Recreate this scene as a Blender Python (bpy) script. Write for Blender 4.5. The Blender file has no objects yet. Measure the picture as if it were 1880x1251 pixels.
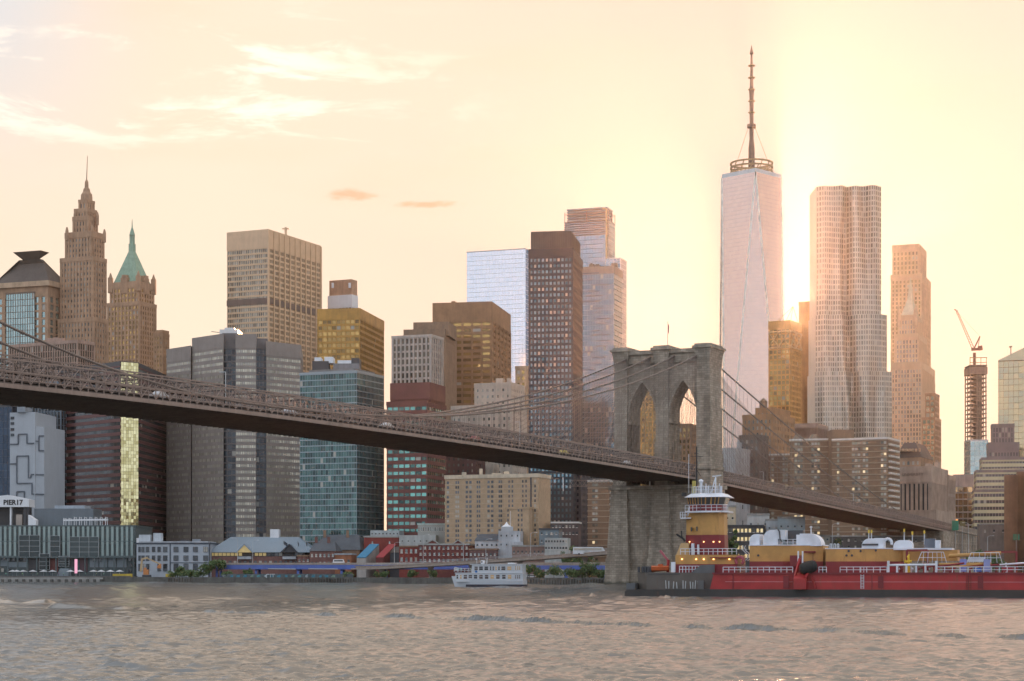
import bpy, math, random
import numpy as np
from mathutils import Vector, Matrix
random.seed(7); rng = np.random.default_rng(11)
scn = bpy.context.scene
COL = scn.collection
R = math.radians
F, CX, HY, CZ = 3430.0, 940.0, 1052.0, 4.5      # focal length in photo pixels, principal column, horizon row, eye height (m)

# ------------------------------------------------------------------ camera
cam_d = bpy.data.cameras.new('camera'); cam = bpy.data.objects.new('camera', cam_d); COL.objects.link(cam)
cam.location = (0, 0, CZ); cam.rotation_euler = (R(90), 0, 0)
cam_d.sensor_width = 36; cam_d.lens = 36*F/1880; cam_d.shift_y = (HY-625.5)/1880
cam_d.clip_start = 1; cam_d.clip_end = 30000
scn.camera = cam

# ------------------------------------------------------------------ sky and sun
SUN_AZ = math.atan((1438-CX)/F)          # to the right of the view axis
SUN_EL = math.atan((HY-565)/F)
SUN_DIR = Vector((math.sin(SUN_AZ)*math.cos(SUN_EL), math.cos(SUN_AZ)*math.cos(SUN_EL), math.sin(SUN_EL)))
wld = bpy.data.worlds.new('World'); scn.world = wld; wld.use_nodes = True
wt = wld.node_tree; wt.nodes.clear()
class NT:
    """small helper for writing node trees as expressions"""
    def __init__(s, t): s.t = t
    def n(s, typ, **kw):
        nd = s.t.nodes.new(typ)
        for k, v in kw.items(): setattr(nd, k, v)
        return nd
    def put(s, sock, v):
        if isinstance(v, bpy.types.NodeSocket): s.t.links.new(v, sock)
        elif v is not None: sock.default_value = v
    def m(s, op, a, b=None, c=None, clamp=False):
        nd = s.n('ShaderNodeMath', operation=op, use_clamp=clamp)
        s.put(nd.inputs[0], a); s.put(nd.inputs[1], b); s.put(nd.inputs[2], c)
        return nd.outputs[0]
    def vm(s, op, a, b=None, out=0):
        nd = s.n('ShaderNodeVectorMath', operation=op); s.put(nd.inputs[0], a)
        if op == 'SCALE': s.put(nd.inputs['Scale'], b)
        else: s.put(nd.inputs[1], b)
        return nd.outputs[out]
    def mix(s, f, a, b, blend='MIX'):
        nd = s.n('ShaderNodeMix', data_type='RGBA', blend_type=blend)
        s.put(nd.inputs[0], f); s.put(nd.inputs[6], a); s.put(nd.inputs[7], b)
        return nd.outputs[2]
    def step(s, x, lo, hi, a=0., b=1.):
        nd = s.n('ShaderNodeMapRange', interpolation_type='SMOOTHSTEP')
        s.put(nd.inputs[0], x)
        for i, v in enumerate((lo, hi, a, b)): s.put(nd.inputs[i+1], v)
        return nd.outputs[0]
    def noise(s, vec, scale, detail=4., rough=.55, dim='3D', dist=0.):
        nd = s.n('ShaderNodeTexNoise', noise_dimensions=dim); s.put(nd.inputs['Vector'], vec)
        nd.inputs['Scale'].default_value = scale; nd.inputs['Detail'].default_value = detail
        nd.inputs['Roughness'].default_value = rough; nd.inputs['Distortion'].default_value = dist
        return nd.outputs['Fac']
    def xyz(s, v):
        nd = s.n('ShaderNodeSeparateXYZ'); s.put(nd.inputs[0], v); return nd.outputs
    def vec(s, x, y, z):
        nd = s.n('ShaderNodeCombineXYZ')
        for i, q in enumerate((x, y, z)): s.put(nd.inputs[i], q)
        return nd.outputs[0]
def c4(c): return (c[0], c[1], c[2], 1.0)

W = NT(wt)
sky = W.n('ShaderNodeTexSky', sky_type='NISHITA'); sky.sun_disc = False
sky.sun_elevation = SUN_EL; sky.sun_rotation = SUN_AZ
sky.altitude = 0; sky.air_density = 1.0; sky.dust_density = 1.5; sky.ozone_density = 1.0
d_ = W.n('ShaderNodeTexCoord').outputs['Generated']
dx, dy, dz = W.xyz(d_)
az = W.m('ARCTAN2', dx, dy); el = W.m('ARCSINE', dz)
cs = W.vm('DOT_PRODUCT', d_, tuple(SUN_DIR), out=1)
ang = W.m('ARCCOSINE', W.m('MINIMUM', cs, 1.0))
# thin high veil of cloud all over the sky, thickest and warmest round the sun, grey-blue away from it
veil_c = W.mix(W.step(ang, .10, .34), c4((5.3, 3.75, 3.2)), c4((6.1, 4.95, 3.9)))
gap = W.m('MULTIPLY', W.step(az, -.17, -.30), W.step(el, .17, .30))      # clearer grey-blue air towards the upper left
veil_c = W.mix(W.m('MULTIPLY', gap, .9), veil_c, c4((4.4, 4.7, 5.1)))
veil_c = W.mix(W.step(ang, .75, 1.7), veil_c, c4((5.6, 6.2, 7.2)))
base = W.mix(0.965, sky.outputs[0], veil_c)
# streaky cumulus lit from behind
pl = W.vec(W.m('MULTIPLY', az, 5.0), W.m('MULTIPLY', el, 22.0), 0.0)
nz = W.noise(pl, 2.3, 10., .66, dist=.5)
band = W.m('MULTIPLY', W.step(el, .205, .238), W.step(el, .305, .268))
left = W.step(az, .02, -.13)
cl = W.m('MULTIPLY', W.step(nz, .51, .64), W.m('MULTIPLY', band, left))
base = W.mix(W.m('MULTIPLY', cl, .8), base, c4((8.2, 7.2, 6.0)))
nz2 = W.noise(pl, .8, 5., .55)
base = W.mix(W.m('MULTIPLY', W.step(nz2, .48, .66), W.m('MULTIPLY', W.step(el, .10, .2), .25)), base, c4((6.4, 4.4, 3.1)))
def puff(az0, el0, ra, re, seed):
    u = W.m('DIVIDE', W.m('SUBTRACT', az, az0), ra); v = W.m('DIVIDE', W.m('SUBTRACT', el, el0), re)
    r = W.m('SQRT', W.m('ADD', W.m('MULTIPLY', u, u), W.m('MULTIPLY', v, v)))
    nn = W.noise(W.vec(W.m('MULTIPLY', az, 60.), W.m('MULTIPLY', el, 170.), seed), 1.0, 5., .6)
    return W.step(W.m('ADD', r, W.m('MULTIPLY', W.m('SUBTRACT', nn, .5), 2.6)), 1.1, .3)
pf = W.m('MAXIMUM', puff(-.084, .1985, .017, .0036, 1.), puff(-.0445, .1945, .017, .0022, 4.))
base = W.mix(W.m('MULTIPLY', pf, .85), base, c4((5.4, 3.2, 2.0)))
bg = W.n('ShaderNodeBackground'); W.put(bg.inputs[0], base); bg.inputs[1].default_value = 0.10
wo = W.n('ShaderNodeOutputWorld'); wt.links.new(bg.outputs[0], wo.inputs[0])
wld.cycles.sampling_method = 'MANUAL'; wld.cycles.sample_map_resolution = 512

sun_d = bpy.data.lights.new('sun', 'SUN'); sun_d.energy = 2.0; sun_d.angle = R(0.5); sun_d.color = (1.0, .47, .25)
sun = bpy.data.objects.new('sun', sun_d); COL.objects.link(sun); sun.location = (0, 0, 900)
sun.rotation_euler = SUN_DIR.to_track_quat('Z', 'Y').to_euler()
scn.view_settings.view_transform = 'Standard'; scn.view_settings.look = 'None'
scn.view_settings.exposure = 0.75; scn.view_settings.gamma = 1.0; scn.view_settings.use_curve_mapping = False
cy = scn.cycles
cy.max_bounces = 6; cy.diffuse_bounces = 3; cy.glossy_bounces = 4; cy.transmission_bounces = 4
cy.volume_bounces = 1; cy.transparent_max_bounces = 8; cy.caustics_reflective = False; cy.caustics_refractive = False
cy.sample_clamp_indirect = 3.0; cy.use_denoising = True

# ------------------------------------------------------------------ pixel -> place
def X(px, D): return (px-CX)/F*D
def Z(py, D): return CZ+(HY-py)/F*D
def P(px, py, D): return (X(px, D), D, Z(py, D))

# ------------------------------------------------------------------ mesh builder
ORG = {}
class MB:
    def __init__(s): s.v = []; s.f = []; s.uv = []; s.mi = []
    def face(s, pts, uv=None, mi=0):
        i = len(s.v); s.v.extend(pts); n = len(pts)
        s.f.append(tuple(range(i, i+n))); s.uv.extend(uv or [(0., 0.)]*n); s.mi.append(mi)
    def poly(s, pts, faces, mi=0):
        i = len(s.v); s.v.extend(pts)
        for f in faces:
            s.f.append(tuple(i+k for k in f)); s.uv.extend([(0., 0.)]*len(f)); s.mi.append(mi)
    def hexa(s, b, t, mi=0):           # bottom ring b, top ring t (4 points each, counter-clockwise seen from above)
        n = len(b)
        fs = [tuple(range(n-1, -1, -1)), tuple(range(n, 2*n))]
        fs += [(k, (k+1) % n, n+(k+1) % n, n+k) for k in range(n)]
        s.poly(list(b)+list(t), fs, mi)
    def prism(s, poly, z0, z1, mi=0, top=None):
        t = top or poly
        s.hexa([(p[0], p[1], z0) for p in poly], [(p[0], p[1], z1) for p in t], mi)
    def box(s, x0, x1, y0, y1, z0, z1, mi=0):
        s.prism([(x0, y0), (x1, y0), (x1, y1), (x0, y1)], z0, z1, mi)
    def obox(s, c, u, v, w, mi=0):     # centre and three half vectors
        c, u, v, w = Vector(c), Vector(u), Vector(v), Vector(w)
        s.hexa([tuple(c-u-v-w), tuple(c+u-v-w), tuple(c+u+v-w), tuple(c-u+v-w)],
               [tuple(c-u-v+w), tuple(c+u-v+w), tuple(c+u+v+w), tuple(c-u+v+w)], mi)
    def bar(s, a, b, w, h=None, mi=0, up=(0, 0, 1)):
        a, b = Vector(a), Vector(b); d = b-a
        if d.length < 1e-6: return
        h = h or w; dn = d.normalized(); up = Vector(up)
        if abs(dn.dot(up)) > .99: up = Vector((0, 1, 0))
        sd = dn.cross(up).normalized(); u2 = sd.cross(dn)
        s.obox((a+b)/2, sd*(w/2), d/2, u2*(h/2), mi)
    def tube(s, a, b, r, n=6, r2=None, mi=0, caps=True):
        a, b = Vector(a), Vector(b); d = (b-a).normalized(); r2 = r if r2 is None else r2
        up = Vector((0, 0, 1)) if abs(d.z) < .95 else Vector((1, 0, 0))
        x = d.cross(up).normalized(); y = x.cross(d)
        pa = [tuple(a+(x*math.cos(k*2*math.pi/n)+y*math.sin(k*2*math.pi/n))*r) for k in range(n)]
        pb = [tuple(b+(x*math.cos(k*2*math.pi/n)+y*math.sin(k*2*math.pi/n))*r2) for k in range(n)]
        fs = [((k+1) % n, k, n+k, n+(k+1) % n) for k in range(n)]
        if caps: fs += [tuple(range(n)), tuple(range(2*n-1, n-1, -1))]
        s.poly(pa+pb, fs, mi)
    def path(s, pts, r, n=6, mi=0):
        for a, b in zip(pts, pts[1:]): s.tube(a, b, r, n, mi=mi)
    def lathe(s, c, prof, n=12, mi=0):  # profile of (radius, z), about the vertical through c
        pts = []; fs = []
        for (r, z) in prof:
            for k in range(n):
                a = k*2*math.pi/n; pts.append((c[0]+r*math.cos(a), c[1]+r*math.sin(a), z))
        for i in range(len(prof)-1):
            for k in range(n):
                fs.append((i*n+k, i*n+(k+1) % n, (i+1)*n+(k+1) % n, (i+1)*n+k))
        fs.append(tuple(range(n-1, -1, -1))); fs.append(tuple((len(prof)-1)*n+k for k in range(n)))
        s.poly(pts, fs, mi)
    def mesh(s, name, mats, org=(0, 0, 0), smooth=False):
        me = bpy.data.meshes.new(name)
        vs = np.array(s.v, dtype=np.float64)-np.array(org) if s.v else []
        me.from_pydata([tuple(v) for v in vs], [], s.f)
        uvl = me.uv_layers.new(name='UVMap'); uvl.data.foreach_set('uv', np.array(s.uv, dtype=np.float32).ravel())
        if not isinstance(mats, (list, tuple)): mats = [mats]
        for m in mats: me.materials.append(m)
        if len(mats) > 1: me.polygons.foreach_set('material_index', s.mi)
        if smooth: me.polygons.foreach_set('use_smooth', [True]*len(s.f))
        me.update(); return me
    def build(s, name, mats, parent=None, kind=None, smooth=False, label=None):
        org = ORG.get(parent.name, (0, 0, 0)) if parent else (0, 0, 0)
        o = bpy.data.objects.new(name, s.mesh(name, mats, org, smooth)); COL.objects.link(o)
        if parent: o.parent = parent; ORG[o.name] = org
        if kind: o['kind'] = kind
        if label: o['label'] = label
        return o
def thing(name, label, cat, loc=(0, 0, 0), group=None):
    o = bpy.data.objects.new(name, None); COL.objects.link(o); o.location = loc; o.empty_display_size = 2
    o['label'] = label; o['category'] = cat; ORG[o.name] = tuple(loc)
    if group: o['group'] = group
    return o
def tag(o, label, cat, group=None):
    o['label'] = label; o['category'] = cat
    if group: o['group'] = group
    return o
def piece(name, mesh, parent, loc=(0, 0, 0), rot=None):   # instance that shares mesh data; loc is a world point
    o = bpy.data.objects.new(name, mesh); COL.objects.link(o); o.parent = parent
    g = ORG.get(parent.name, (0, 0, 0)); o.location = (loc[0]-g[0], loc[1]-g[1], loc[2]-g[2])
    if rot: o.rotation_euler = rot
    return o
def structure(o): o['kind'] = 'structure'; return o
def text_mesh(txt, size, depth=.02, bold=0.0, sx=1.0):
    cu = bpy.data.curves.new('lettering', 'FONT'); cu.body = txt; cu.size = size; cu.extrude = depth; cu.offset = bold
    cu.align_x = 'CENTER'; cu.align_y = 'CENTER'; cu.resolution_u = 2
    o = bpy.data.objects.new('lettering', cu); COL.objects.link(o); bpy.context.view_layer.update()
    me = bpy.data.meshes.new_from_object(o); bpy.data.objects.remove(o); bpy.data.curves.remove(cu)
    return me

# ------------------------------------------------------------------ materials
MC = {}
def mat(key, fn):
    if key in MC: return MC[key]
    m = bpy.data.materials.new(key); m.use_nodes = True; t = m.node_tree
    b = t.nodes['Principled BSDF']; fn(NT(t), b); MC[key] = m; return m
def plain(key, col, rough=.7, metal=0., var=.25, scale=.15, spec=.5, bump=0., emit=None):
    def fn(n, b):
        pos = n.n('ShaderNodeNewGeometry').outputs['Position']
        f1 = n.noise(pos, scale, 5., .6); f2 = n.noise(n.vm('MULTIPLY', pos, (1., 1., .12)), scale*4, 3., .6)
        f = n.m('ADD', n.m('MULTIPLY', f1, .6), n.m('MULTIPLY', f2, .4))
        k = n.step(f, .3, .7, 1-var, 1+var)
        n.put(b.inputs['Base Color'], n.vm('SCALE', c4(col)[:3], k))
        b.inputs['Roughness'].default_value = rough; b.inputs['Metallic'].default_value = metal
        b.inputs['Specular IOR Level'].default_value = spec
        if bump:
            bp = n.n('ShaderNodeBump'); bp.inputs['Strength'].default_value = bump; bp.inputs['Distance'].default_value = .1
            n.put(bp.inputs['Height'], f2); n.put(b.inputs['Normal'], bp.outputs[0])
        if emit:
            b.inputs['Emission Color'].default_value = c4(emit[0]); b.inputs['Emission Strength'].default_value = emit[1]
    return mat(key, fn)
def glass(key, c1, c2, metal=.5, rough=.08, lit=0., litc=(1., .62, .25), lits=.6, jit=.02, blind=(.42, .39, .33), blinds=.05):
    """glazing seen from outside: one random tint, tilt and blind for each pane (panes are whole UV cells)"""
    def fn(n, b):
        uv = n.n('ShaderNodeUVMap').outputs[0]
        cell = n.vm('FLOOR', uv); info = n.n('ShaderNodeObjectInfo').outputs['Random']
        wn = n.n('ShaderNodeTexWhiteNoise', noise_dimensions='4D'); n.put(wn.inputs['Vector'], cell); n.put(wn.inputs['W'], n.m('MULTIPLY', info, 37.))
        r1 = wn.outputs['Value']; rc = wn.outputs['Color']; r, g, bl = n.xyz(rc)
        col = n.mix(r1, c4(c1), c4(c2))
        isb = n.m('LESS_THAN', g, blinds); col = n.mix(isb, col, c4(blind))
        n.put(b.inputs['Base Color'], col)
        n.put(b.inputs['Metallic'], n.m('MULTIPLY', n.m('SUBTRACT', 1., isb), metal))
        b.inputs['Roughness'].default_value = rough; b.inputs['Specular IOR Level'].default_value = .6
        nor = n.n('ShaderNodeNewGeometry').outputs['Normal']
        j = n.vm('SCALE', n.vm('SUBTRACT', rc, (.5, .5, .5)), jit)
        n.put(b.inputs['Normal'], n.vm('NORMALIZE', n.vm('ADD', nor, j)))
        if lit > .02:
            b.inputs['Emission Color'].default_value = c4(litc)
            n.put(b.inputs['Emission Strength'], n.m('MULTIPLY', n.m('LESS_THAN', bl, lit), lits))
    return mat(key, fn)
# ================================================================== water and land
def wave_sheet():
    ds = [34.]
    while ds[-1] < 1300: ds.append(ds[-1]+max(.13, (.13 if 118 < ds[-1] < 222 else .27)*ds[-1]**2/15435))
    ds = np.array(ds); nc = 500; t = np.linspace(-1, 1, nc)
    D = ds[:, None]; Xg = t[None, :]*(.31*D+14); Y = D+np.zeros_like(Xg)
    dd = np.gradient(ds)[:, None]
    H = np.zeros_like(Xg)
    r = np.random.default_rng(5)
    for k in range(72):
        lam = .45*(8/.45)**(k/71.); th = r.normal(-1.45, .5); kk = 2*math.pi/lam
        a = lam*(.0065 if lam < 2.2 else .0022)*r.uniform(.6, 1.4)
        ph = r.uniform(0, 6.28); cx, cyy = math.cos(th)*kk, math.sin(th)*kk
        fade = np.clip((lam/(2.2*dd)-.55)/.7, 0, 1)
        warp = 1.1*np.sin(Xg*.037*r.uniform(.5, 2)+ph)+1.1*np.sin(Y*.05*r.uniform(.5, 2)+2*ph)
        s = 1-np.abs(np.sin(.5*(cx*Xg+cyy*Y+ph+warp)))
        H += a*fade*2.2*(s**1.6-.4)
    # chop of the open river: long-crested waves that keep their steepness out to the far shore
    rows = (15435/.27*(1/34.-1/D)); dd = .27*D**2/15435; am = np.minimum(dd, 5.)*np.clip((D-70)/160, 0, 1)
    for per, sl in ((2.7, .06), (3.9, .07), (5.9, .05), (9.1, .03)):
        ph = sum(r.uniform(.5, 1.3)*np.sin(Xg/(dd*q+.35)*r.uniform(.8, 1.25)+r.uniform(0, 6.28)+rows*r.uniform(-.5, .5)) for q in (1.2, 2.3, 4.1, 7.0))
        s = 1-np.abs(np.sin(math.pi*rows/per+.9*ph)); H += am*per*sl/3.*(s**1.3-.42)
    H *= 1+.5*np.sin(Xg*.021+Y*.013+1.)*np.sin(Y*.017-Xg*.009)
    # the wake that crosses the picture and a few lone crests
    def crest(p0, p1, amp, wd, wob, seed):
        nonlocal H
        rr = np.random.default_rng(seed); f = [rr.uniform(.05, .5) for _ in range(5)]; q = [rr.uniform(0, 6) for _ in range(5)]
        u = np.clip((Xg-p0[0])/(p1[0]-p0[0]), -.2, 1.2)
        yc = p0[1]+(p1[1]-p0[1])*u+wob*(np.sin(Xg*.11+q[0])+.6*np.sin(Xg*.29+q[1]))
        am = amp*(.6+.55*np.sin(Xg*f[0]+q[2])*np.sin(Xg*f[1]+q[3])+.3*np.sin(Xg*1.1+q[4]+2*np.sin(Xg*.4)))
        am *= np.clip((u+.02)/.05, 0, 1)*np.clip((1.02-u)/.05, 0, 1)
        z = (Y-yc)/wd
        H += am*np.exp(-np.where(z < 0, z*z*1.6, z*z*.25))
    def wp(px, py): D_ = CZ*F/(py-HY); return (X(px, D_), D_)
    crest(wp(380, 1122), wp(1000, 1140), .42, .45, .9, 1)
    crest(wp(900, 1137), wp(1960, 1174), .5, .42, .8, 2)
    crest(wp(90, 1116), wp(260, 1118), .55, 2.0, .5, 3)
    crest(wp(-40, 1105), wp(90, 1107), .5, 2.6, .5, 4)
    crest(wp(1270, 1146), wp(1560, 1160), .35, 1.2, .5, 9)
    for i, (px, py, w_) in enumerate([(1095, 1094, 14), (1143, 1096, 12), (1218, 1097, 14), (955, 1092, 22), (1365, 1102, 18), (1000, 1210, 26), (520, 1197, 20), (290, 1158, 25), (840, 1195, 18), (1140, 1198, 24), (700, 1165, 25), (1500, 1200, 20)]):
        crest(wp(px-w_, py), wp(px+w_, py+1), .4 if py < 1120 else .2, 1.3 if py < 1120 else .5, .3, 20+i)
    n = len(ds)
    vs = np.stack([Xg, Y, H], -1).reshape(-1, 3)
    idx = np.arange(n*nc).reshape(n, nc)
    q = np.stack([idx[:-1, :-1], idx[:-1, 1:], idx[1:, 1:], idx[1:, :-1]], -1).reshape(-1, 4)
    me = bpy.data.meshes.new('water')
    me.vertices.add(len(vs)); me.vertices.foreach_set('co', vs.astype(np.float32).ravel())
    me.loops.add(q.size); me.loops.foreach_set('vertex_index', q.astype(np.int32).ravel())
    me.polygons.add(len(q)); me.polygons.foreach_set('loop_start', np.arange(0, q.size, 4, dtype=np.int32))
    me.polygons.foreach_set('use_smooth', np.ones(len(q), dtype=bool))
    me.update(calc_edges=True); return me
def water_mat(n, b):
    pos = n.n('ShaderNodeNewGeometry').outputs['Position']
    a = n.noise(n.vm('MULTIPLY', pos, (1., .8, 1.)), 3.4, 5., .62); c = n.noise(pos, .5, 3., .5)
    bp = n.n('ShaderNodeBump'); bp.inputs['Strength'].default_value = .3; bp.inputs['Distance'].default_value = .05
    n.put(bp.inputs['Height'], n.m('ADD', a, n.m('MULTIPLY', c, 1.2))); n.put(b.inputs['Normal'], bp.outputs[0])
    b.inputs['Base Color'].default_value = (.10, .105, .10, 1); b.inputs['Roughness'].default_value = .2
    b.inputs['IOR'].default_value = 2.1
WATER = mat('river_water', water_mat)
o = bpy.data.objects.new('water', wave_sheet()); COL.objects.link(o); o.data.materials.append(WATER); structure(o)
mb = MB(); mb.face([(-6000, -400, -1.3), (6000, -400, -1.3), (6000, 1400, -1.3), (-6000, 1400, -1.3)])
structure(mb.build('water', WATER))

def shore(px): return 965+(735-965)*px/1110. if px < 1110 else 735+(px-1110)*.22
ASPH = plain('asphalt_ground', (.06, .058, .056), .9, var=.3, scale=.05)
CONC = plain('concrete', (.30, .29, .27), .85, var=.3, scale=.2, bump=.3)
DARKWALL = plain('seawall_stone', (.10, .10, .09), .9, var=.45, scale=.3, bump=.5)
front = [(-6000, 965.)]+[(X(p, shore(p)), shore(p)) for p in (-700, -300, 0, 300, 600, 900, 1110, 1400, 1800, 2200)]+[(6000, 1300.)]
mb = MB(); pts = front+[(6000, 9000), (-6000, 9000)]
mb.face([(p[0], p[1]+1.2, 2.2) for p in pts]); structure(mb.build('ground', ASPH))
mb = MB()
for a, b in zip(front, front[1:]):
    mb.hexa([(a[0], a[1], -2), (b[0], b[1], -2), (b[0], b[1]+1.6, -2), (a[0], a[1]+1.6, -2)],
            [(a[0], a[1], 2.45), (b[0], b[1], 2.45), (b[0], b[1]+1.6, 2.45), (a[0], a[1]+1.6, 2.45)])
structure(mb.build('seawall', DARKWALL))

# ================================================================== suspension bridge
TC = Vector((54.6, 655., 0.)); AX = Vector((-.43, -.903, 0)).normalized(); WX = Vector((.903, -.43, 0)).normalized()
def BP(s, off, z): q = TC+AX*s+WX*off; return (q.x, q.y, z)
def deck_z(s):                      # underside of the outer girder
    if s >= 230: return 38.0-1.3*((s-230)/131)**2
    if s >= 0: return 38.0-1.5*((s-230)/230)**2
    return 36.5+s*.0262
def cable_z(s):
    if s >= 285: return 40.2+7.8*((s-285)/76)**2
    if s >= 0: return 40.2+41.0*((285-s)/285)**2
    u = -s/284.; return 81.2+(33.5-81.2)*u-9.0*u*(1-u)
def stone_mat(n, b):
    # courses of granite: follow the two wall directions with the larger horizontal coordinate
    pos = n.n('ShaderNodeNewGeometry').outputs['Position']; nor = n.n('ShaderNodeNewGeometry').outputs['Normal']
    u1 = n.vm('DOT_PRODUCT', pos, tuple(WX), out=1); u2 = n.vm('DOT_PRODUCT', pos, tuple(AX), out=1)
    k = n.m('GREATER_THAN', n.m('ABSOLUTE', n.vm('DOT_PRODUCT', nor, tuple(AX), out=1)), .6)
    u = n.m('ADD', n.m('MULTIPLY', u1, k), n.m('MULTIPLY', u2, n.m('SUBTRACT', 1., k)))
    z = n.xyz(pos)[2]
    br = n.n('ShaderNodeTexBrick'); n.put(br.inputs['Vector'], n.vec(u, z, 0.)); br.inputs['Scale'].default_value = 1.
    br.inputs['Brick Width'].default_value = 1.9; br.inputs['Row Height'].default_value = .78; br.inputs['Mortar Size'].default_value = .045
    br.inputs['Color1'].default_value = (.48, .405, .32, 1); br.inputs['Color2'].default_value = (.32, .27, .21, 1); br.inputs['Mortar'].default_value = (.23, .195, .155, 1)
    f = n.noise(n.vm('MULTIPLY', pos, (1., 1., .18)), .35, 5., .65)
    g = n.noise(pos, .06, 3., .5)
    kk = n.m('MULTIPLY', n.step(f, .3, .72, .7, 1.12), n.step(g, .3, .7, .8, 1.15))
    tide = n.step(n.m('ADD', z, n.m('MULTIPLY', f, 1.5)), 2.6, 1.6)
    n.put(b.inputs['Base Color'], n.mix(n.m('MULTIPLY', tide, .8), n.vm('SCALE', br.outputs['Color'], kk), (.05, .055, .04, 1))); b.inputs['Roughness'].default_value = .9
    bp = n.n('ShaderNodeBump'); bp.inputs['Strength'].default_value = .7; bp.inputs['Distance'].default_value = .2
    n.put(bp.inputs['Height'], n.m('ADD', n.m('MULTIPLY', br.outputs['Fac'], -1.), n.m('MULTIPLY', f, .8))); n.put(b.inputs['Normal'], bp.outputs[0])
STONE = mat('granite_courses', stone_mat)
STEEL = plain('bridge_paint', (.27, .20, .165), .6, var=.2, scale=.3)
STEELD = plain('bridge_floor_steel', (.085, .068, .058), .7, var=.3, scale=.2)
CABLE = plain('cable_wrap', (.20, .155, .13), .55, var=.15, scale=.5)
bridge = thing('suspension_bridge', 'stone and steel suspension bridge crossing the river in front of the towers', 'bridge', (55., 655., 0.))

def bx(mb, s0, s1, o0, o1, z0, z1, grow=0.):    # box in bridge axes; grow widens the bottom
    b = [BP(s1+grow, o0-grow, z0), BP(s1+grow, o1+grow, z0), BP(s0-grow, o1+grow, z0), BP(s0-grow, o0-grow, z0)]
    t = [BP(s1, o0, z1), BP(s1, o1, z1), BP(s0, o1, z1), BP(s0, o0, z1)]
    mb.hexa(b, t)
mb = MB()
PO, PI_ = 17.6, 12.9                 # outer and inner edge of the side piers
for sg in (-1, 1):                   # side piers and their set-offs
    a, b = (PI_, PO) if sg > 0 else (-PO, -PI_)
    bx(mb, -6.0, 6.0, a, b, 30.0, 78.0)
    o0, o1 = (a, b+.5) if sg > 0 else (a-.5, b)
    bx(mb, -6.7, 6.7, o0, o1, 29.9, 46.0); bx(mb, -6.35, 6.35, (a if sg > 0 else a-.25), (b+.25 if sg > 0 else b), 46.0, 62.0)
    bx(mb, -7.3, 7.3, (a+.8 if sg > 0 else a-.8), (b+.8 if sg > 0 else b-.8), 40.2, 41.4)
bx(mb, -5.8, 5.8, -2.3, 2.3, 30.0, 78.0); bx(mb, -6.3, 6.3, -2.5, 2.5, 29.95, 50.0)
def arch_wall(oc, hw, sp, ap, top, hd):          # pointed arch: wall above the opening between springing and top
    n = 9; cv = []
    rr = ((ap-sp)**2+hw*hw)/(2*hw)               # radius of each arc
    for k in range(n+1):
        th = k/n*math.acos(max(-1., (rr-hw)/rr)); cv.append((-hw+rr-rr*math.cos(th), sp+rr*math.sin(th)))
    cv2 = cv+[(-x, z) for x, z in reversed(cv[:-1])]
    for (x0, z0), (x1, z1) in zip(cv2, cv2[1:]):
        for hs in (hd, -hd):
            q = [BP(hs, oc+x0, z0), BP(hs, oc+x1, z1), BP(hs, oc+x1, top), BP(hs, oc+x0, top)]
            mb.face(q if hs > 0 else q[::-1])
        mb.face([BP(-hd, oc+x0, z0), BP(-hd, oc+x1, z1), BP(hd, oc+x1, z1), BP(hd, oc+x0, z0)])
    for (x0, z0), (x1, z1) in zip(cv2, cv2[1:]):     # projecting arch ring
        f = 1.12; mk = lambda x, z: (x*f, sp+(z-sp)*f)
        a0, a1 = mk(x0, z0), mk(x1, z1); h2 = hd+.35
        mb.face([BP(h2, oc+x0, z0), BP(h2, oc+x1, z1), BP(h2, oc+a1[0], a1[1]), BP(h2, oc+a0[0], a0[1])])
        mb.face([BP(h2, oc+a0[0], a0[1]), BP(h2, oc+a1[0], a1[1]), BP(hd, oc+a1[0], a1[1]), BP(hd, oc+a0[0], a0[1])])
        mb.face([BP(hd, oc+x0, z0), BP(hd, oc+x1, z1), BP(h2, oc+x1, z1), BP(h2, oc+x0, z0)])
for oc in (-7.6, 7.6):
    arch_wall(oc, 5.3, 57.5, 71.2, 78.0, 4.9)
    for sg in (-1, 1):                            # imposts at the springing
        bx(mb, -5.2, 5.2, oc+sg*5.0-.35, oc+sg*5.0+.35, 56.6, 57.6)
tower = mb.build('stone_tower', STONE, bridge)
mb = MB()
bx(mb, -5.6, 5.6, -17.7, 17.7, 77.6, 78.6); bx(mb, -5.3, 5.3, -17.6, 17.6, 78.6, 80.8); bx(mb, -6.2, 6.2, -18.1, 18.1, 80.8, 82.1)
for a, b in ((-17.9, -12.6), (-2.6, 2.6), (12.6, 17.9)):
    bx(mb, -6.3, 6.3, a, b, 75.5, 78.2, -.25); bx(mb, -6.6, 6.6, a-.2, b+.2, 78.2, 80.2, -.3); bx(mb, -7.0, 7.0, a-.6, b+.6, 80.2, 82.0, -.4); bx(mb, -7.5, 7.5, a-1.0, b+1.0, 82.0, 82.8); bx(mb, -6.8, 6.8, a-.3, b+.3, 82.8, 83.5)
    pass
mb.build('cornice', STONE, tower)
mb = MB()                                         # shaft below the roadway
bx(mb, -6.2, 6.2, -17.0, 17.0, 1.0, 33.6)
for a, b in ((-18.6, -12.6), (-3.0, 3.0), (12.6, 18.6)):
    bx(mb, -7.2, 7.2, a, b, 24.0, 33.7, .35); bx(mb, -7.7, 7.7, a-.4, b+.4, 9.5, 24.0, .7)
    bx(mb, -8.9, 8.9, a-1.3, b+1.3, -3.0, 9.5, .5)
bx(mb, -7.9, 7.9, -19.2, 19.2, 33.6, 34.9)
bx(mb, -7.4, 7.4, -18.8, 18.8, -3.0, 5.5, .6)
mb.build('tower_base', STONE, bridge)
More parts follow.
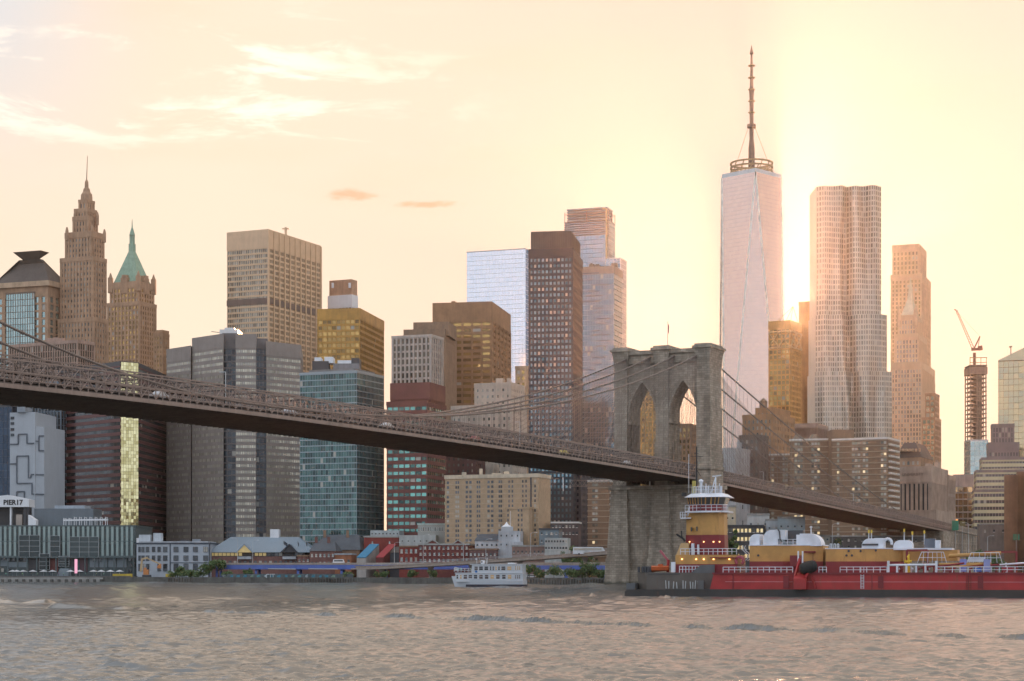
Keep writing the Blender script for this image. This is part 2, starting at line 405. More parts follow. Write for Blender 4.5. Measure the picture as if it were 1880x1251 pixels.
# deck: underside, floor beams, roadway
S0, S1 = -420., 470.
ss = list(np.arange(S0, S1+.1, 9.2))
mbU, mbR, mbR2, mbF = MB(), MB(), MB(), MB()
for a, b in zip(ss, ss[1:]):
    za, zb = deck_z(a), deck_z(b)
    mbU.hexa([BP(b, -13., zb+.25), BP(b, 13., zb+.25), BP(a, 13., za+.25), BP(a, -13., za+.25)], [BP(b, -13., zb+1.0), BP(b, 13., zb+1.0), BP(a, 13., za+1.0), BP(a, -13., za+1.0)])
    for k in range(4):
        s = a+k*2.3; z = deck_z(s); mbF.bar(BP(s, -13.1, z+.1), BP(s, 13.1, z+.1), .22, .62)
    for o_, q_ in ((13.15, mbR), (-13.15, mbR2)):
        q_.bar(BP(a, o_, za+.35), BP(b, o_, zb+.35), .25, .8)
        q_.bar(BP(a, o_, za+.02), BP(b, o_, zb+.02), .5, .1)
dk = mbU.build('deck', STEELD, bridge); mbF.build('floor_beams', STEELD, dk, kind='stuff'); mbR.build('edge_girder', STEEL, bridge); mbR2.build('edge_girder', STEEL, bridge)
sp = list(np.arange(S0, S1+.1, 2.3))
for off, h, nm in ((13.1, 4.3, 'outer_truss'), (-13.1, 4.3, 'outer_truss'), (4.6, 6.2, 'inner_truss'), (-4.6, 6.2, 'inner_truss')):
    mb = MB()
    for i, (a, b) in enumerate(zip(sp, sp[1:])):
        za, zb = deck_z(a)+.7, deck_z(b)+.7
        mb.bar(BP(a, off, za), BP(a, off, za+h), .20, .16)
        for lv in (h, h*.52):
            mb.bar(BP(a, off, za+lv), BP(b, off, zb+lv), .24, .26)
        mb.bar(BP(a, off, za+.9), BP(b, off, zb+.9), .14)
        if i % 2: mb.bar(BP(a, off, za+h*.52), BP(b, off, zb+h), .12); mb.bar(BP(a, off, za+h*.52), BP(b, off, zb+.2), .12)
        else: mb.bar(BP(a, off, za+h), BP(b, off, zb+h*.52), .12); mb.bar(BP(a, off, za+.2), BP(b, off, zb+h*.52), .12)
    mb.build(nm, STEEL, bridge, kind='stuff')
mb = MB()                                          # promenade floor and overhead struts
for i, (a, b) in enumerate(zip(sp[::4], sp[4::4])):
    za, zb = deck_z(a), deck_z(b)
    mb.bar(BP(a, 0, za+4.6), BP(b, 0, zb+4.6), 5.2, .25)
    for o_ in (2.6, -2.6): mb.bar(BP(a, o_, za+5.8), BP(b, o_, zb+5.8), .12)
    for o_ in (8.9, -8.9): mb.bar(BP(a, o_, za+1.35), BP(b, o_, zb+1.35), 8.0, .2)
    mb.bar(BP(a, -4.6, za+6.9), BP(a, 4.6, za+6.9), .3); mb.bar(BP(a, 4.6, za+4.8), BP(a, 13.1, za+4.9), .2); mb.bar(BP(a, -4.6, za+4.8), BP(a, -13.1, za+4.9), .2)
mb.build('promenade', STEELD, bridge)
OFFS = (13.0, 4.4, -4.4, -13.0)
for off in OFFS:
    mb = MB()
    pts = [BP(s, off, cable_z(s)) for s in list(np.arange(-284, 1, 8.))+list(np.arange(4, 471, 8.))]
    mb.path(pts, .24, 8)
    for s in np.arange(-280, 470, 4.6): mb.tube(BP(s-.25, off, cable_z(s-.25)), BP(s+.25, off, cable_z(s+.25)), .34, 6)
    mb.build('main_cable', CABLE, bridge)
    mb = MB()
    for s in np.arange(-270, 470, 4.6):
        zc, zd = cable_z(s), deck_z(s)+(5.0 if abs(off) > 9 else 6.8)
        if zc > zd+.4 and abs(s) > 9: mb.tube(BP(s, off, zd-.6), BP(s, off, zc), .045, 4, caps=False)
    mb.build('suspender_ropes', CABLE, bridge, kind='stuff')
    mb = MB()
    for sg in (1, -1):
        for k in range(24):
            s = sg*(14+k*5.0); mb.tube(BP(sg*5, off, 79.5), BP(s, off, deck_z(s)+5.2), .04, 4, caps=False)
    mb.build('diagonal_stays', CABLE, bridge, kind='stuff')
# stone approach beyond the land span
mb = MB()
a_s = list(np.arange(-395, -900, -20.))
for a, b in zip(a_s, a_s[1:]):
    za, zb = deck_z(a)+1.4, deck_z(b)+1.4
    mb.hexa([BP(a, -13.5, 1.5), BP(a, 13.5, 1.5), BP(b, 13.5, 1.5), BP(b, -13.5, 1.5)], [BP(a, -13.5, za), BP(a, 13.5, za), BP(b, 13.5, zb), BP(b, -13.5, zb)])
mb.build('approach_wall', STONE, bridge)
mb = MB()
for a, b in zip(a_s, a_s[1:]):
    za, zb = deck_z(a)+1.4, deck_z(b)+1.4
    mb.bar(BP(a, 13.9, za+.2), BP(b, 13.9, zb+.2), 1.0, .7); mb.bar(BP(a, 13.9, za+3.0), BP(b, 13.9, zb+3.0), .8, .5)
    for k in range(6):
        s = a-k*3.3; mb.bar(BP(s, 13.9, deck_z(s)+1.4), BP(s, 13.9, deck_z(s)+4.4), .9, .9)
    for k in range(3):
        s = a-k*6.6; mb.bar(BP(s, 13.6, 2.), BP(s, 13.6, deck_z(s)+1.2), 1.3, .7)
mb.build('approach_parapet', STONE, bridge)
mb = MB(); bx(mb, -395, -330, -14.5, 14.5, 1.5, 20.); bx(mb, -395, -372, -14.2, 14.2, 19., deck_z(-380)-.1)
mb.build('anchorage', STONE, bridge)
# ================================================================== towers
GZ = 2.2
def corner_plan(pL, pC, pR, D, th):
    """plan of a box tower from the columns of its left edge, near corner and right edge; th turns it (right face runs away along (sin, cos))"""
    c, s = math.cos(th), math.sin(th); tL, tC, tR = (pL-CX)/F, (pC-CX)/F, (pR-CX)/F
    x = tC*D; w1 = max(6., (x-tL*D)/(c+tL*s)); den = s-tR*c
    w2 = (tR*D-x)/den if den > .02 else w1
    w2 = min(max(w2, 8.), 75.)
    C = (x, D); L = (x-w1*c, D+w1*s); Rr = (x+w2*s, D+w2*c); B = (L[0]+w2*s, L[1]+w2*c)
    return [L, C, Rr, B]
def inset(poly, d):     # offset a convex counter-clockwise polygon outwards by d (inwards when negative)
    n = len(poly); out = []
    for i in range(n):
        p0, p1, p2 = Vector(poly[i-1]), Vector(poly[i]), Vector(poly[(i+1) % n])
        n1 = Vector(((p1-p0).y, -(p1-p0).x)).normalized(); n2 = Vector(((p2-p1).y, -(p2-p1).x)).normalized()
        b = (n1+n2); k = d/max(.25, 1+n1.dot(n2)); q = p1+b*k; out.append((q.x, q.y))
    return out
def seen(a, b):
    nx, ny = (b[1]-a[1]), -(b[0]-a[0]); return -(a[0]*nx+a[1]*ny) > -.06*math.hypot(nx, ny)*math.hypot(*a)
def grid_face(mp, ms, a, b, z0, z1, nb, nf, pier, span, ends=True, zoff=0.):
    a, b = Vector(a), Vector(b); d = (b-a); L = d.length; d /= L; n = Vector((d.y, -d.x))
    def bxx(m, u0, u1, h0, h1, dp):
        q = [a+d*u0+n*dp, a+d*u1+n*dp, a+d*u1, a+d*u0]
        m.prism([(p.x, p.y) for p in q], h0, h1)
    fh = (z1-z0)/nf; bw = L/nb
    if pier and mp is not None:
        w, dp = pier
        for i in range(nb+1):
            u = i*bw
            if i in (0, nb) and not ends: continue
            u0, u1 = u-w/2, u+w/2
            if i == 0: u0, u1 = -dp+.02, w*.75
            if i == nb: u0, u1 = L-w*.75, L+dp-.03
            bxx(mp, u0, u1, z0, z1, dp)
    if span and ms is not None:
        h, dp = span
        for j in range(nf+1):
            zz = z0+j*fh; bxx(ms, -dp*.9, L+dp*.9, max(z0, zz-h/2+zoff), min(z1, zz+h/2+zoff), dp)
def block(root, poly, z0, z1, glassm, wallm, bay=3., fl=3.8, pier=(.8, .35), span=(1.3, .3), cap=2.5, capm=None, split=False, spanm=None, names=('windows', 'piers', 'spandrels', 'parapet'), base=0.):
    """one tier of a tower: glazed core, vertical piers, storey bands and a parapet"""
    m = MB(); n = len(poly); zt = z1-cap*.5
    nf = max(1, round((z1-cap-z0-base)/fl)); faces = []
    for i in range(n):
        a, b = poly[i], poly[(i+1) % n]; L = math.hypot(b[0]-a[0], b[1]-a[1]); nb = max(1, round(L/bay))
        nft = (zt-z0)/((z1-cap-z0)/nf)
        m.face([(a[0], a[1], z0), (b[0], b[1], z0), (b[0], b[1], zt), (a[0], a[1], zt)], [(i*50., 0.), (i*50.+nb, 0.), (i*50.+nb, nft), (i*50., nft)])
        if seen(a, b): faces.append((a, b, nb))
    m.face([(p[0], p[1], zt) for p in poly])
    core = m.build(names[0], glassm, root)
    mp, ms = MB(), MB()
    for a, b, nb in faces: grid_face(mp, None if split else ms, a, b, z0, z1-cap, nb, nf, pier, span)
    if mp.v: mp.build(names[1], wallm, core, kind='stuff')
    if split and span:
        for a, b, nb in faces:
            q = MB(); grid_face(None, q, a, b, 0, span[0], 1, 1, None, (span[0]*2, span[1]))
            q = MB(); av, bv = Vector(a), Vector(b); d = (bv-av).normalized(); nn = Vector((d.y, -d.x)); dp = span[1]
            pts = [av-d*dp*.9+nn*dp, bv+d*dp*.9+nn*dp, bv+d*dp*.9, av-d*dp*.9]
            q.prism([(p.x-a[0], p.y-a[1]) for p in pts], -span[0]/2, span[0]/2)
            me = q.mesh('spandrel', spanm or wallm)
            for j in range(nf+1): piece('spandrel', me, core, (a[0], a[1], z0+j*(z1-cap-z0)/nf+(span[0]/2 if j == 0 else 0)))
    elif ms.v: ms.build(names[2], spanm or wallm, core, kind='stuff')
    if cap > 0:
        m = MB(); dp = max((pier or (0, 0))[1], (span or (0, 0))[1])+.12
        m.prism(inset(poly, dp), z1-cap, z1); m.build(names[3], capm or wallm, core)
    return core
def clutter(root, poly, z, m_, n=4, hmax=4., seed=1):   # plant rooms, tanks and ducts on a roof
    r = random.Random(seed); (ax, ay), (bx_, by), _, (dx_, dy_) = poly[0], poly[1], poly[2], poly[3]
    for k in range(n):
        u, v = r.uniform(.12, .8), r.uniform(.15, .75); w, dd = r.uniform(.06, .2), r.uniform(.1, .2); h = r.uniform(.35, 1.)*hmax
        q = lambda u, v: (ax+(bx_-ax)*u+(dx_-ax)*v, ay+(by-ay)*u+(dy_-ay)*v)
        b = MB(); b.prism([q(u, v), q(u+w, v), q(u+w, v+dd), q(u, v+dd)], z-.2, z+h)
        if k % 2: b.prism([q(u+w*.2, v+dd*.2), q(u+w*.6, v+dd*.2), q(u+w*.6, v+dd*.6), q(u+w*.2, v+dd*.6)], z+h, z+h*1.35)
        b.build('plant_room', m_, root)
def tower_(name, label, D, tiers, th=.42, cat='skyscraper', clut=0, clutm=None, **kw):
    """tiers: (left, corner, right, top row, extra depth[, overrides])"""
    P0 = corner_plan(*tiers[0][:3], D, th); root = thing(name, label, cat, ((P0[1][0]+P0[3][0])/2, (P0[1][1]+P0[3][1])/2, GZ))
    z0 = GZ
    for t in tiers:
        Dt = D+t[4]; poly = corner_plan(t[0], t[1], t[2], Dt, th); z1 = Z(t[3], Dt); k2 = dict(kw)
        if len(t) > 5: k2.update(t[5])
        cm = k2.pop('coremat', None)
        block(root, poly, z0, z1, **k2); z0 = z1-.4
    if clut: clutter(root, poly, z1, clutm or kw['wallm'], clut, seed=int(tiers[0][0])+7)
    root['top'] = z1
    return root, poly, z1

# ---- wall and glass palette (brown and aluminium walls carry warm haze in their colour)
BRN = plain('brown_stone', (.40, .25, .155), .8); BRN2 = plain('dark_brown_metal', (.17, .115, .08), .6); TAN = plain('tan_stone', (.46, .32, .21), .85)
GREY = plain('grey_precast', (.28, .24, .212), .85, var=.12); REDB = plain('oxblood_granite', (.13, .045, .042), .45, var=.12); BRICK = plain('red_brick', (.27, .085, .06), .85, var=.3, scale=.6)
ALU = plain('haze_warm_aluminium', (.62, .43, .27), .45, metal=.2, var=.1); WHITE = plain('white_paint', (.74, .75, .76), .5, var=.08); PALE = plain('pale_steel', (.62, .60, .58), .4, metal=.3, var=.08)  # aluminium itself is silver; its warm tone stands for haze
DARK = plain('dark_anodised', (.055, .055, .06), .5, var=.15); BLUEM = plain('blue_grey_metal', (.16, .20, .235), .4, metal=.3, var=.1); LIME = plain('limestone', (.46, .40, .33), .85, var=.2)
BEIGE = plain('beige_brick', (.42, .30, .19), .85, var=.15, scale=.5); BRKB = plain('brown_brick', (.25, .155, .10), .85, var=.2, scale=.5); WHB = plain('white_concrete_band', (.66, .62, .56), .8, var=.1)
COPPER = plain('green_copper', (.24, .37, .27), .7, var=.2, scale=.3); SLATE = plain('dark_slate_roof', (.095, .078, .066), .8, var=.2)
G_BRN = glass('bronze_glass', (.05, .04, .03), (.16, .13, .09), .55, .07, lit=.008); G_GRN = glass('green_glass', (.02, .045, .045), (.085, .17, .155), .55, .07, lit=.004, blinds=.02)
G_DRK = glass('dark_glass', (.02, .024, .03), (.06, .075, .085), .45, .08, lit=.005, blinds=.04); G_BLU = glass('blue_glass', (.07, .22, .31), (.13, .31, .41), .75, .05, blinds=.02)
G_PAL = glass('pale_sky_glass', (.68, .71, .76), (.72, .75, .80), .9, .10, jit=.002, blinds=0.); G_OLD = glass('sash_windows', (.06, .07, .07), (.38, .40, .37), .4, .1, lit=.008, blinds=.25)
G_GLD = glass('gold_reflection_glass', (.50, .42, .18), (.92, .82, .46), .85, .05, jit=.07, blinds=0.); G_NAV = glass('navy_glass', (.018, .035, .06), (.03, .055, .09), .6, .08, blinds=.01)  # gold tint stands for sunlit surroundings mirrored in the chamfer
G_TEA = glass('teal_glass', (.26, .36, .35), (.38, .48, .46), .75, .06, blinds=.03); G_WRM = glass('warm_glass', (.14, .085, .03), (.62, .38, .12), .6, .06, lit=.008, litc=(1., .5, .12), lits=.8)  # warm glass tint holds orange sunset reflections
G_YEL = glass('yellow_lit_glass', (.26, .25, .17), (.52, .48, .30), .6, .08, lit=.008)

# ---- left of the frame
t, p, z = tower_('office_tower', 'office tower with dark hipped roof and pale green glass bay at the left edge', 1278, [(-6, 88, 120, 524, 0)], th=.36, glassm=G_TEA, wallm=BRN, bay=6.2, fl=5.2, pier=(2.6, .6), span=(1.4, .5), cap=7)
m = MB(); q = inset(p, 1.6); m.prism(inset(q, 1.), z-.5, z+3.0); m.build('cornice', TAN, t)
m = MB(); zt = Z(470, 1278); q2 = inset(q, -14); m.prism(q, z+3.0, zt, top=q2); m.prism(inset(q2, 2.2), zt, zt+3.2, top=inset(q2, -1.)); m.prism(inset(q2, -1.), zt+3.2, zt+5.2, top=inset(q2, -3.)); m.build('hipped_roof', SLATE, t)
a, b = Vector(p[0]), Vector(p[1]); q = [a+(b-a)*.2, a+(b-a)*.76]; nn = Vector(((b-a).y, -(b-a).x)).normalized()*1.0
fr = [q[0]+nn, q[1]+nn, q[1], q[0]]
block(t, [(v.x, v.y) for v in fr], GZ, Z(534, 1278), G_TEA, BRN2, bay=1.9, fl=4.2, pier=(.28, .2), span=(.3, .2), cap=1., names=('glass_bay', 'mullions', 'transoms', 'head'))

t, p, z = tower_('art_deco_tower', 'tall brown art deco tower stepping up to a needle spire', 1273, [
    (108, 172, 196, 582, 0), (112, 170, 194, 470, 3), (121, 167, 190, 424, 6, dict(cap=4)), (135, 162, 178, 396, 12, dict(cap=3)), (138, 160, 176, 382, 14, dict(cap=2.5)), (147, 159, 169, 366, 18, dict(cap=2))],
    glassm=G_OLD, wallm=BRN, bay=2.7, fl=3.7, pier=(1.5, .55), span=(1.7, .3), cap=3)
cxy = ((p[0][0]+p[2][0])/2, (p[0][1]+p[2][1])/2)
m = MB(); m.lathe(cxy, [(4.2, z-1), (3.9, z+4), (2.6, z+6), (2.2, z+8), (1.4, z+9), (1.2, z+13), (.5, z+14.5)], 8); m.build('lantern', BRN, t)
m = MB(); m.tube((cxy[0], cxy[1], z+13), (cxy[0]+.6, cxy[1], Z(283, 1290)), .38, 6, r2=.18); m.build('spire', BRN2, t)
for i, (pt, zz) in enumerate([((121, 424), 0), ((190, 428), 0), ((167, 420), 0), ((136, 393), 0), ((177, 396), 0)]):
    D_ = 1279 if i < 3 else 1287; m = MB(); m.lathe((X(pt[0], D_), D_+3), [(1.1, Z(pt[1], D_)-6), (1.1, Z(pt[1], D_)+.5), (.5, Z(pt[1], D_)+3)], 8); m.build('pinnacle', BRN, t)

t, p, z = tower_('copper_roofed_tower', 'brown tower under a green copper pyramid roof with lantern', 1472, [(198, 256, 286, 553, 0), (203, 254, 282, 516, 4, dict(cap=5))], glassm=G_WRM, wallm=BRN, bay=3.2, fl=3.9, pier=(1.6, .5), span=(1.5, .3), cap=3)
q = inset(p, -1.5); cen = Vector((sum(v[0] for v in q)/4, sum(v[1] for v in q)/4)); zt = Z(462, 1490)
q2 = [tuple(cen+(Vector(v)-cen)*.19) for v in q]
m = MB(); m.prism(q, z-.5, zt, top=q2); m.build('pyramid_roof', COPPER, t)
m = MB(); m.prism(q2, zt, Z(448, 1490)); m.prism([tuple(cen+(Vector(v)-cen)*.75) for v in q2], Z(448, 1490), Z(432, 1490)); m.lathe(cen, [(2.4, Z(432, 1490)), (1.4, Z(424, 1490)), (.5, Z(417, 1490)), (.15, Z(402, 1490))], 8); m.build('lantern', COPPER, t)
for k in range(4):
    v = p[k]; m = MB(); m.prism([(v[0]+x, v[1]+y) for x, y in ((-1.8, -1.8), (1.8, -1.8), (1.8, 1.8), (-1.8, 1.8))], z-8, z+4); m.lathe(v, [(1.6, z+4), (.3, z+8)], 6); m.build('corner_turret', BRN, t)
for fr in (.5,):
    for (a, b) in ((p[0], p[1]), (p[1], p[2])):
        a, b = Vector(a), Vector(b); c = (a+b)/2; d = (b-a).normalized()*3.2; nn = Vector((d.y, -d.x)).normalized()
        m = MB(); m.prism([tuple(v) for v in (c-d+nn*.8, c+d+nn*.8, c+d-nn*4, c-d-nn*4)], z-9, z+3.5); m.prism([tuple(v) for v in (c-d*.6+nn, c+d*.6+nn, c+d*.6-nn*4, c-d*.6-nn*4)], z+3.5, z+5.5); m.build('dormer', BRN, t)
tower_('stepped_brick_tower', 'narrow stepped tan brick tower just right of the copper pyramid tower', 1420, [(281, 300, 314, 690, 0), (282, 299, 309, 612, 3), (287, 298, 306, 606, 5)], glassm=G_WRM, wallm=plain('tan_brick', (.36, .22, .13), .85), bay=2.8, fl=3.6, pier=(1.6, .3), span=(1.8, .2), cap=2)
tower_('striped_office_block', 'low brown office block with close vertical stripes behind the bridge', 1150, [(18, 142, 172, 624, 0)], th=.5, glassm=G_BRN, wallm=plain('rose_brown_metal', (.38, .25, .19), .6), bay=2.0, fl=4.0, pier=(.62, .5), span=(.5, .15), cap=2., clut=3)
t, p, z = tower_('navy_glass_tower', 'dark navy glass tower at the far left under the bridge', 1040, [(-90, 22, 40, 742, 0)], th=.42, glassm=G_NAV, wallm=DARK, bay=3, fl=3.9, pier=(.15, .1), span=(.15, .08), cap=1.5)
t, p, z = tower_('pinstriped_tower', 'dark tower with thin vertical mullions left of the oxblood tower', 1075, [(55, 112, 130, 700, 0)], th=.42, glassm=G_DRK, wallm=BLUEM, bay=2.2, fl=3.9, pier=(.32, .45), span=(.3, .1), cap=1.5)

# white substation block with a maze of dark grooves
D = 1000; th = .30
t = thing('maze_fronted_building', 'pale grey windowless building with a maze of dark lines', 'building', (X(48, D), D+12, GZ)); MZW = plain('pale_grey_panels', (.38, .41, .44), .6, var=.06); MZD = plain('slate_strip', (.10, .12, .145), .6)
m = MB(); pA = corner_plan(18, 44, 70, D, th); pA = [(X(18, D), D), (X(68, D), D-4), (X(68, D)+4, D+26), (X(18, D)-2, D+30)]; m.prism(pA, GZ, Z(758, D)); m.build('main_block', MZW, t)
m = MB(); pB = [(X(66, D), D-3.5), (X(82, D), D-1), (X(82, D)+5, D+24), (X(66, D)+4, D+26)]; m.prism(pB, GZ, Z(784, D)); m.build('side_block', MZW, t)
m = MB(); m.prism([(X(34, D), D-3.2), (X(50, D), D-4.4), (X(50, D), D+10), (X(34, D), D+10)], Z(758, D)-.1, Z(748, D)); m.build('plant_room', plain('dull_steel', (.22, .25, .28), .6), t)
def mz(pts):
    for (x0, y0), (x1, y1) in zip(pts, pts[1:]):
        m = MB(); dd = lambda x: D-.35-4*(x-18)/50 if x <= 67 else D-3.85+2.5*(x-66)/16
        a = Vector((X(x0, D), dd(x0), Z(y0, D))); b = Vector((X(x1, D), dd(x1), Z(y1, D)))
        if x0 == x1: m.bar(a+Vector((0, 0, .28)), b-Vector((0, 0, .28)), .56, .5)
        else: m.bar(a, b, .5, .56)
        m.build('line_strip', MZD, t)
mz([(18, 816), (35, 816), (35, 798), (52, 798), (52, 815), (66, 815)]); mz([(68, 811), (74, 811), (74, 801), (82, 801)]); mz([(74, 811), (74, 828), (82, 828)])
mz([(18, 852), (32, 852)]); mz([(32, 888), (32, 838), (55, 838), (55, 878), (60, 878), (60, 872), (66, 872)]); mz([(32, 888), (62, 888), (62, 908), (66, 908)]); mz([(68, 908), (82, 908)]); mz([(68, 872), (82, 872)]); mz([(32, 925), (32, 903), (47, 903), (47, 920)])
for py in (768, 778, 789, 799): m = MB(); x0 = 20; m.box(X(20, D), X(27, D), D-.8, D+1, Z(py+2.5, D), Z(py-2.5, D)); m.build('window', G_DRK, t)

# oxblood banded tower with golden reflections coloured into the chamfer glass
D = 1040
pl_ = [(X(108, 1085), 1085), (X(221, D), D), (X(253, 1046), 1046), (X(310, 1120), 1120), (X(225, 1175), 1175)]
t = thing('oxblood_banded_tower', 'dark red granite tower with black glass bands and a glass corner coloured with golden reflection', 'skyscraper', (X(215, 1090), 1090, GZ))
z1 = Z(664, D)
core = block(t, pl_, GZ, z1, G_DRK, REDB, bay=3.4, fl=3.75, pier=(.0001, .02), span=(1.85, .4), cap=2.2, split=True, names=('windows', 'joints', 'spandrel', 'parapet'), capm=DARK)
a, b = Vector(pl_[1]), Vector(pl_[2]); nn = Vector(((b-a).y, -(b-a).x)).normalized()
cp = [tuple(v) for v in (a+nn*.9, b+nn*.9, b+nn*.05, a+nn*.05)]
block(t, cp, GZ, z1+.3, G_GLD, BRN2, bay=1.6, fl=1.9, pier=(.09, .06), span=(.09, .06), cap=.6, names=('gold_reflection_corner', 'mullions', 'transoms', 'head'))
q = inset(pl_, -3); m = MB(); m.prism(q, z1-.3, z1+.9); m.build('roof_screen', DARK, t)

# grey stepped precast block
t = thing('grey_precast_tower', 'wide grey precast office tower with rows of small windows and dark recesses', 'skyscraper', (X(425, 1110), 1115, GZ))
D = 1060; GS = dict(glassm=glass('precast_windows', (.36, .335, .26), (.74, .68, .52), .3, .1, lit=.004, blinds=.2), wallm=GREY, bay=1.28, fl=3.62, pier=(.42, .09), span=(2.0, .08), cap=8, split=False)  # pale yellow reflections put into the pane colours
def gb(c, ytop, Dz, **k): kk = dict(GS); kk.update(k); return block(t, c, GZ, Z(ytop, Dz), **kk)
gb([(X(306, 1100), 1100), (X(350, 1082), 1082), (X(362, 1125), 1125), (X(312, 1140), 1140)], 636, 1085)
gb([(X(353, 1083), 1083), (X(410, 1062), 1062), (X(421, 1120), 1120), (X(362, 1135), 1135)], 614, 1065)
gb([(X(409, 1066), 1066), (X(434, 1066), 1066), (X(440, 1120), 1120), (X(415, 1120), 1120)], 612, 1066, glassm=G_DRK, bay=2.4, pier=(.3, .2), span=(.9, .15), cap=9, wallm=plain('recess_metal', (.15, .135, .13), .6))
gb([(X(433, 1061), 1061), (X(470, 1062), 1062), (X(476, 1120), 1120), (X(440, 1118), 1118)], 613, 1060)
gb([(X(469, 1067), 1067), (X(490, 1068), 1068), (X(496, 1120), 1120), (X(474, 1120), 1120)], 622, 1068, glassm=G_DRK, bay=2.4, pier=(.3, .2), span=(.9, .15), cap=6, wallm=plain('recess_metal', (.15, .135, .13), .6))
gb([(X(489, 1063), 1063), (X(552, 1080), 1080), (X(556, 1130), 1130), (X(494, 1120), 1120)], 628, 1066)
m = MB(); m.box(X(404, 1080), X(438, 1080), 1078, 1095, Z(614, 1080), Z(606, 1080)); m.box(X(412, 1080), X(430, 1080), 1080, 1093, Z(606, 1080), Z(602, 1080)); m.build('cooling_tower', PALE, t)
m = MB(); m.tube(P(388, 609, 1080), P(404, 611, 1080), .18); m.tube(P(404, 618, 1080), P(404, 606, 1080), .2); m.build('roof_davit', DARK, t)

# tall slab with the big right flank
t, p, z = tower_('tall_haze_tinted_slab', 'tall haze-tinted aluminium slab tower with flat top standing behind the grey tower', 1323, [(418, 492, 588, 421, 0, dict(cap=13))], th=.42, glassm=glass('slab_glass', (.10, .10, .085), (.40, .38, .31), .5, .08, lit=.008, blinds=.1), wallm=ALU, bay=1.5, fl=3.75, pier=(.28, .3), span=(1.35, .35), names=('windows', 'mullions', 'spandrels', 'louvred_crown'))
m = MB(); q = [p[0], p[1], p[2]]
for (a, b, nb) in ((p[1], p[2], 10),): grid_face(m, None, a, b, GZ, z-1, nb, 1, (1.3, .95), None)
m.build('column_covers', ALU, t, kind='stuff')
m = MB(); zz = Z(551, 1323); m.prism(inset(p, .55), zz-2.6, zz+1.6); m.build('plant_floor_band', plain('plant_louvre', (.17, .12, .095), .7), t)
m = MB(); v = (X(520, 1350), 1365); m.tube((v[0], v[1], z), (v[0], v[1], z+9), .9, 8); m.tube((v[0]-2.5, v[1], z+8), (v[0]+2.5, v[1], z+8), .5, 6); m.build('roof_mast', ALU, t)

t, p, z = tower_('bronze_glass_tower', 'amber bronze tower with sunlit right flank left of the sky gap', 1250, [(584, 660, 704, 566, 0, dict(cap=7))], th=.18, glassm=G_WRM, wallm=plain('bronze_cladding', (.46, .25, .06), .5, metal=.3), bay=3.1, fl=3.9, pier=(.5, .4), span=(1.5, .35))
t, p, z = tower_('twin_topped_tower', 'upper stage of a tan tower with white louvres above the amber tower', 1400, [(603, 646, 656, 541, 0, dict(wallm=WHITE, cap=9)), (606, 645, 654, 513, 2, dict(cap=13))], th=.42, glassm=G_BRN, wallm=plain('terracotta_panel', (.44, .27, .17), .7), bay=3, fl=4, pier=(.6, .3), span=(1.2, .25))
m = MB(); D = 1400
for px in (611, 642): m.box(X(px-2, D), X(px+2, D), D-1.3, D+.4, Z(529, D), Z(520, D))
m.build('louvre_slots', WHITE, t)

GT = plain('silver_transom', (.30, .34, .36), .4, metal=.4, var=.06)
t, p, z = tower_('green_glass_tower', 'dark green glass office tower with silver storey lines right of the grey tower', 985, [(551, 655, 704, 680, 0)], th=.40, glassm=G_GRN, wallm=GT, bay=1.55, fl=3.2, pier=(.10, .12), span=(.5, .2), cap=1.2, split=True)
m = MB(); q = inset(p, -3.5); m.prism(q, z-.2, z+1.6); m.build('roof_deck', plain('dull_roof', (.2, .19, .18), .8), t)
for i, (a, b, y0, y1, mm) in enumerate([(574, 604, 682, 664, DARK), (578, 590, 664, 657, WHITE), (596, 612, 664, 656, WHITE), (612, 660, 682, 668, plain('plant_grey', (.20, .20, .205), .7)), (620, 645, 668, 662, WHITE), (645, 660, 668, 658, DARK)]):
    m = MB(); m.box(X(a, 1005), X(b, 1005), 1003+i*.3, 1012+i, Z(y0, 1005)-1, Z(y1, 1005)); m.build('plant_room', mm, t)

# pale striped tower and brown block behind it
t, p, z = tower_('pinstripe_tower', 'short tower with pale vertical piers in front of a brown block', 1150, [(721, 791, 812, 614, 0)], th=.36, glassm=G_BRN, wallm=plain('pale_rose_pier', (.46, .40, .35), .7), bay=3.0, fl=4.2, pier=(1.1, .6), span=(1.2, .1), cap=1.6)
tower_('brown_stepped_block', 'stepped plain brown tower block behind the pale pinstripe tower', 1210, [(742, 816, 838, 604, 0), (760, 823, 837, 591, 3, dict(cap=9))], th=.16, glassm=G_BRN, wallm=plain('umber_brick', (.24, .165, .11), .8), bay=5., fl=4.2, pier=(4.2, .25), span=(3.2, .2), cap=5)
t, p, z = tower_('brown_ribbon_tower', 'broad brown tower with ribbon windows and golden ribbed right flank', 1260, [(796, 902, 936, 554, 0, dict(cap=13))], th=.19, glassm=G_WRM, wallm=plain('umber_precast', (.27, .155, .08), .75), bay=6.5, fl=4.0, pier=(1.2, .5), span=(2.0, .35), clut=3)
m = MB(); grid_face(m, None, p[1], p[2], GZ, z-13, 5, 1, (1.6, .9), None); m.build('flank_ribs', plain('umber_precast', (.27, .155, .08), .75), t, kind='stuff')
t, p, z = tower_('pale_mirror_tower', 'pale sky coloured mirror glass tower behind the black tower', 1689, [(857, 965, 985, 456, 0)], th=.34, glassm=G_PAL, wallm=plain('pale_mullion', (.5, .5, .5), .5), bay=3.2, fl=4.1, pier=(.12, .08), span=(.22, .08), cap=.8)

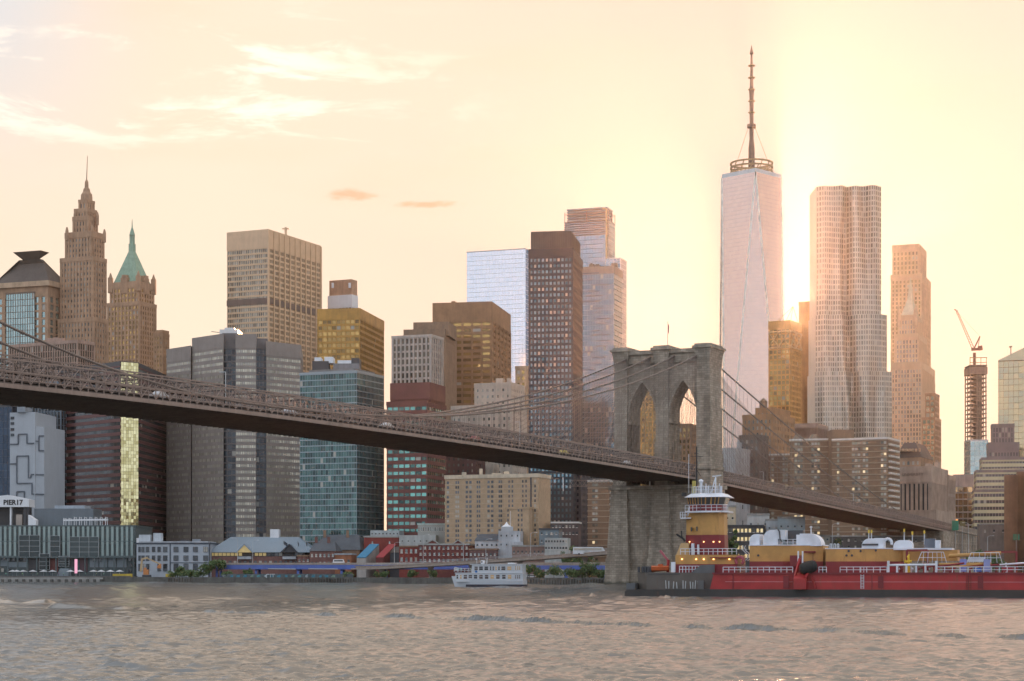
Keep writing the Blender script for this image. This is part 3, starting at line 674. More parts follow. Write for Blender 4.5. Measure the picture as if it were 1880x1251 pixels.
# oxblood brick tower with green windows
t, p, z = tower_('red_banded_tower', 'dark red tower with bright green ribbon windows below the bridge gap', 985, [(711, 784, 818, 736, 0), (718, 788, 816, 702, 2, dict(cap=9))], th=.30, glassm=glass('emerald_glass', (.03, .06, .055), (.20, .46, .40), .6, .06, lit=.008, litc=(.45, 1., .65), lits=.15, blinds=.04), wallm=plain('maroon_brick', (.16, .055, .045), .7, var=.15), bay=3.3, fl=3.75, pier=(.45, .25), span=(2.0, .32), cap=2., split=True)
t, p, z = tower_('limestone_block', 'old pale limestone block rising behind the bridge cables', 1100, [(829, 940, 966, 742, 0), (872, 938, 962, 702, 6)], th=.34, glassm=G_OLD, wallm=plain('weathered_limestone', (.48, .41, .34), .85, var=.2), bay=3.2, fl=4.0, pier=(1.9, .3), span=(2.2, .25), cap=2.5, clut=3)
tower_('brown_sliver_tower', 'thin brown building sliver beside the black tower', 1180, [(947, 966, 972, 672, 0)], th=.34, glassm=G_WRM, wallm=TAN, bay=3, fl=3.9, pier=(1.4, .3), span=(1.6, .2), cap=2.)

# black gridded tower
DG = plain('charcoal_precast', (.03, .036, .044), .7, var=.12)
t, p, z = tower_('black_gridded_tower', 'black tower with a grid of small pale windows beside the stone bridge tower', 1000, [(972, 1051, 1068, 456, 0, dict(cap=4.5))], th=.16, glassm=glass('grid_panes', (.10, .21, .25), (.28, .44, .50), .5, .08, lit=.008, blinds=.12), wallm=DG, bay=2.05, fl=3.1, pier=(.95, .45), span=(1.45, .4))
q = inset(p, -.9); m = MB(); m.prism(q, z-.3, Z(423, 1000)); m.build('plant_crown', plain('crown_louvre', (.10, .08, .068), .6), t)
m = MB()
for (a, b) in ((q[0], q[1]), (q[1], q[2])): grid_face(m, None, a, b, z, Z(424, 1000), 22, 1, (.35, .25), None)
m.build('crown_fins', plain('crown_louvre', (.10, .08, .068), .6), t, kind='stuff')

t, p, z = tower_('blue_glass_tower', 'blue glass tower with open framed crown behind the black tower', 1750, [(1037, 1117, 1129, 404, 0), ], th=.32, glassm=G_BLU, wallm=BLUEM, bay=3., fl=4.2, pier=(.14, .1), span=(.3, .1), cap=1.)
m = MB(); D = 1750
for k in range(5): m.prism(inset(p, -1.5), z+1+k*2.6, z+2.2+k*2.6)
m.build('louvre_decks', plain('deck_blue', (.19, .28, .34), .5), t)
m = MB()
for v in p+[tuple((Vector(p[0])+Vector(p[1]))/2), tuple((Vector(p[1])+Vector(p[2]))/2)]: m.tube((v[0], v[1], z-1), (v[0], v[1], Z(386, D)), .45, 6)
for a, b in ((p[0], p[1]), (p[1], p[2])): m.tube((a[0], a[1], Z(390, D)), (b[0], b[1], Z(390, D)), .35, 6)
m.build('crown_frame', plain('rusty_steel', (.26, .20, .17), .6), t)
m = MB(); v = p[1]; m.tube((v[0]-2, v[1]-1.2, GZ), (v[0]-2, v[1]-1.2, Z(384, D)), .9, 6); m.tube((v[0]-2, v[1]-1.5, Z(384, D)), (v[0]-6, v[1]-1.5, Z(383, D)), .7, 6); m.build('hoist_mast', plain('hoist_tan', (.50, .40, .24), .6), t)
m = MB()
for y in range(404, 432, 4): grid_face(None, m, p[0], p[1], Z(y+2.2, D), Z(y, D), 1, 1, None, (1.2, .5))
m.build('crown_bands', DARK, t, kind='stuff')
t2, p, z = tower_('blue_glass_annex_tower', 'lower blue glass shaft joined right of the framed blue tower', 1720, [(1112, 1139, 1150, 473, 0)], th=.32, glassm=G_BLU, wallm=PALE, bay=4, fl=4.2, pier=(.5, .2), span=(.25, .1), cap=.8)
t, p, z = tower_('blue_residential_tower', 'slim blue glass tower with tan roof slab left of the stone bridge tower', 1350, [(1069, 1127, 1143, 488, 0, dict(cap=5.5, capm=plain('tan_slab', (.30, .23, .185), .7)))], th=.30, glassm=glass('slate_blue_glass', (.06, .15, .20), (.14, .26, .32), .7, .06, blinds=.04), wallm=BLUEM, bay=1.9, fl=3.7, pier=(.12, .1), span=(.45, .15))
clutter(t, p, z, BRN2, 3, 5., 3)
m = MB()
r = random.Random(4)
for k in range(30):
    y = 500+k*10.3+r.uniform(-2, 2); a, b = Vector(p[0]), Vector(p[1]); u0 = r.choice([.02, .1, .3, .45]); u1 = min(.98, u0+r.uniform(.25, .6))
    grid_face(None, m, tuple(a+(b-a)*u0), tuple(a+(b-a)*u1), Z(y+2.5, 1350), Z(y, 1350), 1, 1, None, (.9, .35))
m.build('balcony_bands', plain('slate_band', (.07, .09, .11), .6), t, kind='stuff')

# ---- the tallest tower: square base twisting to a square turned by 45 degrees
D = 1903; cx0, cy0 = X(1387, D), D+31; h = 30.8; zb, zt = 57., 413.
t = thing('tallest_glass_tower', 'tallest mirror glass tower with tapering triangular facets and a spire', 'skyscraper', (cx0, cy0, GZ))
bs = [(cx0-h, cy0-h), (cx0+h, cy0-h), (cx0+h, cy0+h), (cx0-h, cy0+h)]; ts = [(cx0, cy0-h), (cx0+h, cy0), (cx0, cy0+h), (cx0-h, cy0)]
m = MB(); m.prism(bs, GZ, zb); m.build('podium', PALE, t)
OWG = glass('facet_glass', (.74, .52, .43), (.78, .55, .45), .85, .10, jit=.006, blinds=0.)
NF = 86
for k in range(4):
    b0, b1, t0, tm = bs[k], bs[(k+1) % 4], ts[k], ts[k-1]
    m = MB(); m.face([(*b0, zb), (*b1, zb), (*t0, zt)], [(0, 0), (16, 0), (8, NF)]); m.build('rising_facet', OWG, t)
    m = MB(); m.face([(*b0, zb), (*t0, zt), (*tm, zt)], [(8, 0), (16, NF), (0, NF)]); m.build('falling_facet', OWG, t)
m = MB()
for k in range(4):
    b0, b1, t0, tm = bs[k], bs[(k+1) % 4], ts[k], ts[k-1]
    m.bar((*b0, zb), (*t0, zt), 1.5); m.bar((*b1, zb), (*t0, zt), 1.5)
m.build('facet_edges', plain('bright_edge_steel', (.85, .76, .64), .35, metal=.3), t)
m = MB()
for j in range(1, NF):
    f = j/NF; z = zb+(zt-zb)*f; ring = []
    for k in range(4):
        b0, b1, t0 = Vector(bs[k]), Vector(bs[(k+1) % 4]), Vector(ts[k]); ring += [b0+(t0-b0)*f, b1+(t0-b1)*f]
    for i in range(8):
        a, b = ring[i], ring[(i+1) % 8]
        if (b-a).length > .3 and seen(a, b): grid_face(None, m, a, b, z, z+.7, 1, 1, None, (.22, .06))
m.build('storey_lines', plain('facet_spandrel', (.66, .50, .45), .15, metal=.85), t, kind='stuff')
m = MB(); m.prism(ts, zt, zt+4.); m.build('parapet', PALE, t)
GOLDS = plain('gilded_steel', (.46, .30, .15), .5, metal=.3)
m = MB(); rc = (cx0, cy0); 
for rz in (zt+6, zt+10.5, zt+15):
    for k in range(28):
        a0, a1 = k*2*math.pi/28, (k+1)*2*math.pi/28; m.bar((rc[0]+21.5*math.cos(a0), rc[1]+21.5*math.sin(a0), rz), (rc[0]+21.5*math.cos(a1), rc[1]+21.5*math.sin(a1), rz), 1.6, 1.5)
for k in range(14):
    a0 = k*2*math.pi/14; m.bar((rc[0]+21.5*math.cos(a0), rc[1]+21.5*math.sin(a0), zt+4), (rc[0]+21.5*math.cos(a0+.2), rc[1]+21.5*math.sin(a0+.2), zt+16), .8)
    m.bar((rc[0]+21.5*math.cos(a0), rc[1]+21.5*math.sin(a0), zt+10), (rc[0]+3*math.cos(a0), rc[1]+3*math.sin(a0), zt+4), .7)
m.build('communications_ring', GOLDS, t)
zs = lambda y: Z(y, D+31)
m = MB(); m.lathe(rc, [(3.6, zt), (3.2, zs(272)), (2.2, zs(255)), (2.3, zs(236)), (4.6, zs(235.5)), (4.6, zs(229)), (2.0, zs(228)), (2.2, zs(180)), (2.6, zs(168)), (1.9, zs(160)), (1.3, zs(120)), (1.0, zs(101)), (2.1, zs(99)), (.15, zs(83))], 10); sp_ = m.build('spire', plain('spire_steel', (.26, .16, .11), .5, metal=.3), t)
for y in (121, 143, 165, 186, 207): m = MB(); m.lathe(rc, [(3.6, zs(y+.8)), (3.6, zs(y-.8))], 10); m.build('spire_platform', GOLDS, sp_)
m = MB()
for sg in (-1, 1): m.tube((rc[0]+sg*3, rc[1], zs(232)), (rc[0]+sg*16, rc[1]-8, zt+15), .22, 4)
m.build('guy_wires', GOLDS, t)

# ---- right of the bridge tower
tower_('arch_framed_tower', 'amber block seen through the left arch of the bridge tower', 1300, [(1150, 1205, 1222, 692, 0)], th=.4, glassm=G_WRM, wallm=plain('glow_amber_stone', (.58, .32, .10), .7), bay=2.6, fl=3.6, pier=(1.2, .3), span=(1.5, .25), cap=3)
tower_('arch_framed_block', 'lower brown block seen through the right arch of the bridge tower', 1180, [(1222, 1268, 1290, 778, 0), (1226, 1240, 1246, 722, 4)], th=.4, glassm=G_WRM, wallm=plain('ochre_brick', (.36, .20, .10), .85), bay=2.6, fl=3.6, pier=(1.2, .3), span=(1.5, .25), cap=2)
AMB = plain('glow_amber_stone', (.58, .32, .10), .7)  # orange sun glow put into the stone colour
t, p, z = tower_('braced_amber_tower', 'amber tower with cross braced crown in front of the tallest tower', 1400, [(1412, 1450, 1470, 588, 0, dict(cap=6))], th=.5, glassm=G_WRM, wallm=AMB, bay=3., fl=3.9, pier=(.8, .4), span=(1.3, .3))
m = MB()
for (a, b) in ((p[0], p[1]), (p[1], p[2])):
    a, b = Vector(a), Vector(b); nn = Vector(((b-a).y, -(b-a).x)).normalized()*.7
    for k in range(2):
        q0, q1 = a+(b-a)*(k*.5)+nn, a+(b-a)*(k*.5+.5)+nn; zl, zh = Z(636, 1400), Z(609, 1400)
        m.bar((*q0, zl), (*q1, zh), 1.1, .6); m.bar((*q0, zh), (*q1, zl), 1.1, .6)
    for zz in (Z(637, 1400), Z(608, 1400)): m.bar((*(a+nn), zz), (*(b+nn), zz), 1., .8)
m.build('cross_bracing', plain('pale_amber', (.62, .44, .24), .7), t)
m = MB(); ap = P(1456, 563, 1420)
for v in p: m.tube((v[0]*.7+ap[0]*.3, v[1]*.7+ap[1]*.3, z), ap, .22, 4)
m.build('roof_derrick', AMB, t)
tower_('plain_brown_slab', 'plain windowless brown slab tower left of the rippling tower', 1440, [(1467, 1494, 1512, 553, 0, dict(cap=3))], th=.45, glassm=G_BRN, wallm=plain('ochre_slab', (.44, .25, .09), .8), bay=10, fl=30, pier=(9.9, .2), span=(.6, .25))

# rippling residential tower: every cell of the skin is a framed, recessed pane
def ripple():
    D = 1259; t = thing('rippling_steel_tower', 'tall residential tower with a rippling stainless steel skin', 'skyscraper', (X(1563, D), D+18, GZ))
    RS = plain('rippled_steel', (.50, .44, .36), .4, metal=.35, var=.12, scale=.1); RG = glass('ripple_glass', (.22, .19, .145), (.46, .40, .31), .45, .09, lit=.008)
    for (xl, xr, yb, yt, dd) in ((1497, 1639, 1060, 682, -2), (1499, 1631, 684, 577, 0), (1501, 1621, 579, 340, 1.5)):
        z0, z1 = max(GZ, Z(yb, D)), Z(yt, D); w = X(xr, D)-X(xl, D); nc = round(w/1.55); nf = round((z1-z0)/3.45)
        ms, mg = MB(), MB()
        def pt(i, z):
            u = i/nc; zz = z/265.
            fold = 1.9*math.sin(9.0*u+2.6*math.sin(5*zz+u*2.5)+1.)+1.1*math.sin(19*u-6*zz+2*math.sin(9*zz+u*5))
            crease = 5.5*math.exp(-((u-.475-.03*math.sin(6*zz))/.055)**2)       # the deep valley
            edge = 7.*max(0., abs(u-.5)-.40)**1*6
            return Vector((X(xl, D)+w*u, D+dd+fold*(.35+.65*min(1., 4*min(u, 1-u)))+crease+edge, z))
        fh = (z1-z0)/nf
        for j in range(nf):
            za, zb2 = z0+j*fh, z0+(j+1)*fh
            top = (j >= nf-2)
            for i in range(nc):
                a, b, c, d = pt(i, za), pt(i+1, za), pt(i+1, zb2), pt(i, zb2)
                lo, hi = (.17, .90); s0, s1 = (.16, .84) if i % 2 else (.26, .74)
                def mixp(u, v): q0 = a+(b-a)*u; q1 = d+(c-d)*u; return q0+(q1-q0)*v
                p00, p10, p11, p01 = mixp(s0, lo), mixp(s1, lo), mixp(s1, hi), mixp(s0, hi)
                ms.poly([tuple(q) for q in (a, b, c, d, p00, p10, p11, p01)], [(0, 1, 5, 4), (1, 2, 6, 5), (2, 3, 7, 6), (3, 0, 4, 7)])
                r = Vector((0, .35, 0)); mg.face([tuple(q+r) for q in (p00, p10, p11, p01)], [(i+.1, j+.1), (i+.9, j+.1), (i+.9, j+.9), (i+.1, j+.9)])
        L0, R0 = pt(0, z0), pt(nc, z0); dep = 34
        ms.face([(L0.x, D+dep, z0), tuple(L0), tuple(pt(0, z1)), (L0.x, D+dep, z1)]); ms.face([tuple(R0), (R0.x, D+dep, z0), (R0.x, D+dep, z1), tuple(pt(nc, z1))])
        ms.face([(R0.x, D+dep, z0), (L0.x, D+dep, z0), (L0.x, D+dep, z1), (R0.x, D+dep, z1)])
        ms.face([tuple(pt(i, z1-.4)) for i in range(nc+1)]+[(R0.x, D+dep, z1-.4), (L0.x, D+dep, z1-.4)])
        sk = ms.build('steel_skin', RS, t, kind='stuff'); mg.build('panes', RG, sk, kind='stuff')
ripple()
t, p, z = tower_('limestone_crown_tower', 'tall limestone tower with notched top right of the rippling tower', 1640, [(1634, 1694, 1718, 690, 0), (1636, 1692, 1708, 502, 3, dict(cap=5)), (1639, 1687, 1700, 448, 6, dict(cap=6))], th=.36, glassm=G_WRM, wallm=plain('warm_limestone', (.52, .35, .22), .85), bay=3.4, fl=3.8, pier=(1.7, .4), span=(1.5, .3), cap=3)
t, p, z = tower_('gothic_tower', 'gothic stone tower with green steep crown in front of the limestone tower', 1550, [(1637, 1692, 1715, 664, 0, dict(cap=6)), (1645, 1686, 1700, 612, 6, dict(cap=5)), (1650, 1681, 1693, 578, 10, dict(cap=4))], th=.36, glassm=G_OLD, wallm=plain('cream_terracotta', (.50, .36, .23), .85, var=.15), bay=2.5, fl=3.7, pier=(1.2, .6), span=(1.2, .2))
q = inset(p, -1.5); cen = Vector((sum(v[0] for v in q)/4, sum(v[1] for v in q)/4)); q2 = [tuple(cen+(Vector(v)-cen)*.35) for v in q]
m = MB(); m.prism(q, z-.5, Z(548, 1565), top=q2); m.prism(q2, Z(548, 1565), Z(530, 1565), top=[tuple(cen+(Vector(v)-cen)*.6) for v in q2]); m.lathe(cen, [(2., Z(530, 1565)), (.2, Z(505, 1565))], 8); m.build('steep_crown', plain('verdigris', (.42, .40, .29), .7), t)
for v in p: m = MB(); m.lathe(v, [(1.8, z-10), (1.8, z+2), (.3, z+9)], 6); m.build('corner_turret', TAN, t)
tower_('teal_sliver_block', 'small teal glass block peeking out right of the gothic tower', 1380, [(1693, 1716, 1727, 766, 0), (1699, 1716, 1724, 722, 4)], th=.40, glassm=G_TEA, wallm=BRN, bay=3, fl=3.8, pier=(.8, .3), span=(1.3, .2), cap=1.5)

# brick blocks behind the land span
t, p, z = tower_('water_tank_block', 'brown brick block with a rooftop water tank right of the bridge tower', 1080, [(1364, 1418, 1458, 760, 0), (1388, 1420, 1450, 748, 6)], th=.5, glassm=G_OLD, wallm=plain('ochre_brick', (.36, .20, .10), .85), bay=2.7, fl=3.6, pier=(1.5, .25), span=(1.7, .2), cap=2.5)
v = ((p[0][0]+p[1][0])/2, p[1][1]+8); m = MB(); m.lathe(v, [(2.3, z), (2.3, z+4.2), (.3, z+6)], 12); m.build('water_tank', BRKB, t)
tower_('small_brick_block', 'small dark brick block at the foot of the right bridge cables', 1000, [(1358, 1394, 1410, 798, 0)], th=.5, glassm=G_OLD, wallm=plain('soot_brick', (.16, .115, .09), .85), bay=2.6, fl=3.5, pier=(1.4, .25), span=(1.6, .2), cap=2)
t, p, z = tower_('grey_plant_block', 'pale grey block with roof plant right of the bridge tower', 980, [(1326, 1350, 1376, 822, 0)], th=.5, glassm=G_OLD, wallm=plain('ash_render', (.42, .41, .40), .8), bay=7., fl=8., pier=(5, .25), span=(6, .2), cap=2, clut=2)
tower_('grey_mid_block', 'plain mauve block between the brick block and the apartments', 1180, [(1440, 1500, 1520, 777, 0)], th=.4, glassm=G_BRN, wallm=plain('mauve_render', (.36, .25, .19), .85), bay=20, fl=30, pier=(19, .2), span=(28, .2), cap=3)

# apartment slabs with white floor bands and rows of windows
APW = plain('apartment_brick', (.225, .14, .085), .85, var=.12, scale=.5)
def apartment(label, spec, yt, D, th, nf, seed, group='banded apartment slabs', ybot=945):
    pL, pC, pR = spec; p = corner_plan(pL, pC, pR, D, th); z1 = Z(yt, D)
    t = thing('apartment_slab', label, 'apartment block', ((p[0][0]+p[2][0])/2, (p[0][1]+p[2][1])/2, GZ), group)
    m = MB(); m.prism(p, GZ, z1); wall = m.build('wall', APW, t); fh = 2.95; zs_ = [z1-.4-k*fh for k in range(int((z1-GZ)/fh))]
    r = random.Random(seed); a, b, c = Vector(p[0]), Vector(p[1]), Vector(p[2])
    for (u, v) in ((a, b), (b, c)):
        q = MB(); d = (v-u).normalized(); n = Vector((d.y, -d.x)); e = [u-d*.25+n*.28, v+d*.25+n*.28, v+d*.25, u-d*.25]
        q.prism([(k.x-u.x, k.y-u.y) for k in e], -.16, .16); me = q.mesh('floor_band', plain('slab_band', (.44, .35, .26), .8, var=.1))
        for zz in zs_: piece('floor_band', me, wall, (u.x, u.y, zz))
    wn = MB(); L = (b-a).length; d = (b-a).normalized(); n = Vector((d.y, -d.x)); cols = []; x = 2.5
    while x < L-3:
        k = r.choice((1, 2, 3)); cols.append((x, k)); x += k*1.5+r.choice((1.2, 4.5, 6.5))
    i = 0
    for zz in zs_:
        for (x, k) in cols:
            for s in range(k):
                i += 1; o_ = a+d*(x+s*1.55)+n*.05; e = o_+d*1.25
                wn.face([(o_.x, o_.y, zz-2.1), (e.x, e.y, zz-2.1), (e.x, e.y, zz-.75), (o_.x, o_.y, zz-.75)], [(i+.1, .1), (i+.9, .1), (i+.9, .9), (i+.1, .9)])
    wn.build('windows', glass('flat_windows', (.06, .06, .05), (.40, .36, .27), .35, .1, lit=.10, litc=(1., .72, .36), lits=.45, blinds=.3), wall, kind='stuff')
    bl = MB(); L2 = (c-b).length; d = (c-b).normalized(); n = Vector((d.y, -d.x))
    for zz in zs_:
        for k in range(int(L2/5)):
            o_ = b+d*(1.5+k*5); e = o_+d*3; bl.prism([tuple(w) for w in (o_+n*1.3, e+n*1.3, e, o_)], zz-fh+.2, zz-fh+1.1)
    bl.build('balconies', WHB, wall, kind='stuff')
    m = MB(); m.prism(inset(p, .3), z1, z1+.9); m.build('parapet', WHB, t)
    return t, p, z1
t, p, z = apartment('brown apartment slab with white floor lines and balcony flank behind the land span', (1528, 1630, 1652, ), 806, 900+60, .45, 20, 3)
t, p, z = apartment('brown apartment slab joined left of the balcony flanked slab', (1450, 1531, 1536), 808, 985, .30, 20, 5)
m = MB(); D = 975; m.box(X(1527, D), X(1568, D), D, D+14, GZ, Z(789, D)); m.build('stair_tower', APW, t)
for k, px in enumerate((1455, 1484)): m = MB(); xx = X(px, 995); m.poly([(xx, 1000, z), (xx+9, 1000, z), (xx+4, 1000, z+4.5), (xx, 1010, z), (xx+9, 1010, z), (xx+4, 1010, z+4.5)], [(0, 1, 2), (5, 4, 3), (0, 2, 5, 3), (1, 4, 5, 2)]); m.build('roof_gable', plain('gable_cladding', (.24, .18, .13), .8), t)
apartment('shorter brown apartment slab with white floor lines beside the land span cables', (1408, 1452, 1456), 836, 1010, .3, 16, 8)
apartment('banded apartment slab glimpsed left of the bridge tower base', (1079, 1118, 1124), 884, 960, .3, 14, 9)

# university block, mansard, glass and stepped blocks at the right
t, p, z = tower_('university_hall', 'brown limestone hall with tall slots behind the apartment slabs', 1020, [(1650, 1708, 1738, 856, 0, dict(cap=9))], th=.42, glassm=G_DRK, wallm=plain('mauve_limestone', (.36, .275, .215), .85), bay=2.6, fl=40, pier=(1.5, .6), span=(1., .3), clut=3)
me = text_mesh('UNIVERSITY', 2.2, .08); me.materials.clear(); me.materials.append(plain('letter_bronze', (.13, .09, .07), .6))
a, b = Vector(p[0]), Vector(p[1]); d = (b-a).normalized(); n = Vector((d.y, -d.x)); c = a+d*(b-a).length*.45+n*.9
piece('lettering', me, t, (c.x, c.y, z-4.5), (R(90), 0, math.atan2(d.y, d.x)))
m = MB(); m.prism(inset(p, 4), GZ, Z(937, 1020)); m.build('podium', plain('mauve_limestone', (.36, .275, .215), .85), t)
t, p, z = tower_('mansard_block', 'block under a dark mansard roof behind the university hall', 1130, [(1646, 1690, 1712, 840, 0)], th=.42, glassm=G_OLD, wallm=BRN, bay=3, fl=3.8, pier=(1.5, .3), span=(1.6, .2), cap=1.5)
m = MB(); q = inset(p, .8); m.prism(q, z, Z(812, 1130), top=inset(q, -4.5)); m.build('mansard_roof', SLATE, t)
for k in range(7):
    m = MB(); px = 1654+k*6; m.box(X(px, 1128)-.5, X(px, 1128)+.5, 1130, 1140, Z(829, 1130), Z(824, 1130)); m.build('dormer', TAN, t)
tower_('slotted_stone_block', 'brown stone block with narrow bays right of the university hall', 1060, [(1722, 1740, 1753, 872, 0)], th=.42, glassm=G_BRN, wallm=plain('mauve_limestone', (.36, .275, .215), .85), bay=3, fl=9, pier=(1.2, .4), span=(1.6, .3), cap=2)
tower_('sunset_reflection_block', 'low glass block with painted orange sunset reflection beside the teal shaft', 1240, [(1750, 1786, 1800, 871, 0, dict(cap=8))], th=.3, glassm=glass('sunset_reflection_glass', (.30, .20, .12), (.75, .45, .2), .8, .05, lit=.12, litc=(1., .45, .12), lits=.7, blinds=0.), wallm=plain('lilac_grey', (.42, .34, .30), .6), bay=3.2, fl=4.2, pier=(.3, .2), span=(.8, .2))  # orange reflection painted by tint and pane glow
# unfinished concrete frame
D = 1330; t = thing('unfinished_tower', 'slender unfinished concrete tower with open floors and teal lower glass', 'skyscraper', (X(1797, D), D+8, GZ)); w0, w1 = X(1781, D), X(1812, D)
CF = plain('raw_concrete', (.36, .27, .20), .85)
zt_ = Z(686, D); nfl = 15; zb_ = Z(808, D)
for j in range(nfl+1):
    m = MB(); zz = zb_+(zt_-zb_)*j/nfl; m.box(w0, w1, D, D+16, zz-.2, zz+.35); m.build('floor_slab', CF, t)
m = MB()
for u in (.02, .42, .58, .95):
    for y in (.3, 8., 15.): m.box(w0+(w1-w0)*u-.35, w0+(w1-w0)*u+.35, D+y-.3, D+y+.6, zb_-2, zt_)
m.build('columns', CF, t)
m = MB(); m.box(w0+5, w0+9.5, D+4, D+12, zb_-2, zt_+6); m.build('core', CF, t)
m = MB(); m.box(w0-.3, w1+.3, D-.4, D+16.4, zt_-.5, Z(674, D)); m.box(w0-.1, w1+.1, D-.2, D+16, Z(672.5, D), Z(670, D)); m.build('climbing_screen', plain('screen_mesh', (.27, .18, .14), .8), t)
m = MB()
for px in (1781, 1791, 1801, 1811): m.tube(P(px, 675, D), P(px, 656, D), .25, 5)
m.bar(P(1781, 657, D), P(1812, 657, D), .5); m.bar(P(1781, 666, D), P(1812, 666, D), .4); m.build('top_frame', plain('frame_ochre', (.40, .25, .12), .7), t)
block(t, [(w0, D-.5), (X(1814, D), D-.5), (X(1814, D), D+17), (w0, D+17)], GZ, zb_+.2, G_TEA, PALE, bay=3., fl=3.6, pier=(.15, .1), span=(.2, .1), cap=1., names=('finished_glazing', 'mullions', 'transoms', 'head'))
D = 1338; c = thing('tower_crane', 'luffing tower crane standing on the unfinished tower', 'crane', P(1789, 672, D)); CR = plain('crane_red', (.36, .13, .08), .6)
m = MB(); m.bar(P(1789, 674, D), P(1789, 648, D), 1.8); m.build('mast', CR, c)
m = MB(); m.bar(P(1784, 642, D), P(1801, 641, D), 2.6, 1.8); m.bar(P(1797, 640, D), P(1803, 639, D), 2.8, 3.2); m.build('machine_deck', CR, c)
m = MB()
a, b = Vector(P(1787, 641, D)), Vector(P(1756, 570, D)); off = Vector((.8, 0, .4))
for s in (-1, 1): m.tube(a+off*s, b+off*s*.5, .2, 4)
for k in range(14):
    f0, f1 = k/14, (k+1)/14; m.tube(a+(b-a)*f0+off*(1-f0*.5), a+(b-a)*f1-off*(1-f1*.5), .13, 4)
m.tube(b, b+Vector((-1.6, 0, .6)), .4, 5); m.build('jib', CR, c)
m = MB(); m.bar(P(1788, 641, D), P(1799, 618, D), .8); m.bar(P(1795, 641, D), P(1799, 618, D), .35); m.tube(P(1799, 618, D), P(1757, 572, D), .07, 4); m.tube(P(1756, 571, D), P(1755, 581, D), .08, 4); m.build('a_frame', CR, c)

t, p, z = tower_('right_edge_glass_tower', 'glass tower with sloping roof line cut by the right edge', 1190, [(1833, 1908, 1935, 660, 0)], th=.3, glassm=glass('amber_mirror', (.40, .36, .25), (.60, .45, .25), .8, .06, jit=.02, blinds=0.), wallm=BRN, bay=3., fl=3.8, pier=(.15, .1), span=(.22, .1), cap=.6)
m = MB(); a, b = Vector(p[0]), Vector(p[1]); zA, zB = z-.2, Z(625, 1190)
m.hexa([(*p[0], zA), (*p[1], zA), (*p[2], zA), (*p[3], zA)], [(*p[0], zA+.5), (*p[1], zB), (*p[2], zB), (*p[3], zA+.5)]); m.build('sloped_crown', MC['amber_mirror'], t)
m = MB(); m.tube(P(1856, 652, 1195), P(1856, 637, 1195), .35, 5); m.bar(P(1853, 637.5, 1195), P(1858, 636.5, 1195), .9); m.build('roof_davit', BRN2, t)
YB = plain('straw_spandrel', (.56, .49, .30), .7, var=.08); PK = dict(glassm=glass('plum_glass', (.05, .04, .045), (.13, .11, .11), .4, .1, blinds=.05), wallm=plain('plum_pier', (.20, .155, .145), .7), bay=1.7, fl=3.75, pier=(.5, .2), span=(1.95, .3), cap=1.6, spanm=YB)
t, p, z = tower_('stepped_banded_tower', 'stepped tower with straw coloured storey bands at the right', 1090, [(1789, 1889, 1900, 898, 0), (1793, 1889, 1899, 862, 1.5), (1803, 1888, 1897, 839, 3), (1815, 1870, 1885, 812, 5, dict(spanm=MC['plum_pier'], pier=(.7, .3), cap=5)), (1822, 1861, 1870, 778, 7, dict(spanm=MC['plum_pier'], span=(.6, .1), pier=(.8, .4), cap=2))], th=.2, **PK)
tower_('brown_edge_slab', 'plain dark brown slab at the right edge of the picture', 930, [(1868, 1915, 1925, 866, 0)], th=.25, glassm=G_BRN, wallm=plain('rust_brown', (.20, .105, .06), .85), bay=30, fl=60, pier=(25, .2), span=(1, .3), cap=1.5)

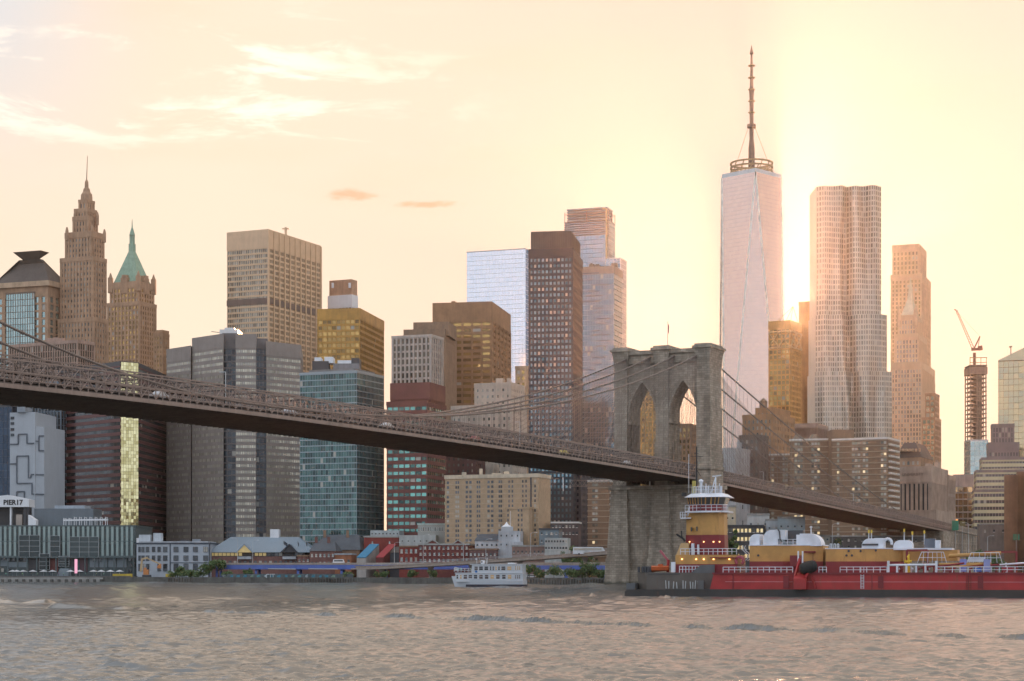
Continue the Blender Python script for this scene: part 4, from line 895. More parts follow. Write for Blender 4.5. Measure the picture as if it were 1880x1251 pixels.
# beige apartment block and dark neighbours under the deck
def beige():
    D = 930; t = thing('beige_apartment_block', 'beige brick apartment block with paired dark windows right of centre', 'apartment block', (X(902, D), D+12, GZ))
    a, b = Vector((X(817, D+12), D+12)), Vector((X(988, D-6), D-6)); d = (b-a).normalized(); n = Vector((d.y, -d.x)); L = (b-a).length; z1 = Z(874, D)
    m = MB(); m.prism([tuple(a), tuple(b), tuple(b-n*18), tuple(a-n*18)], GZ, z1); wall = m.build('wall', BEIGE, t)
    m = MB(); m.prism([tuple(v) for v in (a-d*.3+n*.3, b+d*.3+n*.3, b+d*.3-n*18.3, a-d*.3-n*18.3)], z1-1., z1+.9); m.build('parapet', plain('beige_coping', (.55, .46, .34), .8), t)
    u0, u1 = L*.705, L*.945
    m = MB(); q0, q1 = a+d*u0+n*6, a+d*u1+n*6; m.prism([tuple(q0), tuple(q1), tuple(q1-n*5.9), tuple(q0-n*5.9)], GZ, Z(936, D)); m.prism([tuple(v) for v in (q0+n*.3-d*.3, q1+n*.3+d*.3, q1-n*5.8+d*.3, q0-n*5.8-d*.3)], Z(936, D), Z(936, D)+1.); m.build('front_wing', BEIGE, t)
    m = MB(); q0 = a+d*(L*.915)+n*.08; m.prism([tuple(v) for v in (q0, q0+d*.9, q0+d*.9-n*.5, q0-n*.5)], GZ, z1-1); m.build('shaft_slot', DARK, t)
    wn, sl = MB(), MB(); i = 0; fh = 2.42
    cols = [.02, .115, .225, .265, .345, .46, .50, .58, .60, .685, .72, .83, .865, .96]
    zz = z1-2.2
    while zz > GZ+2:
        for c in cols:
            i += 1; w = 1.25 if c in (.225, .265, .46, .50, .02) else .8
            for s in ((0, 1) if c in (.115, .345, .58) else (0,)):
                o_ = a+d*(c*L+s*1.15)+n*.06; e = o_+d*w
                if u0 < c*L < u1 and zz < Z(936, D)+1: o_ += n*6.0; e += n*6.0
                wn.face([(o_.x, o_.y, zz-1.35), (e.x, e.y, zz-1.35), (e.x, e.y, zz), (o_.x, o_.y, zz)], [(i+s*.5+.1, .1), (i+s*.5+.4, .1), (i+s*.5+.4, .9), (i+s*.5+.1, .9)])
        q0, q1 = a+n*.05, b+n*.05; sl.prism([tuple(v) for v in (q0, q1, q1-n*.1, q0-n*.1)], zz-1.75, zz-1.6); zz -= fh
    wn.build('windows', glass('beige_block_windows', (.03, .035, .04), (.12, .13, .14), .35, .1, lit=.008, blinds=.12), wall, kind='stuff'); sl.build('floor_lines', plain('beige_line', (.50, .41, .30), .8), wall, kind='stuff')
    for k, (px, w, h) in enumerate(((848, 8, 5), (925, 10, 6), (880, 6, 9), (903, 18, 4))): m = MB(); m.box(X(px, D+10), X(px+w, D+10), D+8, D+14, z1, z1+h*.45); m.build('plant_room', plain('beige_coping', (.55, .46, .34), .8), t)
beige()
tower_('maroon_brick_block', 'dark maroon brick block behind the beige apartment block', 1040, [(812, 872, 890, 832, 0)], th=.35, glassm=G_OLD, wallm=plain('maroon_brick_dark', (.13, .065, .06), .85), bay=2.8, fl=3.4, pier=(1.7, .25), span=(1.9, .2), cap=1.5, clut=2)
tower_('ornate_roofed_block', 'grey block with ornate parapet between maroon and black buildings', 1070, [(873, 905, 915, 852, 0)], th=.35, glassm=G_OLD, wallm=LIME, bay=2.8, fl=3.4, pier=(1.5, .35), span=(1.6, .25), cap=2.5, clut=4)
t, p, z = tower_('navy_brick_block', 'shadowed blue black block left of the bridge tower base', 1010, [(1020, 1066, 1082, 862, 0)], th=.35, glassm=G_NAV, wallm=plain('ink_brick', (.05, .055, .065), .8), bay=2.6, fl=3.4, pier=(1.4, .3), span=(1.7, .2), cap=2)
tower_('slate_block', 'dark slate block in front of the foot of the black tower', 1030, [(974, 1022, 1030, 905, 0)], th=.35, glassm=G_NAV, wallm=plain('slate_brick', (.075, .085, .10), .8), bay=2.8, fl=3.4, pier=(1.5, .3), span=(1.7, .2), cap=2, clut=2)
tower_('dark_infill_block', 'dark block under the deck right of the oxblood tower', 1200, [(236, 300, 330, 850, 0)], th=.35, glassm=G_DRK, wallm=DARK, bay=3, fl=3.8, pier=(1., .2), span=(1.5, .2), cap=2)  # dark metal walls and dark panes throughout
# ================================================================== waterfront
WIN_D = glass('dark_small_windows', (.025, .03, .035), (.10, .11, .115), .3, .1, lit=.006, blinds=.1)
WIN_M = MC['sash_windows']
def nth(i): return ['first', 'second', 'third', 'fourth', 'fifth', 'sixth', 'seventh', 'eighth', 'ninth', 'tenth', 'eleventh', 'twelfth', 'thirteenth', 'fourteenth', 'fifteenth', 'sixteenth', 'seventeenth', 'eighteenth', 'nineteenth', 'twentieth', 'twenty first', 'twenty second', 'twenty third'][i]
def boxmesh(w, h, d, m_): q = MB(); q.box(-w/2, w/2, -d, d*.2, -h/2, h/2); return q.mesh('window', m_)
def person_mesh():
    """standing figure about 1.72 m, grown from a skeleton with a skin modifier"""
    v = [(0, 0, .92), (0, 0, 1.12), (0, 0, 1.36), (0, 0, 1.47), (0, .01, 1.56), (0, .01, 1.68), (.09, 0, .9), (.1, -.01, .48), (.1, .02, .06), (.1, -.12, .03), (-.09, 0, .9), (-.11, .03, .48), (-.12, .05, .06), (-.12, -.09, .03),
         (.18, 0, 1.38), (.23, .03, 1.1), (.22, -.07, .86), (.22, -.10, .77), (-.18, 0, 1.38), (-.24, .0, 1.1), (-.2, -.14, .92), (-.19, -.19, .85)]
    e = [(0, 1), (1, 2), (2, 3), (3, 4), (4, 5), (0, 6), (6, 7), (7, 8), (8, 9), (0, 10), (10, 11), (11, 12), (12, 13), (2, 14), (14, 15), (15, 16), (16, 17), (2, 18), (18, 19), (19, 20), (20, 21)]
    r = [.13, .125, .14, .055, .085, .075, .095, .065, .042, .035, .095, .065, .042, .035, .06, .045, .035, .03, .06, .045, .035, .03]
    me = bpy.data.meshes.new('person'); me.from_pydata(v, e, [])
    o = bpy.data.objects.new('person', me); COL.objects.link(o); o.modifiers.new('s', 'SKIN'); sb = o.modifiers.new('u', 'SUBSURF'); sb.levels = 1
    for i, q in enumerate(r): me.skin_vertices[0].data[i].radius = (q, q*.85)
    me.skin_vertices[0].data[0].use_root = True
    bpy.context.view_layer.update(); dg = bpy.context.evaluated_depsgraph_get()
    out = bpy.data.meshes.new_from_object(o.evaluated_get(dg)); bpy.data.objects.remove(o); out.materials.clear(); return out
def cloth_mat(n, b):
    z = n.xyz(n.n('ShaderNodeTexCoord').outputs['Object'])[2]; rn = n.n('ShaderNodeObjectInfo').outputs['Random']
    hs = n.n('ShaderNodeHueSaturation'); n.put(hs.inputs['Hue'], rn); hs.inputs['Color'].default_value = (.22, .10, .09, 1); n.put(hs.inputs['Value'], n.m('MULTIPLY', rn, 2.6))
    c = n.mix(n.m('GREATER_THAN', z, 1.5), n.mix(n.m('GREATER_THAN', z, .93), (.035, .04, .06, 1), hs.outputs[0]), (.42, .27, .20, 1))
    c = n.mix(n.m('GREATER_THAN', z, 1.66), c, (.03, .022, .018, 1)); n.put(b.inputs['Base Color'], c); b.inputs['Roughness'].default_value = .85
PERSON = person_mesh(); PERSON.materials.append(mat('clothing', cloth_mat))
def person(x, y, z, rz, label, group):
    o = bpy.data.objects.new('person', PERSON); COL.objects.link(o); o.location = (x, y, z); o.rotation_euler = (0, 0, rz); tag(o, label, 'person', group); return o

# ---- pier building
D = 952.
PT = plain('pier_teal_frame', (.085, .115, .118), .6, var=.15); PG = plain('channel_glass_panel', (.27, .345, .325), .35, var=.15, scale=.4); PS = glass('slot_glass', (.015, .026, .028), (.04, .06, .06), .4, .1, blinds=.02); PW = plain('pier_white_steel', (.46, .48, .48), .5, var=.05)
pier = thing('pier_pavilion', 'long teal glass pavilion on the pier at the lower left', 'building', (X(90, D), D+20, 2.9))
m = MB(); m.box(X(-95, D), X(248, D), D+1.2, D+45, 2.3, Z(966, D)); body = m.build('body', PT, pier)
m = MB(); m.box(X(-96, D), X(249, D), D+.6, D+45.5, Z(967, D), Z(964.5, D)); m.build('roof_edge', PT, body)
m = MB(); m.box(X(-96, D), X(249, D), D+.3, D+1.3, Z(1024, D), Z(1020.5, D)); m.build('floor_edge', PT, body)
m = MB(); m.box(X(-96, D), X(249, D), D+.7, D+1.3, Z(995.5, D), Z(993.5, D)); m.build('floor_edge', PT, body)
pw = X(4.6, D)-X(0, D); gm = MB(); gm.box(-pw/2, pw/2, -.55, .2, -(27*D/F)/2, (27*D/F)/2); gm = gm.mesh('glass_fin', PG)
sw = X(3.2, D)-X(0, D); sm = MB(); sm.box(-sw/2, sw/2, -.12, .2, -(21*D/F)/2, (21*D/F)/2); sm = sm.mesh('slot_window', PS)
for i in range(38):
    px = -92+i*8.95
    for yc in (980, 1008):
        piece('glass_fin', gm, body, (X(px+2.4, D), D+1.15, Z(yc, D))); piece('slot_window', sm, body, (X(px+6.7, D), D+1.15, Z(yc+2, D)))
for (a, b, y0, y1) in ((35, 73, 983, 1023), (92, 110, 984, 1023), (128, 181, 986, 1023), (72, 91, 1017, 1046), (107, 127, 1022, 1040)):
    m = MB(); n_ = max(1, round((b-a)/18))
    for k in range(n_+1): m.bar(P(a+(b-a)*k/n_, y1, D-.9), P(a+(b-a)*k/n_, y0, D-.9), .16)
    for y in np.linspace(y0, y1, 5): m.bar(P(a, y, D-.9), P(b, y, D-.9), .14)
    for k in range(n_+1): m.bar(P(a+(b-a)*k/n_, y1, D-.9), P(a+(b-a)*k/n_, y1, D+1.1), .14)
    m.build('screen_frame', PW, body)
    m = MB(); m.box(X(a, D), X(b, D), D-.3, D+.2, Z(y1, D), Z(y0, D)); m.build('screen_glazing', PS, body)
PBL = plain('pier_blue_panel', (.20, .245, .27), .5, var=.1)
for i, (a, b, y0, y1, mm) in enumerate([(0, 12, 1024, 1040, PBL), (12, 31, 1032, 1042, PBL), (33, 50, 1032, 1042, PBL), (164, 180, 1024, 1042, PBL), (182, 196, 1024, 1042, PBL), (198, 212, 1024, 1042, PBL), (214, 232, 1024, 1042, PBL), (52, 70, 1026, 1050, DARK), (127, 137, 1025, 1040, DARK), (91, 106, 1026, 1050, plain('dark_red_door', (.16, .05, .045), .7)), (146, 160, 1025, 1050, plain('plum_wall', (.12, .07, .08), .7))]):
    m = MB(); m.box(X(a, D), X(b, D), D+.7+.03*(i % 3), D+1.4, Z(y1, D), Z(y0, D)); m.build('infill_panel', mm, body)
wm = boxmesh(5*D/F, 6.5*D/F, .2, WIN_D)
for px, py in ((6, 1025), (16, 1028), (25, 1028), (36, 1028), (45, 1028), (173, 1029), (183, 1029), (238, 1027), (245, 1027), (240, 1038), (246, 1038), (4, 1047), (16, 1048), (238, 1049)): piece('window', wm, body, (X(px, D), D+.55, Z(py, D)))
cm = MB(); cm.box(-.28, .28, -.28, .28, 0, Z(1022, D)-2.9); cm = cm.mesh('column', PT)
for i in range(20): piece('column', cm, pier, (X(-90+i*17.7, D), D-2.0, 2.9))
m = MB(); m.box(X(-96, D), X(249, D), D-2.5, D+.4, Z(1024.5, D), Z(1023, D)); m.build('colonnade_beam', PT, pier)
# things on the pavilion roof
zr = Z(964.5, D)
st = thing('roof_stage', 'rooftop stage with white gabled canopy bearing a black pier name', 'stage', (X(20, D+12), D+12, zr)); Ds = D+10
m = MB(); xa, xm, xb = X(-34, Ds), X(14, Ds), X(53, Ds); zA, zM, zB = Z(911, Ds), Z(909, Ds), Z(917, Ds); zb_ = Z(931, Ds)
m.poly([(xa, Ds, zb_), (xb, Ds, zb_), (xb, Ds, zB), (xm, Ds, zM), (xa, Ds, zA-1), (xa, Ds+12, zb_), (xb, Ds+12, zb_), (xb, Ds+12, zB), (xm, Ds+12, zM), (xa, Ds+12, zA-1)], [(0, 1, 2, 3, 4), (9, 8, 7, 6, 5), (0, 5, 6, 1), (1, 6, 7, 2), (2, 7, 8, 3), (3, 8, 9, 4), (4, 9, 5, 0)]); m.build('canopy', WHITE, st)
me = text_mesh('PIER17', 3.5, .06, .1); me.materials.clear(); me.materials.append(plain('sign_black', (.015, .015, .016), .6)); piece('lettering', me, st, (X(24, Ds), Ds-.12, Z(923, Ds)), (R(90), 0, 0))
for px, w in ((-20, 3), (17, 3), (42, 6), (47, 5)): m = MB(); m.box(X(px, Ds), X(px, Ds)+w*.27, Ds+1, Ds+4, zr, zb_); m.build('stage_tower', DARK if w > 4 else WHITE, st)
m = MB(); m.box(X(-30, Ds), X(50, Ds), Ds+8, Ds+9, zr, zb_); m.build('backdrop', DARK, st)
m = MB(); m.box(X(29, Ds), X(40, Ds), Ds+.2, Ds+2, zr, Z(945, Ds)); m.build('speaker_stack', plain('stage_clutter', (.34, .29, .25), .8), st)
rb = thing('rooftop_hall', 'blue grey metal hall on the pavilion roof beside the stage', 'building', (X(105, D+20), D+20, zr)); mB = plain('blue_grey_cladding', (.14, .165, .185), .5, metal=.2, var=.1)
m = MB(); m.box(X(50, D), X(160, D), D+14, D+34, zr-.3, Z(934, D+14)); m.build('wall', mB, rb); m = MB(); m.box(X(86, D), X(142, D), D+16, D+30, Z(934.2, D+14), Z(928, D+14)); m.build('skylight', plain('pale_blue_metal', (.36, .41, .46), .5), rb)
tent = thing('roof_tent', 'small white tent beside the rooftop stage', 'tent', (X(55, D), D+5, zr)); m = MB(); x0, x1, zz = X(49, D), X(63, D), Z(951, D); m.poly([(x0, D+3, zr), (x1, D+3, zr), (x1, D+3, zz-1), (x0, D+3, zz+1.6), (x0, D+8, zr), (x1, D+8, zr), (x1, D+8, zz-1), (x0, D+8, zz+1.6)], [(0, 1, 2, 3), (7, 6, 5, 4), (0, 4, 5, 1), (1, 5, 6, 2), (2, 6, 7, 3), (3, 7, 4, 0)]); m.build('canvas', WHITE, tent)
pg = thing('roof_pergola', 'white steel pergola frame on the pavilion roof', 'pergola', (X(155, D), D+4, zr))
for k in range(9):
    px = 115+k*9.6; m = MB(); top = 949 if px > 133 else 951
    for yy in (D+2.5, D+7): m.bar((X(px, D), yy, zr), (X(px, D), yy, Z(top, D)), .28)
    m.bar((X(px, D), D+2.5, Z(top+1, D)), (X(px, D), D+7, Z(top+1, D)), .25); m.build('frame', WHITE, pg)
for yy in (D+2.5, D+7): m = MB(); m.bar((X(114, D), yy, Z(955, D)), (X(193, D), yy, Z(954, D)), .5, .7); m.build('beam', WHITE, pg)
# promenade in front
m = MB(); m.box(X(-200, 940), X(250, 940), 926, 966, -1.5, 2.9); structure(m.build('pavement', plain('quay_paving', (.13, .125, .12), .85)))
m = MB(); m.box(X(-200, 926), X(300, 926), 924.9, 925.95, -.6, 2.2); structure(m.build('quay_wall', CONC))
for i in range(22): m = MB(); px = 4+i*13; m.tube((X(px, 924), 924.4, -2), (X(px, 924), 924.4, 1.3), .75, 8); tag(m.build('fender_pile', DARKWALL), '%s round fender pile from the left along the pier quay wall' % nth(i), 'pile', 'fender piles along the pier')
UM = MB(); UM.lathe((0, 0), [(2.3, 2.2), (.05, 3.1)], 10); UM.tube((0, 0, 0), (0, 0, 2.6), .05, 5); UMe = UM.mesh('parasol_canopy', plain('parasol_cream', (.55, .56, .56), .8))
for i, px in enumerate((24, 32, 42, 62, 80, 97, 131, 146, 173, 186, 204, 221)): o = bpy.data.objects.new('parasol', UMe); COL.objects.link(o); o.location = (X(px, 943), 943+random.uniform(-2, 2), 2.9); tag(o, '%s cream parasol from the left on the pier terrace' % nth(i), 'parasol', 'parasols on the pier terrace')
bn = thing('pink_banner', 'tall glowing pink banner standing before the pavilion', 'banner', (X(139, 941), 941, 2.9)); m = MB(); m.box(X(137, 941), X(142, 941), 940.9, 941.1, Z(1053, 941), Z(1027, 941)); m.build('sheet', plain('pink_sheet', (.85, .38, .48), .6, emit=((1., .45, .6), .35)), bn); m = MB(); m.tube((X(139.5, 941), 941.2, 2.9), (X(139.5, 941), 941.2, Z(1026, 941)), .08); m.build('pole', PW, bn)
for (a, b) in ((207, 243), (304, 320)): m = MB(); m.box(X(a, 927), X(b, 927), 926.6, 927.6, 2.3, 4.0); m.box(X(a, 927)+.2, X(b, 927)-.2, 926.4, 926.7, 2.6, 3.6); tag(m.build('yellow_barrier', plain('safety_yellow', (.52, .38, .05), .6)), 'long yellow barrier on the quay %s' % ('before the pavilion' if a < 250 else 'before the white building'), 'barrier')
m = MB(); m.poly([(X(104, 944), 944, 2.9), (X(126, 944), 944, 2.9), (X(126, 944), 944, Z(1044, 944)), (X(110, 944), 944, Z(1044, 944)), (X(104, 944), 950, 2.9), (X(126, 944), 950, 2.9), (X(126, 944), 950, Z(1044, 944)), (X(110, 944), 950, Z(1044, 944))], [(0, 1, 2, 3), (7, 6, 5, 4), (0, 4, 5, 1), (1, 5, 6, 2), (2, 6, 7, 3), (3, 7, 4, 0)]); tag(m.build('sloped_kiosk', PBL), 'low blue grey wedge kiosk in front of the pavilion', 'kiosk')
for i in range(14): px = 8+i*16.5+random.uniform(-4, 4); person(X(px, 938), 934+random.uniform(0, 9), 2.9, random.uniform(0, 6), '%s person from the left standing on the pier terrace' % nth(i), 'people on the pier terrace')

# ---- white three storey building
D = 938.; wb = thing('white_corner_building', 'white three storey building with dark trim right of the pier pavilion', 'building', (X(316, D), D+12, 2.2))
WW = plain('white_brick', (.40, .44, .48), .7, var=.06); NT_ = plain('navy_trim', (.04, .055, .075), .6)
pl_ = [(X(247, D), D+5), (X(313, D), D), (X(384, D), D+2), (X(386, D), D+26), (X(249, D), D+28)]
m = MB(); m.prism(pl_, 2.2, Z(999, D)); wall = m.build('wall', WW, wb)
m = MB(); m.prism(inset(pl_, .45), Z(999, D), Z(996.5, D)); m.build('cornice', NT_, wall)
m = MB(); m.prism(inset(pl_, -1), Z(996.5, D), Z(994, D)); m.build('roof', plain('pale_roof', (.42, .44, .46), .8), wall)
for px in (312.5, 383.5): m = MB(); m.box(X(px-.9, D), X(px+.9, D), D-.35+(2 if px > 350 else 0), D+.5+(2 if px > 350 else 0), 2.2, Z(999, D)); m.build('corner_trim', NT_, wall)
m = MB(); m.bar(P(314, 1033.5, D-.1), P(384, 1033.5, D+1.9), .3, .35); m.build('string_course', NT_, wall)
for py in (1009, 1025, 1042):
    for px, w in ((253, 4), (260.5, 7), (269.5, 7), (281, 7), (292, 7.5), (305, 11.5), (323, 8.5), (341, 8.5), (358, 8.5), (376.5, 8.5)):
        if py > 1030 and px in (281,): continue
        dd = D+5-5*(px-247)/66-.12 if px < 313 else D+2*(px-313)/71-.12
        m = MB(); hh = (9.5 if py < 1030 else 13)*D/F; ww = w*D/F; cx_, cz_ = X(px, D), Z(py, D)
        m.box(cx_-ww/2, cx_+ww/2, dd-.05, dd+.5, cz_-hh/2, cz_+hh/2); wdw = m.build('window', WIN_D, wall)
        m = MB()
        for s in (-.5, 0, .5): m.box(cx_+s*ww-.07, cx_+s*ww+.07, dd-.16, dd, cz_-hh/2, cz_+hh/2)
        for s in (-.5, .1, .5): m.box(cx_-ww/2, cx_+ww/2, dd-.14, dd, cz_+s*hh-.06, cz_+s*hh+.06)
        m.build('frame', NT_, wdw)
for i, (a, b, y0, y1, mm) in enumerate(((255, 276, 995, 982, plain('pale_plant', (.46, .50, .53), .5)), (281, 296, 995, 979, plain('pale_plant', (.46, .50, .53), .5)), (250, 272, 995, 988, WHITE), (330, 345, 995, 991, DARK), (352, 366, 995, 990, plain('dull_steel', (.22, .25, .28), .6)))):
    m = MB(); m.box(X(a, D+8), X(b, D+8), D+8+i*.4, D+13, Z(y0, D+8)-.5, Z(y1, D+8)); m.build('plant_unit', mm, wb)

# ---- excavator on the quay
D = 931.; ex = thing('excavator', 'orange long reach excavator standing on the quay before the white building', 'excavator', (X(268, D), D, 2.5)); EO = plain('excavator_orange', (.52, .20, .06), .5); EY = plain('excavator_buff', (.50, .36, .20), .6)
m = MB(); m.box(X(262, D), X(277, D), D-1.5, D+1.5, 2.4, 3.5); m.build('tracks', DARK, ex)
m = MB(); m.box(X(264, D), X(273, D), D-1.4, D+1.4, 3.55, Z(1046, D)); m.box(X(265, D), X(269, D), D-1.3, D+.2, Z(1046, D), Z(1042.5, D)); m.build('cab', EO, ex)
m = MB(); m.bar(P(258, 1050, D-.2), P(261, 1026, D-.2), .9, .6); m.bar(P(260.5, 1027, D-.2), P(271, 1024, D-.2), .9, .8); m.build('boom', EY, ex)
m = MB(); m.bar(P(270, 1025, D-.2), P(294, 1036, D-.2), .6, .6); m.build('stick', EY, ex)
m = MB(); m.hexa([P(288, 1042, D-1), P(294, 1036, D-1), P(294, 1036, D+1), P(288, 1042, D+1)], [P(289, 1044, D-.8), P(296, 1044, D-.8), P(296, 1035, D+.8), P(290, 1038, D+.8)]); m.build('bucket', EO, ex)

# ---- market hall with hipped pale blue roof
D = 945.; mh = thing('market_hall', 'brick market hall under a broad pale blue hipped metal roof', 'building', (X(480, D), D+22, 2.2)); MR = plain('pale_blue_roof', (.24, .31, .37), .45, metal=.2, var=.06); MBk = plain('market_brick', (.20, .10, .085), .85, var=.2, scale=.6)
m = MB(); m.box(X(385, D), X(560, D), D, D+40, 2.2, Z(1022, D)); wall = m.build('wall', MBk, mh)
m = MB(); m.box(X(385, D), X(560, D), D+1, D+39, Z(1022, D), Z(1014, D)); clr = m.build('clerestory', DARK, mh)
gl = boxmesh(6*D/F, 5.5*D/F, .15, plain('amber_lit_glass', (.30, .24, .12), .3, emit=((1., .75, .3), .16)))
for i in range(23):
    if i not in (8, 9, 10, 18, 19, 20): piece('clerestory_window', gl if i < 14 else boxmesh(6*D/F, 5.5*D/F, .15, WIN_D), clr, (X(389+i*7.4, D), D+.95, Z(1018, D)))
zE, zRd = Z(1014.5, D), Z(985, D)
m = MB(); x0, x1, xr0, xr1 = X(379, D), X(579, D), X(414, D), X(540, D)
m.poly([(x0, D-1.5, zE), (x1, D-1.5, zE), (x1, D+42, zE), (x0, D+42, zE), (xr0, D+18, zRd), (xr1, D+18, zRd), (xr1, D+24, zRd), (xr0, D+24, zRd)], [(0, 1, 5, 4), (1, 2, 6, 5), (2, 3, 7, 6), (3, 0, 4, 7), (4, 5, 6, 7), (3, 2, 1, 0)]); rf = m.build('roof', MR, mh)
m = MB()
for k in range(1, 40):
    f = k/40; a = Vector((x0+(x1-x0)*f, D-1.55, zE+.1)); b = Vector((xr0+(xr1-xr0)*f, D+18, zRd+.1)); m.bar(a, b, .12, .1)
m.build('roof_seams', MR, rf, kind='stuff')
for px, yp in ((450, 1001), (532, 1001)):
    m = MB(); xc, hw = X(px, D), X(14, D)-X(0, D); zp = Z(yp, D)
    m.poly([(xc-hw, D-2.2, zE), (xc+hw, D-2.2, zE), (xc, D-2.2, zp), (xc-hw, D+14, zE), (xc+hw, D+14, zE), (xc, D+14, zp)], [(0, 1, 2), (5, 4, 3), (0, 3, 4, 1)]); gb_ = m.build('gable', plain('amber_lit_glass', (.30, .24, .12), .3) if px < 500 else DARK, mh)
    m = MB(); m.bar((xc-hw-.5, D-2.3, zE-.2), (xc, D-2.3, zp+.35), 1.4, .5); m.bar((xc+hw+.5, D-2.3, zE-.2), (xc, D-2.3, zp+.35), 1.4, .5)
    m.poly([(xc-hw-.4, D-2.5, zE-.1), (xc, D-2.5, zp+.3), (xc, D+14, zp+.3), (xc-hw-.4, D+14, zE-.1)], [(0, 1, 2, 3)]); m.poly([(xc+hw+.4, D-2.5, zE-.1), (xc, D-2.5, zp+.3), (xc, D+14, zp+.3), (xc+hw+.4, D+14, zE-.1)], [(3, 2, 1, 0)]); m.build('verge', MR if px < 500 else NT_, gb_)
    m = MB(); m.box(xc-hw+.5, xc+hw-.5, D-2.4, D+.5, Z(1027, D), Z(1022, D)); m.build('sign_board', plain('grey_board', (.36, .38, .40), .7), mh)
for i in range(18): m = MB(); px = 392+i*9.3; m.box(X(px, D), X(px+5, D), D-.15, D+.3, Z(1037, D), Z(1030, D)); m.build('window', WIN_D, wall)
m = MB(); m.box(X(488, D), X(504, D), D+17, D+24, zRd-.5, Z(972, D+17)); m.box(X(490, D), X(494, D), D+16.8, D+17, Z(981, D+17), Z(976, D+17)); m.build('roof_plant', WHITE, mh)
for k, px in enumerate((521, 547, 562)):
    fl = thing('flag', ('wind blown dark flag left of the right market hall gable', 'middle furled dark flag right of the market hall gable', 'rightmost furled dark flag of the market hall')[k], 'flag', P(px, 1012, D-2), 'dark flags along the market hall roof'); m = MB(); m.tube(P(px, 1014, D-2), P(px, 992, D-2), .1); m.build('pole', PW, fl)
    m = MB(); n_ = 6; pts = []
    for j in range(n_+1):
        f = j/n_; w_ = (2.2 if k == 0 else .8)*f; pts += [(X(px, D)+w_, D-2+.25*math.sin(f*6+k), Z(993, D)-f*1.4), (X(px, D)+w_*.9, D-2+.25*math.sin(f*6+k), Z(993, D)-1.6-f*1.6)]
    m.poly(pts, [(2*j, 2*j+1, 2*j+3, 2*j+2) for j in range(n_)]); m.build('cloth', NT_, fl)

# ---- row houses and small buildings
def house(name, label, a, b, yt, D, depth, wm_, rows, cols, win=WIN_M, ybot=1050, roof=None, roofm=None, gables=(), wsize=(3.2, 4.6), coping=None, cat='house', skew=0., chim=0, side=None):
    t = thing(name, label, cat, (X((a+b)/2, D), D+depth/2, GZ)); zt = Z(yt, D); z0 = GZ
    xa, xb = X(a, D), X(b, D); pl = [(xa, D+skew), (xb, D), (xb+depth*.15, D+depth), (xa+depth*.15, D+depth+skew)]
    m = MB(); m.prism(pl, z0, zt); wall = m.build('wall', wm_, t)
    if coping:
        m = MB(); m.prism(inset(pl, .25), zt-.3, zt+.5); m.build('coping', coping, wall)
    for gx, gw, gh in gables:
        m = MB(); xc, hw = X(gx, D), gw*D/F/2; m.poly([(xc-hw, D-.05, zt), (xc+hw, D-.05, zt), (xc, D-.05, zt+gh), (xc-hw, D+depth, zt), (xc+hw, D+depth, zt), (xc, D+depth, zt+gh)], [(0, 1, 2), (5, 4, 3), (0, 2, 5, 3), (1, 4, 5, 2)]); g_ = m.build('gable', wm_, wall)
        if coping: m = MB(); m.bar((xc-hw, D-.2, zt+.2), (xc, D-.2, zt+gh+.2), .5, .45); m.bar((xc+hw, D-.2, zt+.2), (xc, D-.2, zt+gh+.2), .5, .45); m.build('coping', coping, g_)
    if roof:
        m = MB(); h = roof; o_ = .5; k = depth*.45
        m.poly([(xa-o_, D+skew-o_, zt), (xb+o_, D-o_, zt), (xb+o_+depth*.15, D+depth+o_, zt), (xa-o_+depth*.15, D+depth+o_+skew, zt), (xa+k*.35, D+depth/2+skew, zt+h), (xb-k*.1, D+depth/2, zt+h)], [(0, 1, 5, 4), (2, 3, 4, 5), (0, 4, 3), (1, 2, 5), (3, 2, 1, 0)]); m.build('roof', roofm or SLATE, t)
    for c in range(chim): m = MB(); cxx = xa+(xb-xa)*(.2+.5*c); m.box(cxx-.7, cxx+.7, D+depth*.4, D+depth*.4+1.2, zt-.5, zt+(roof or 1)+2.2); m.build('chimney', wm_, t)
    if rows and cols:
        ws, hs = wsize[0]*D/F, wsize[1]*D/F; wme = boxmesh(ws, hs, .15, win); lm = MB(); lm.box(-ws*.6, ws*.6, -.2, .1, -.12, .12); lm = lm.mesh('sill', WHB)
        for r_ in range(rows):
            for c in range(cols):
                f = (c+.5)/cols; zz = zt-(zt-Z(ybot, D))*(r_+.55)/rows
                w_ = piece('window', wme, wall, (xa+(xb-xa)*f, D+skew*(1-f), zz)); 
                s_ = bpy.data.objects.new('sill', lm); COL.objects.link(s_); s_.parent = w_; s_.location = (0, 0, -hs/2)
    return t, pl, zt
BR1 = plain('pink_brick', (.19, .09, .075), .85, var=.2, scale=.7); BR2 = plain('bright_red_brick', (.24, .05, .04), .85, var=.15, scale=.7); BR3 = plain('oxide_red_brick', (.16, .045, .04), .85, var=.2, scale=.7); SL2 = plain('blue_slate', (.08, .092, .105), .7, var=.2); CRM = plain('cream_render', (.38, .38, .35), .8, var=.1)
house('row_house', 'small pink brick house at the right end of the market hall', 546, 569, 1021, 938, 12, BR1, 1, 3, ybot=1036, coping=BRKB)
house('row_house', 'pink brick row houses with dormers and slate roof left of the slate roofed warehouse', 569, 615, 1012, 935, 14, BR1, 2, 6, ybot=1041, roof=5.0, roofm=SL2, chim=2, wsize=(3.4, 5.5))
for k, px in enumerate((591, 597, 603, 610)): pass
t, pl, zt = house('slate_roofed_warehouse', 'long warehouse under a big blue slate roof behind the row houses', 575, 660, 1010, 950, 28, BRKB, 0, 0, roof=8.0, roofm=SL2, cat='warehouse', chim=2)
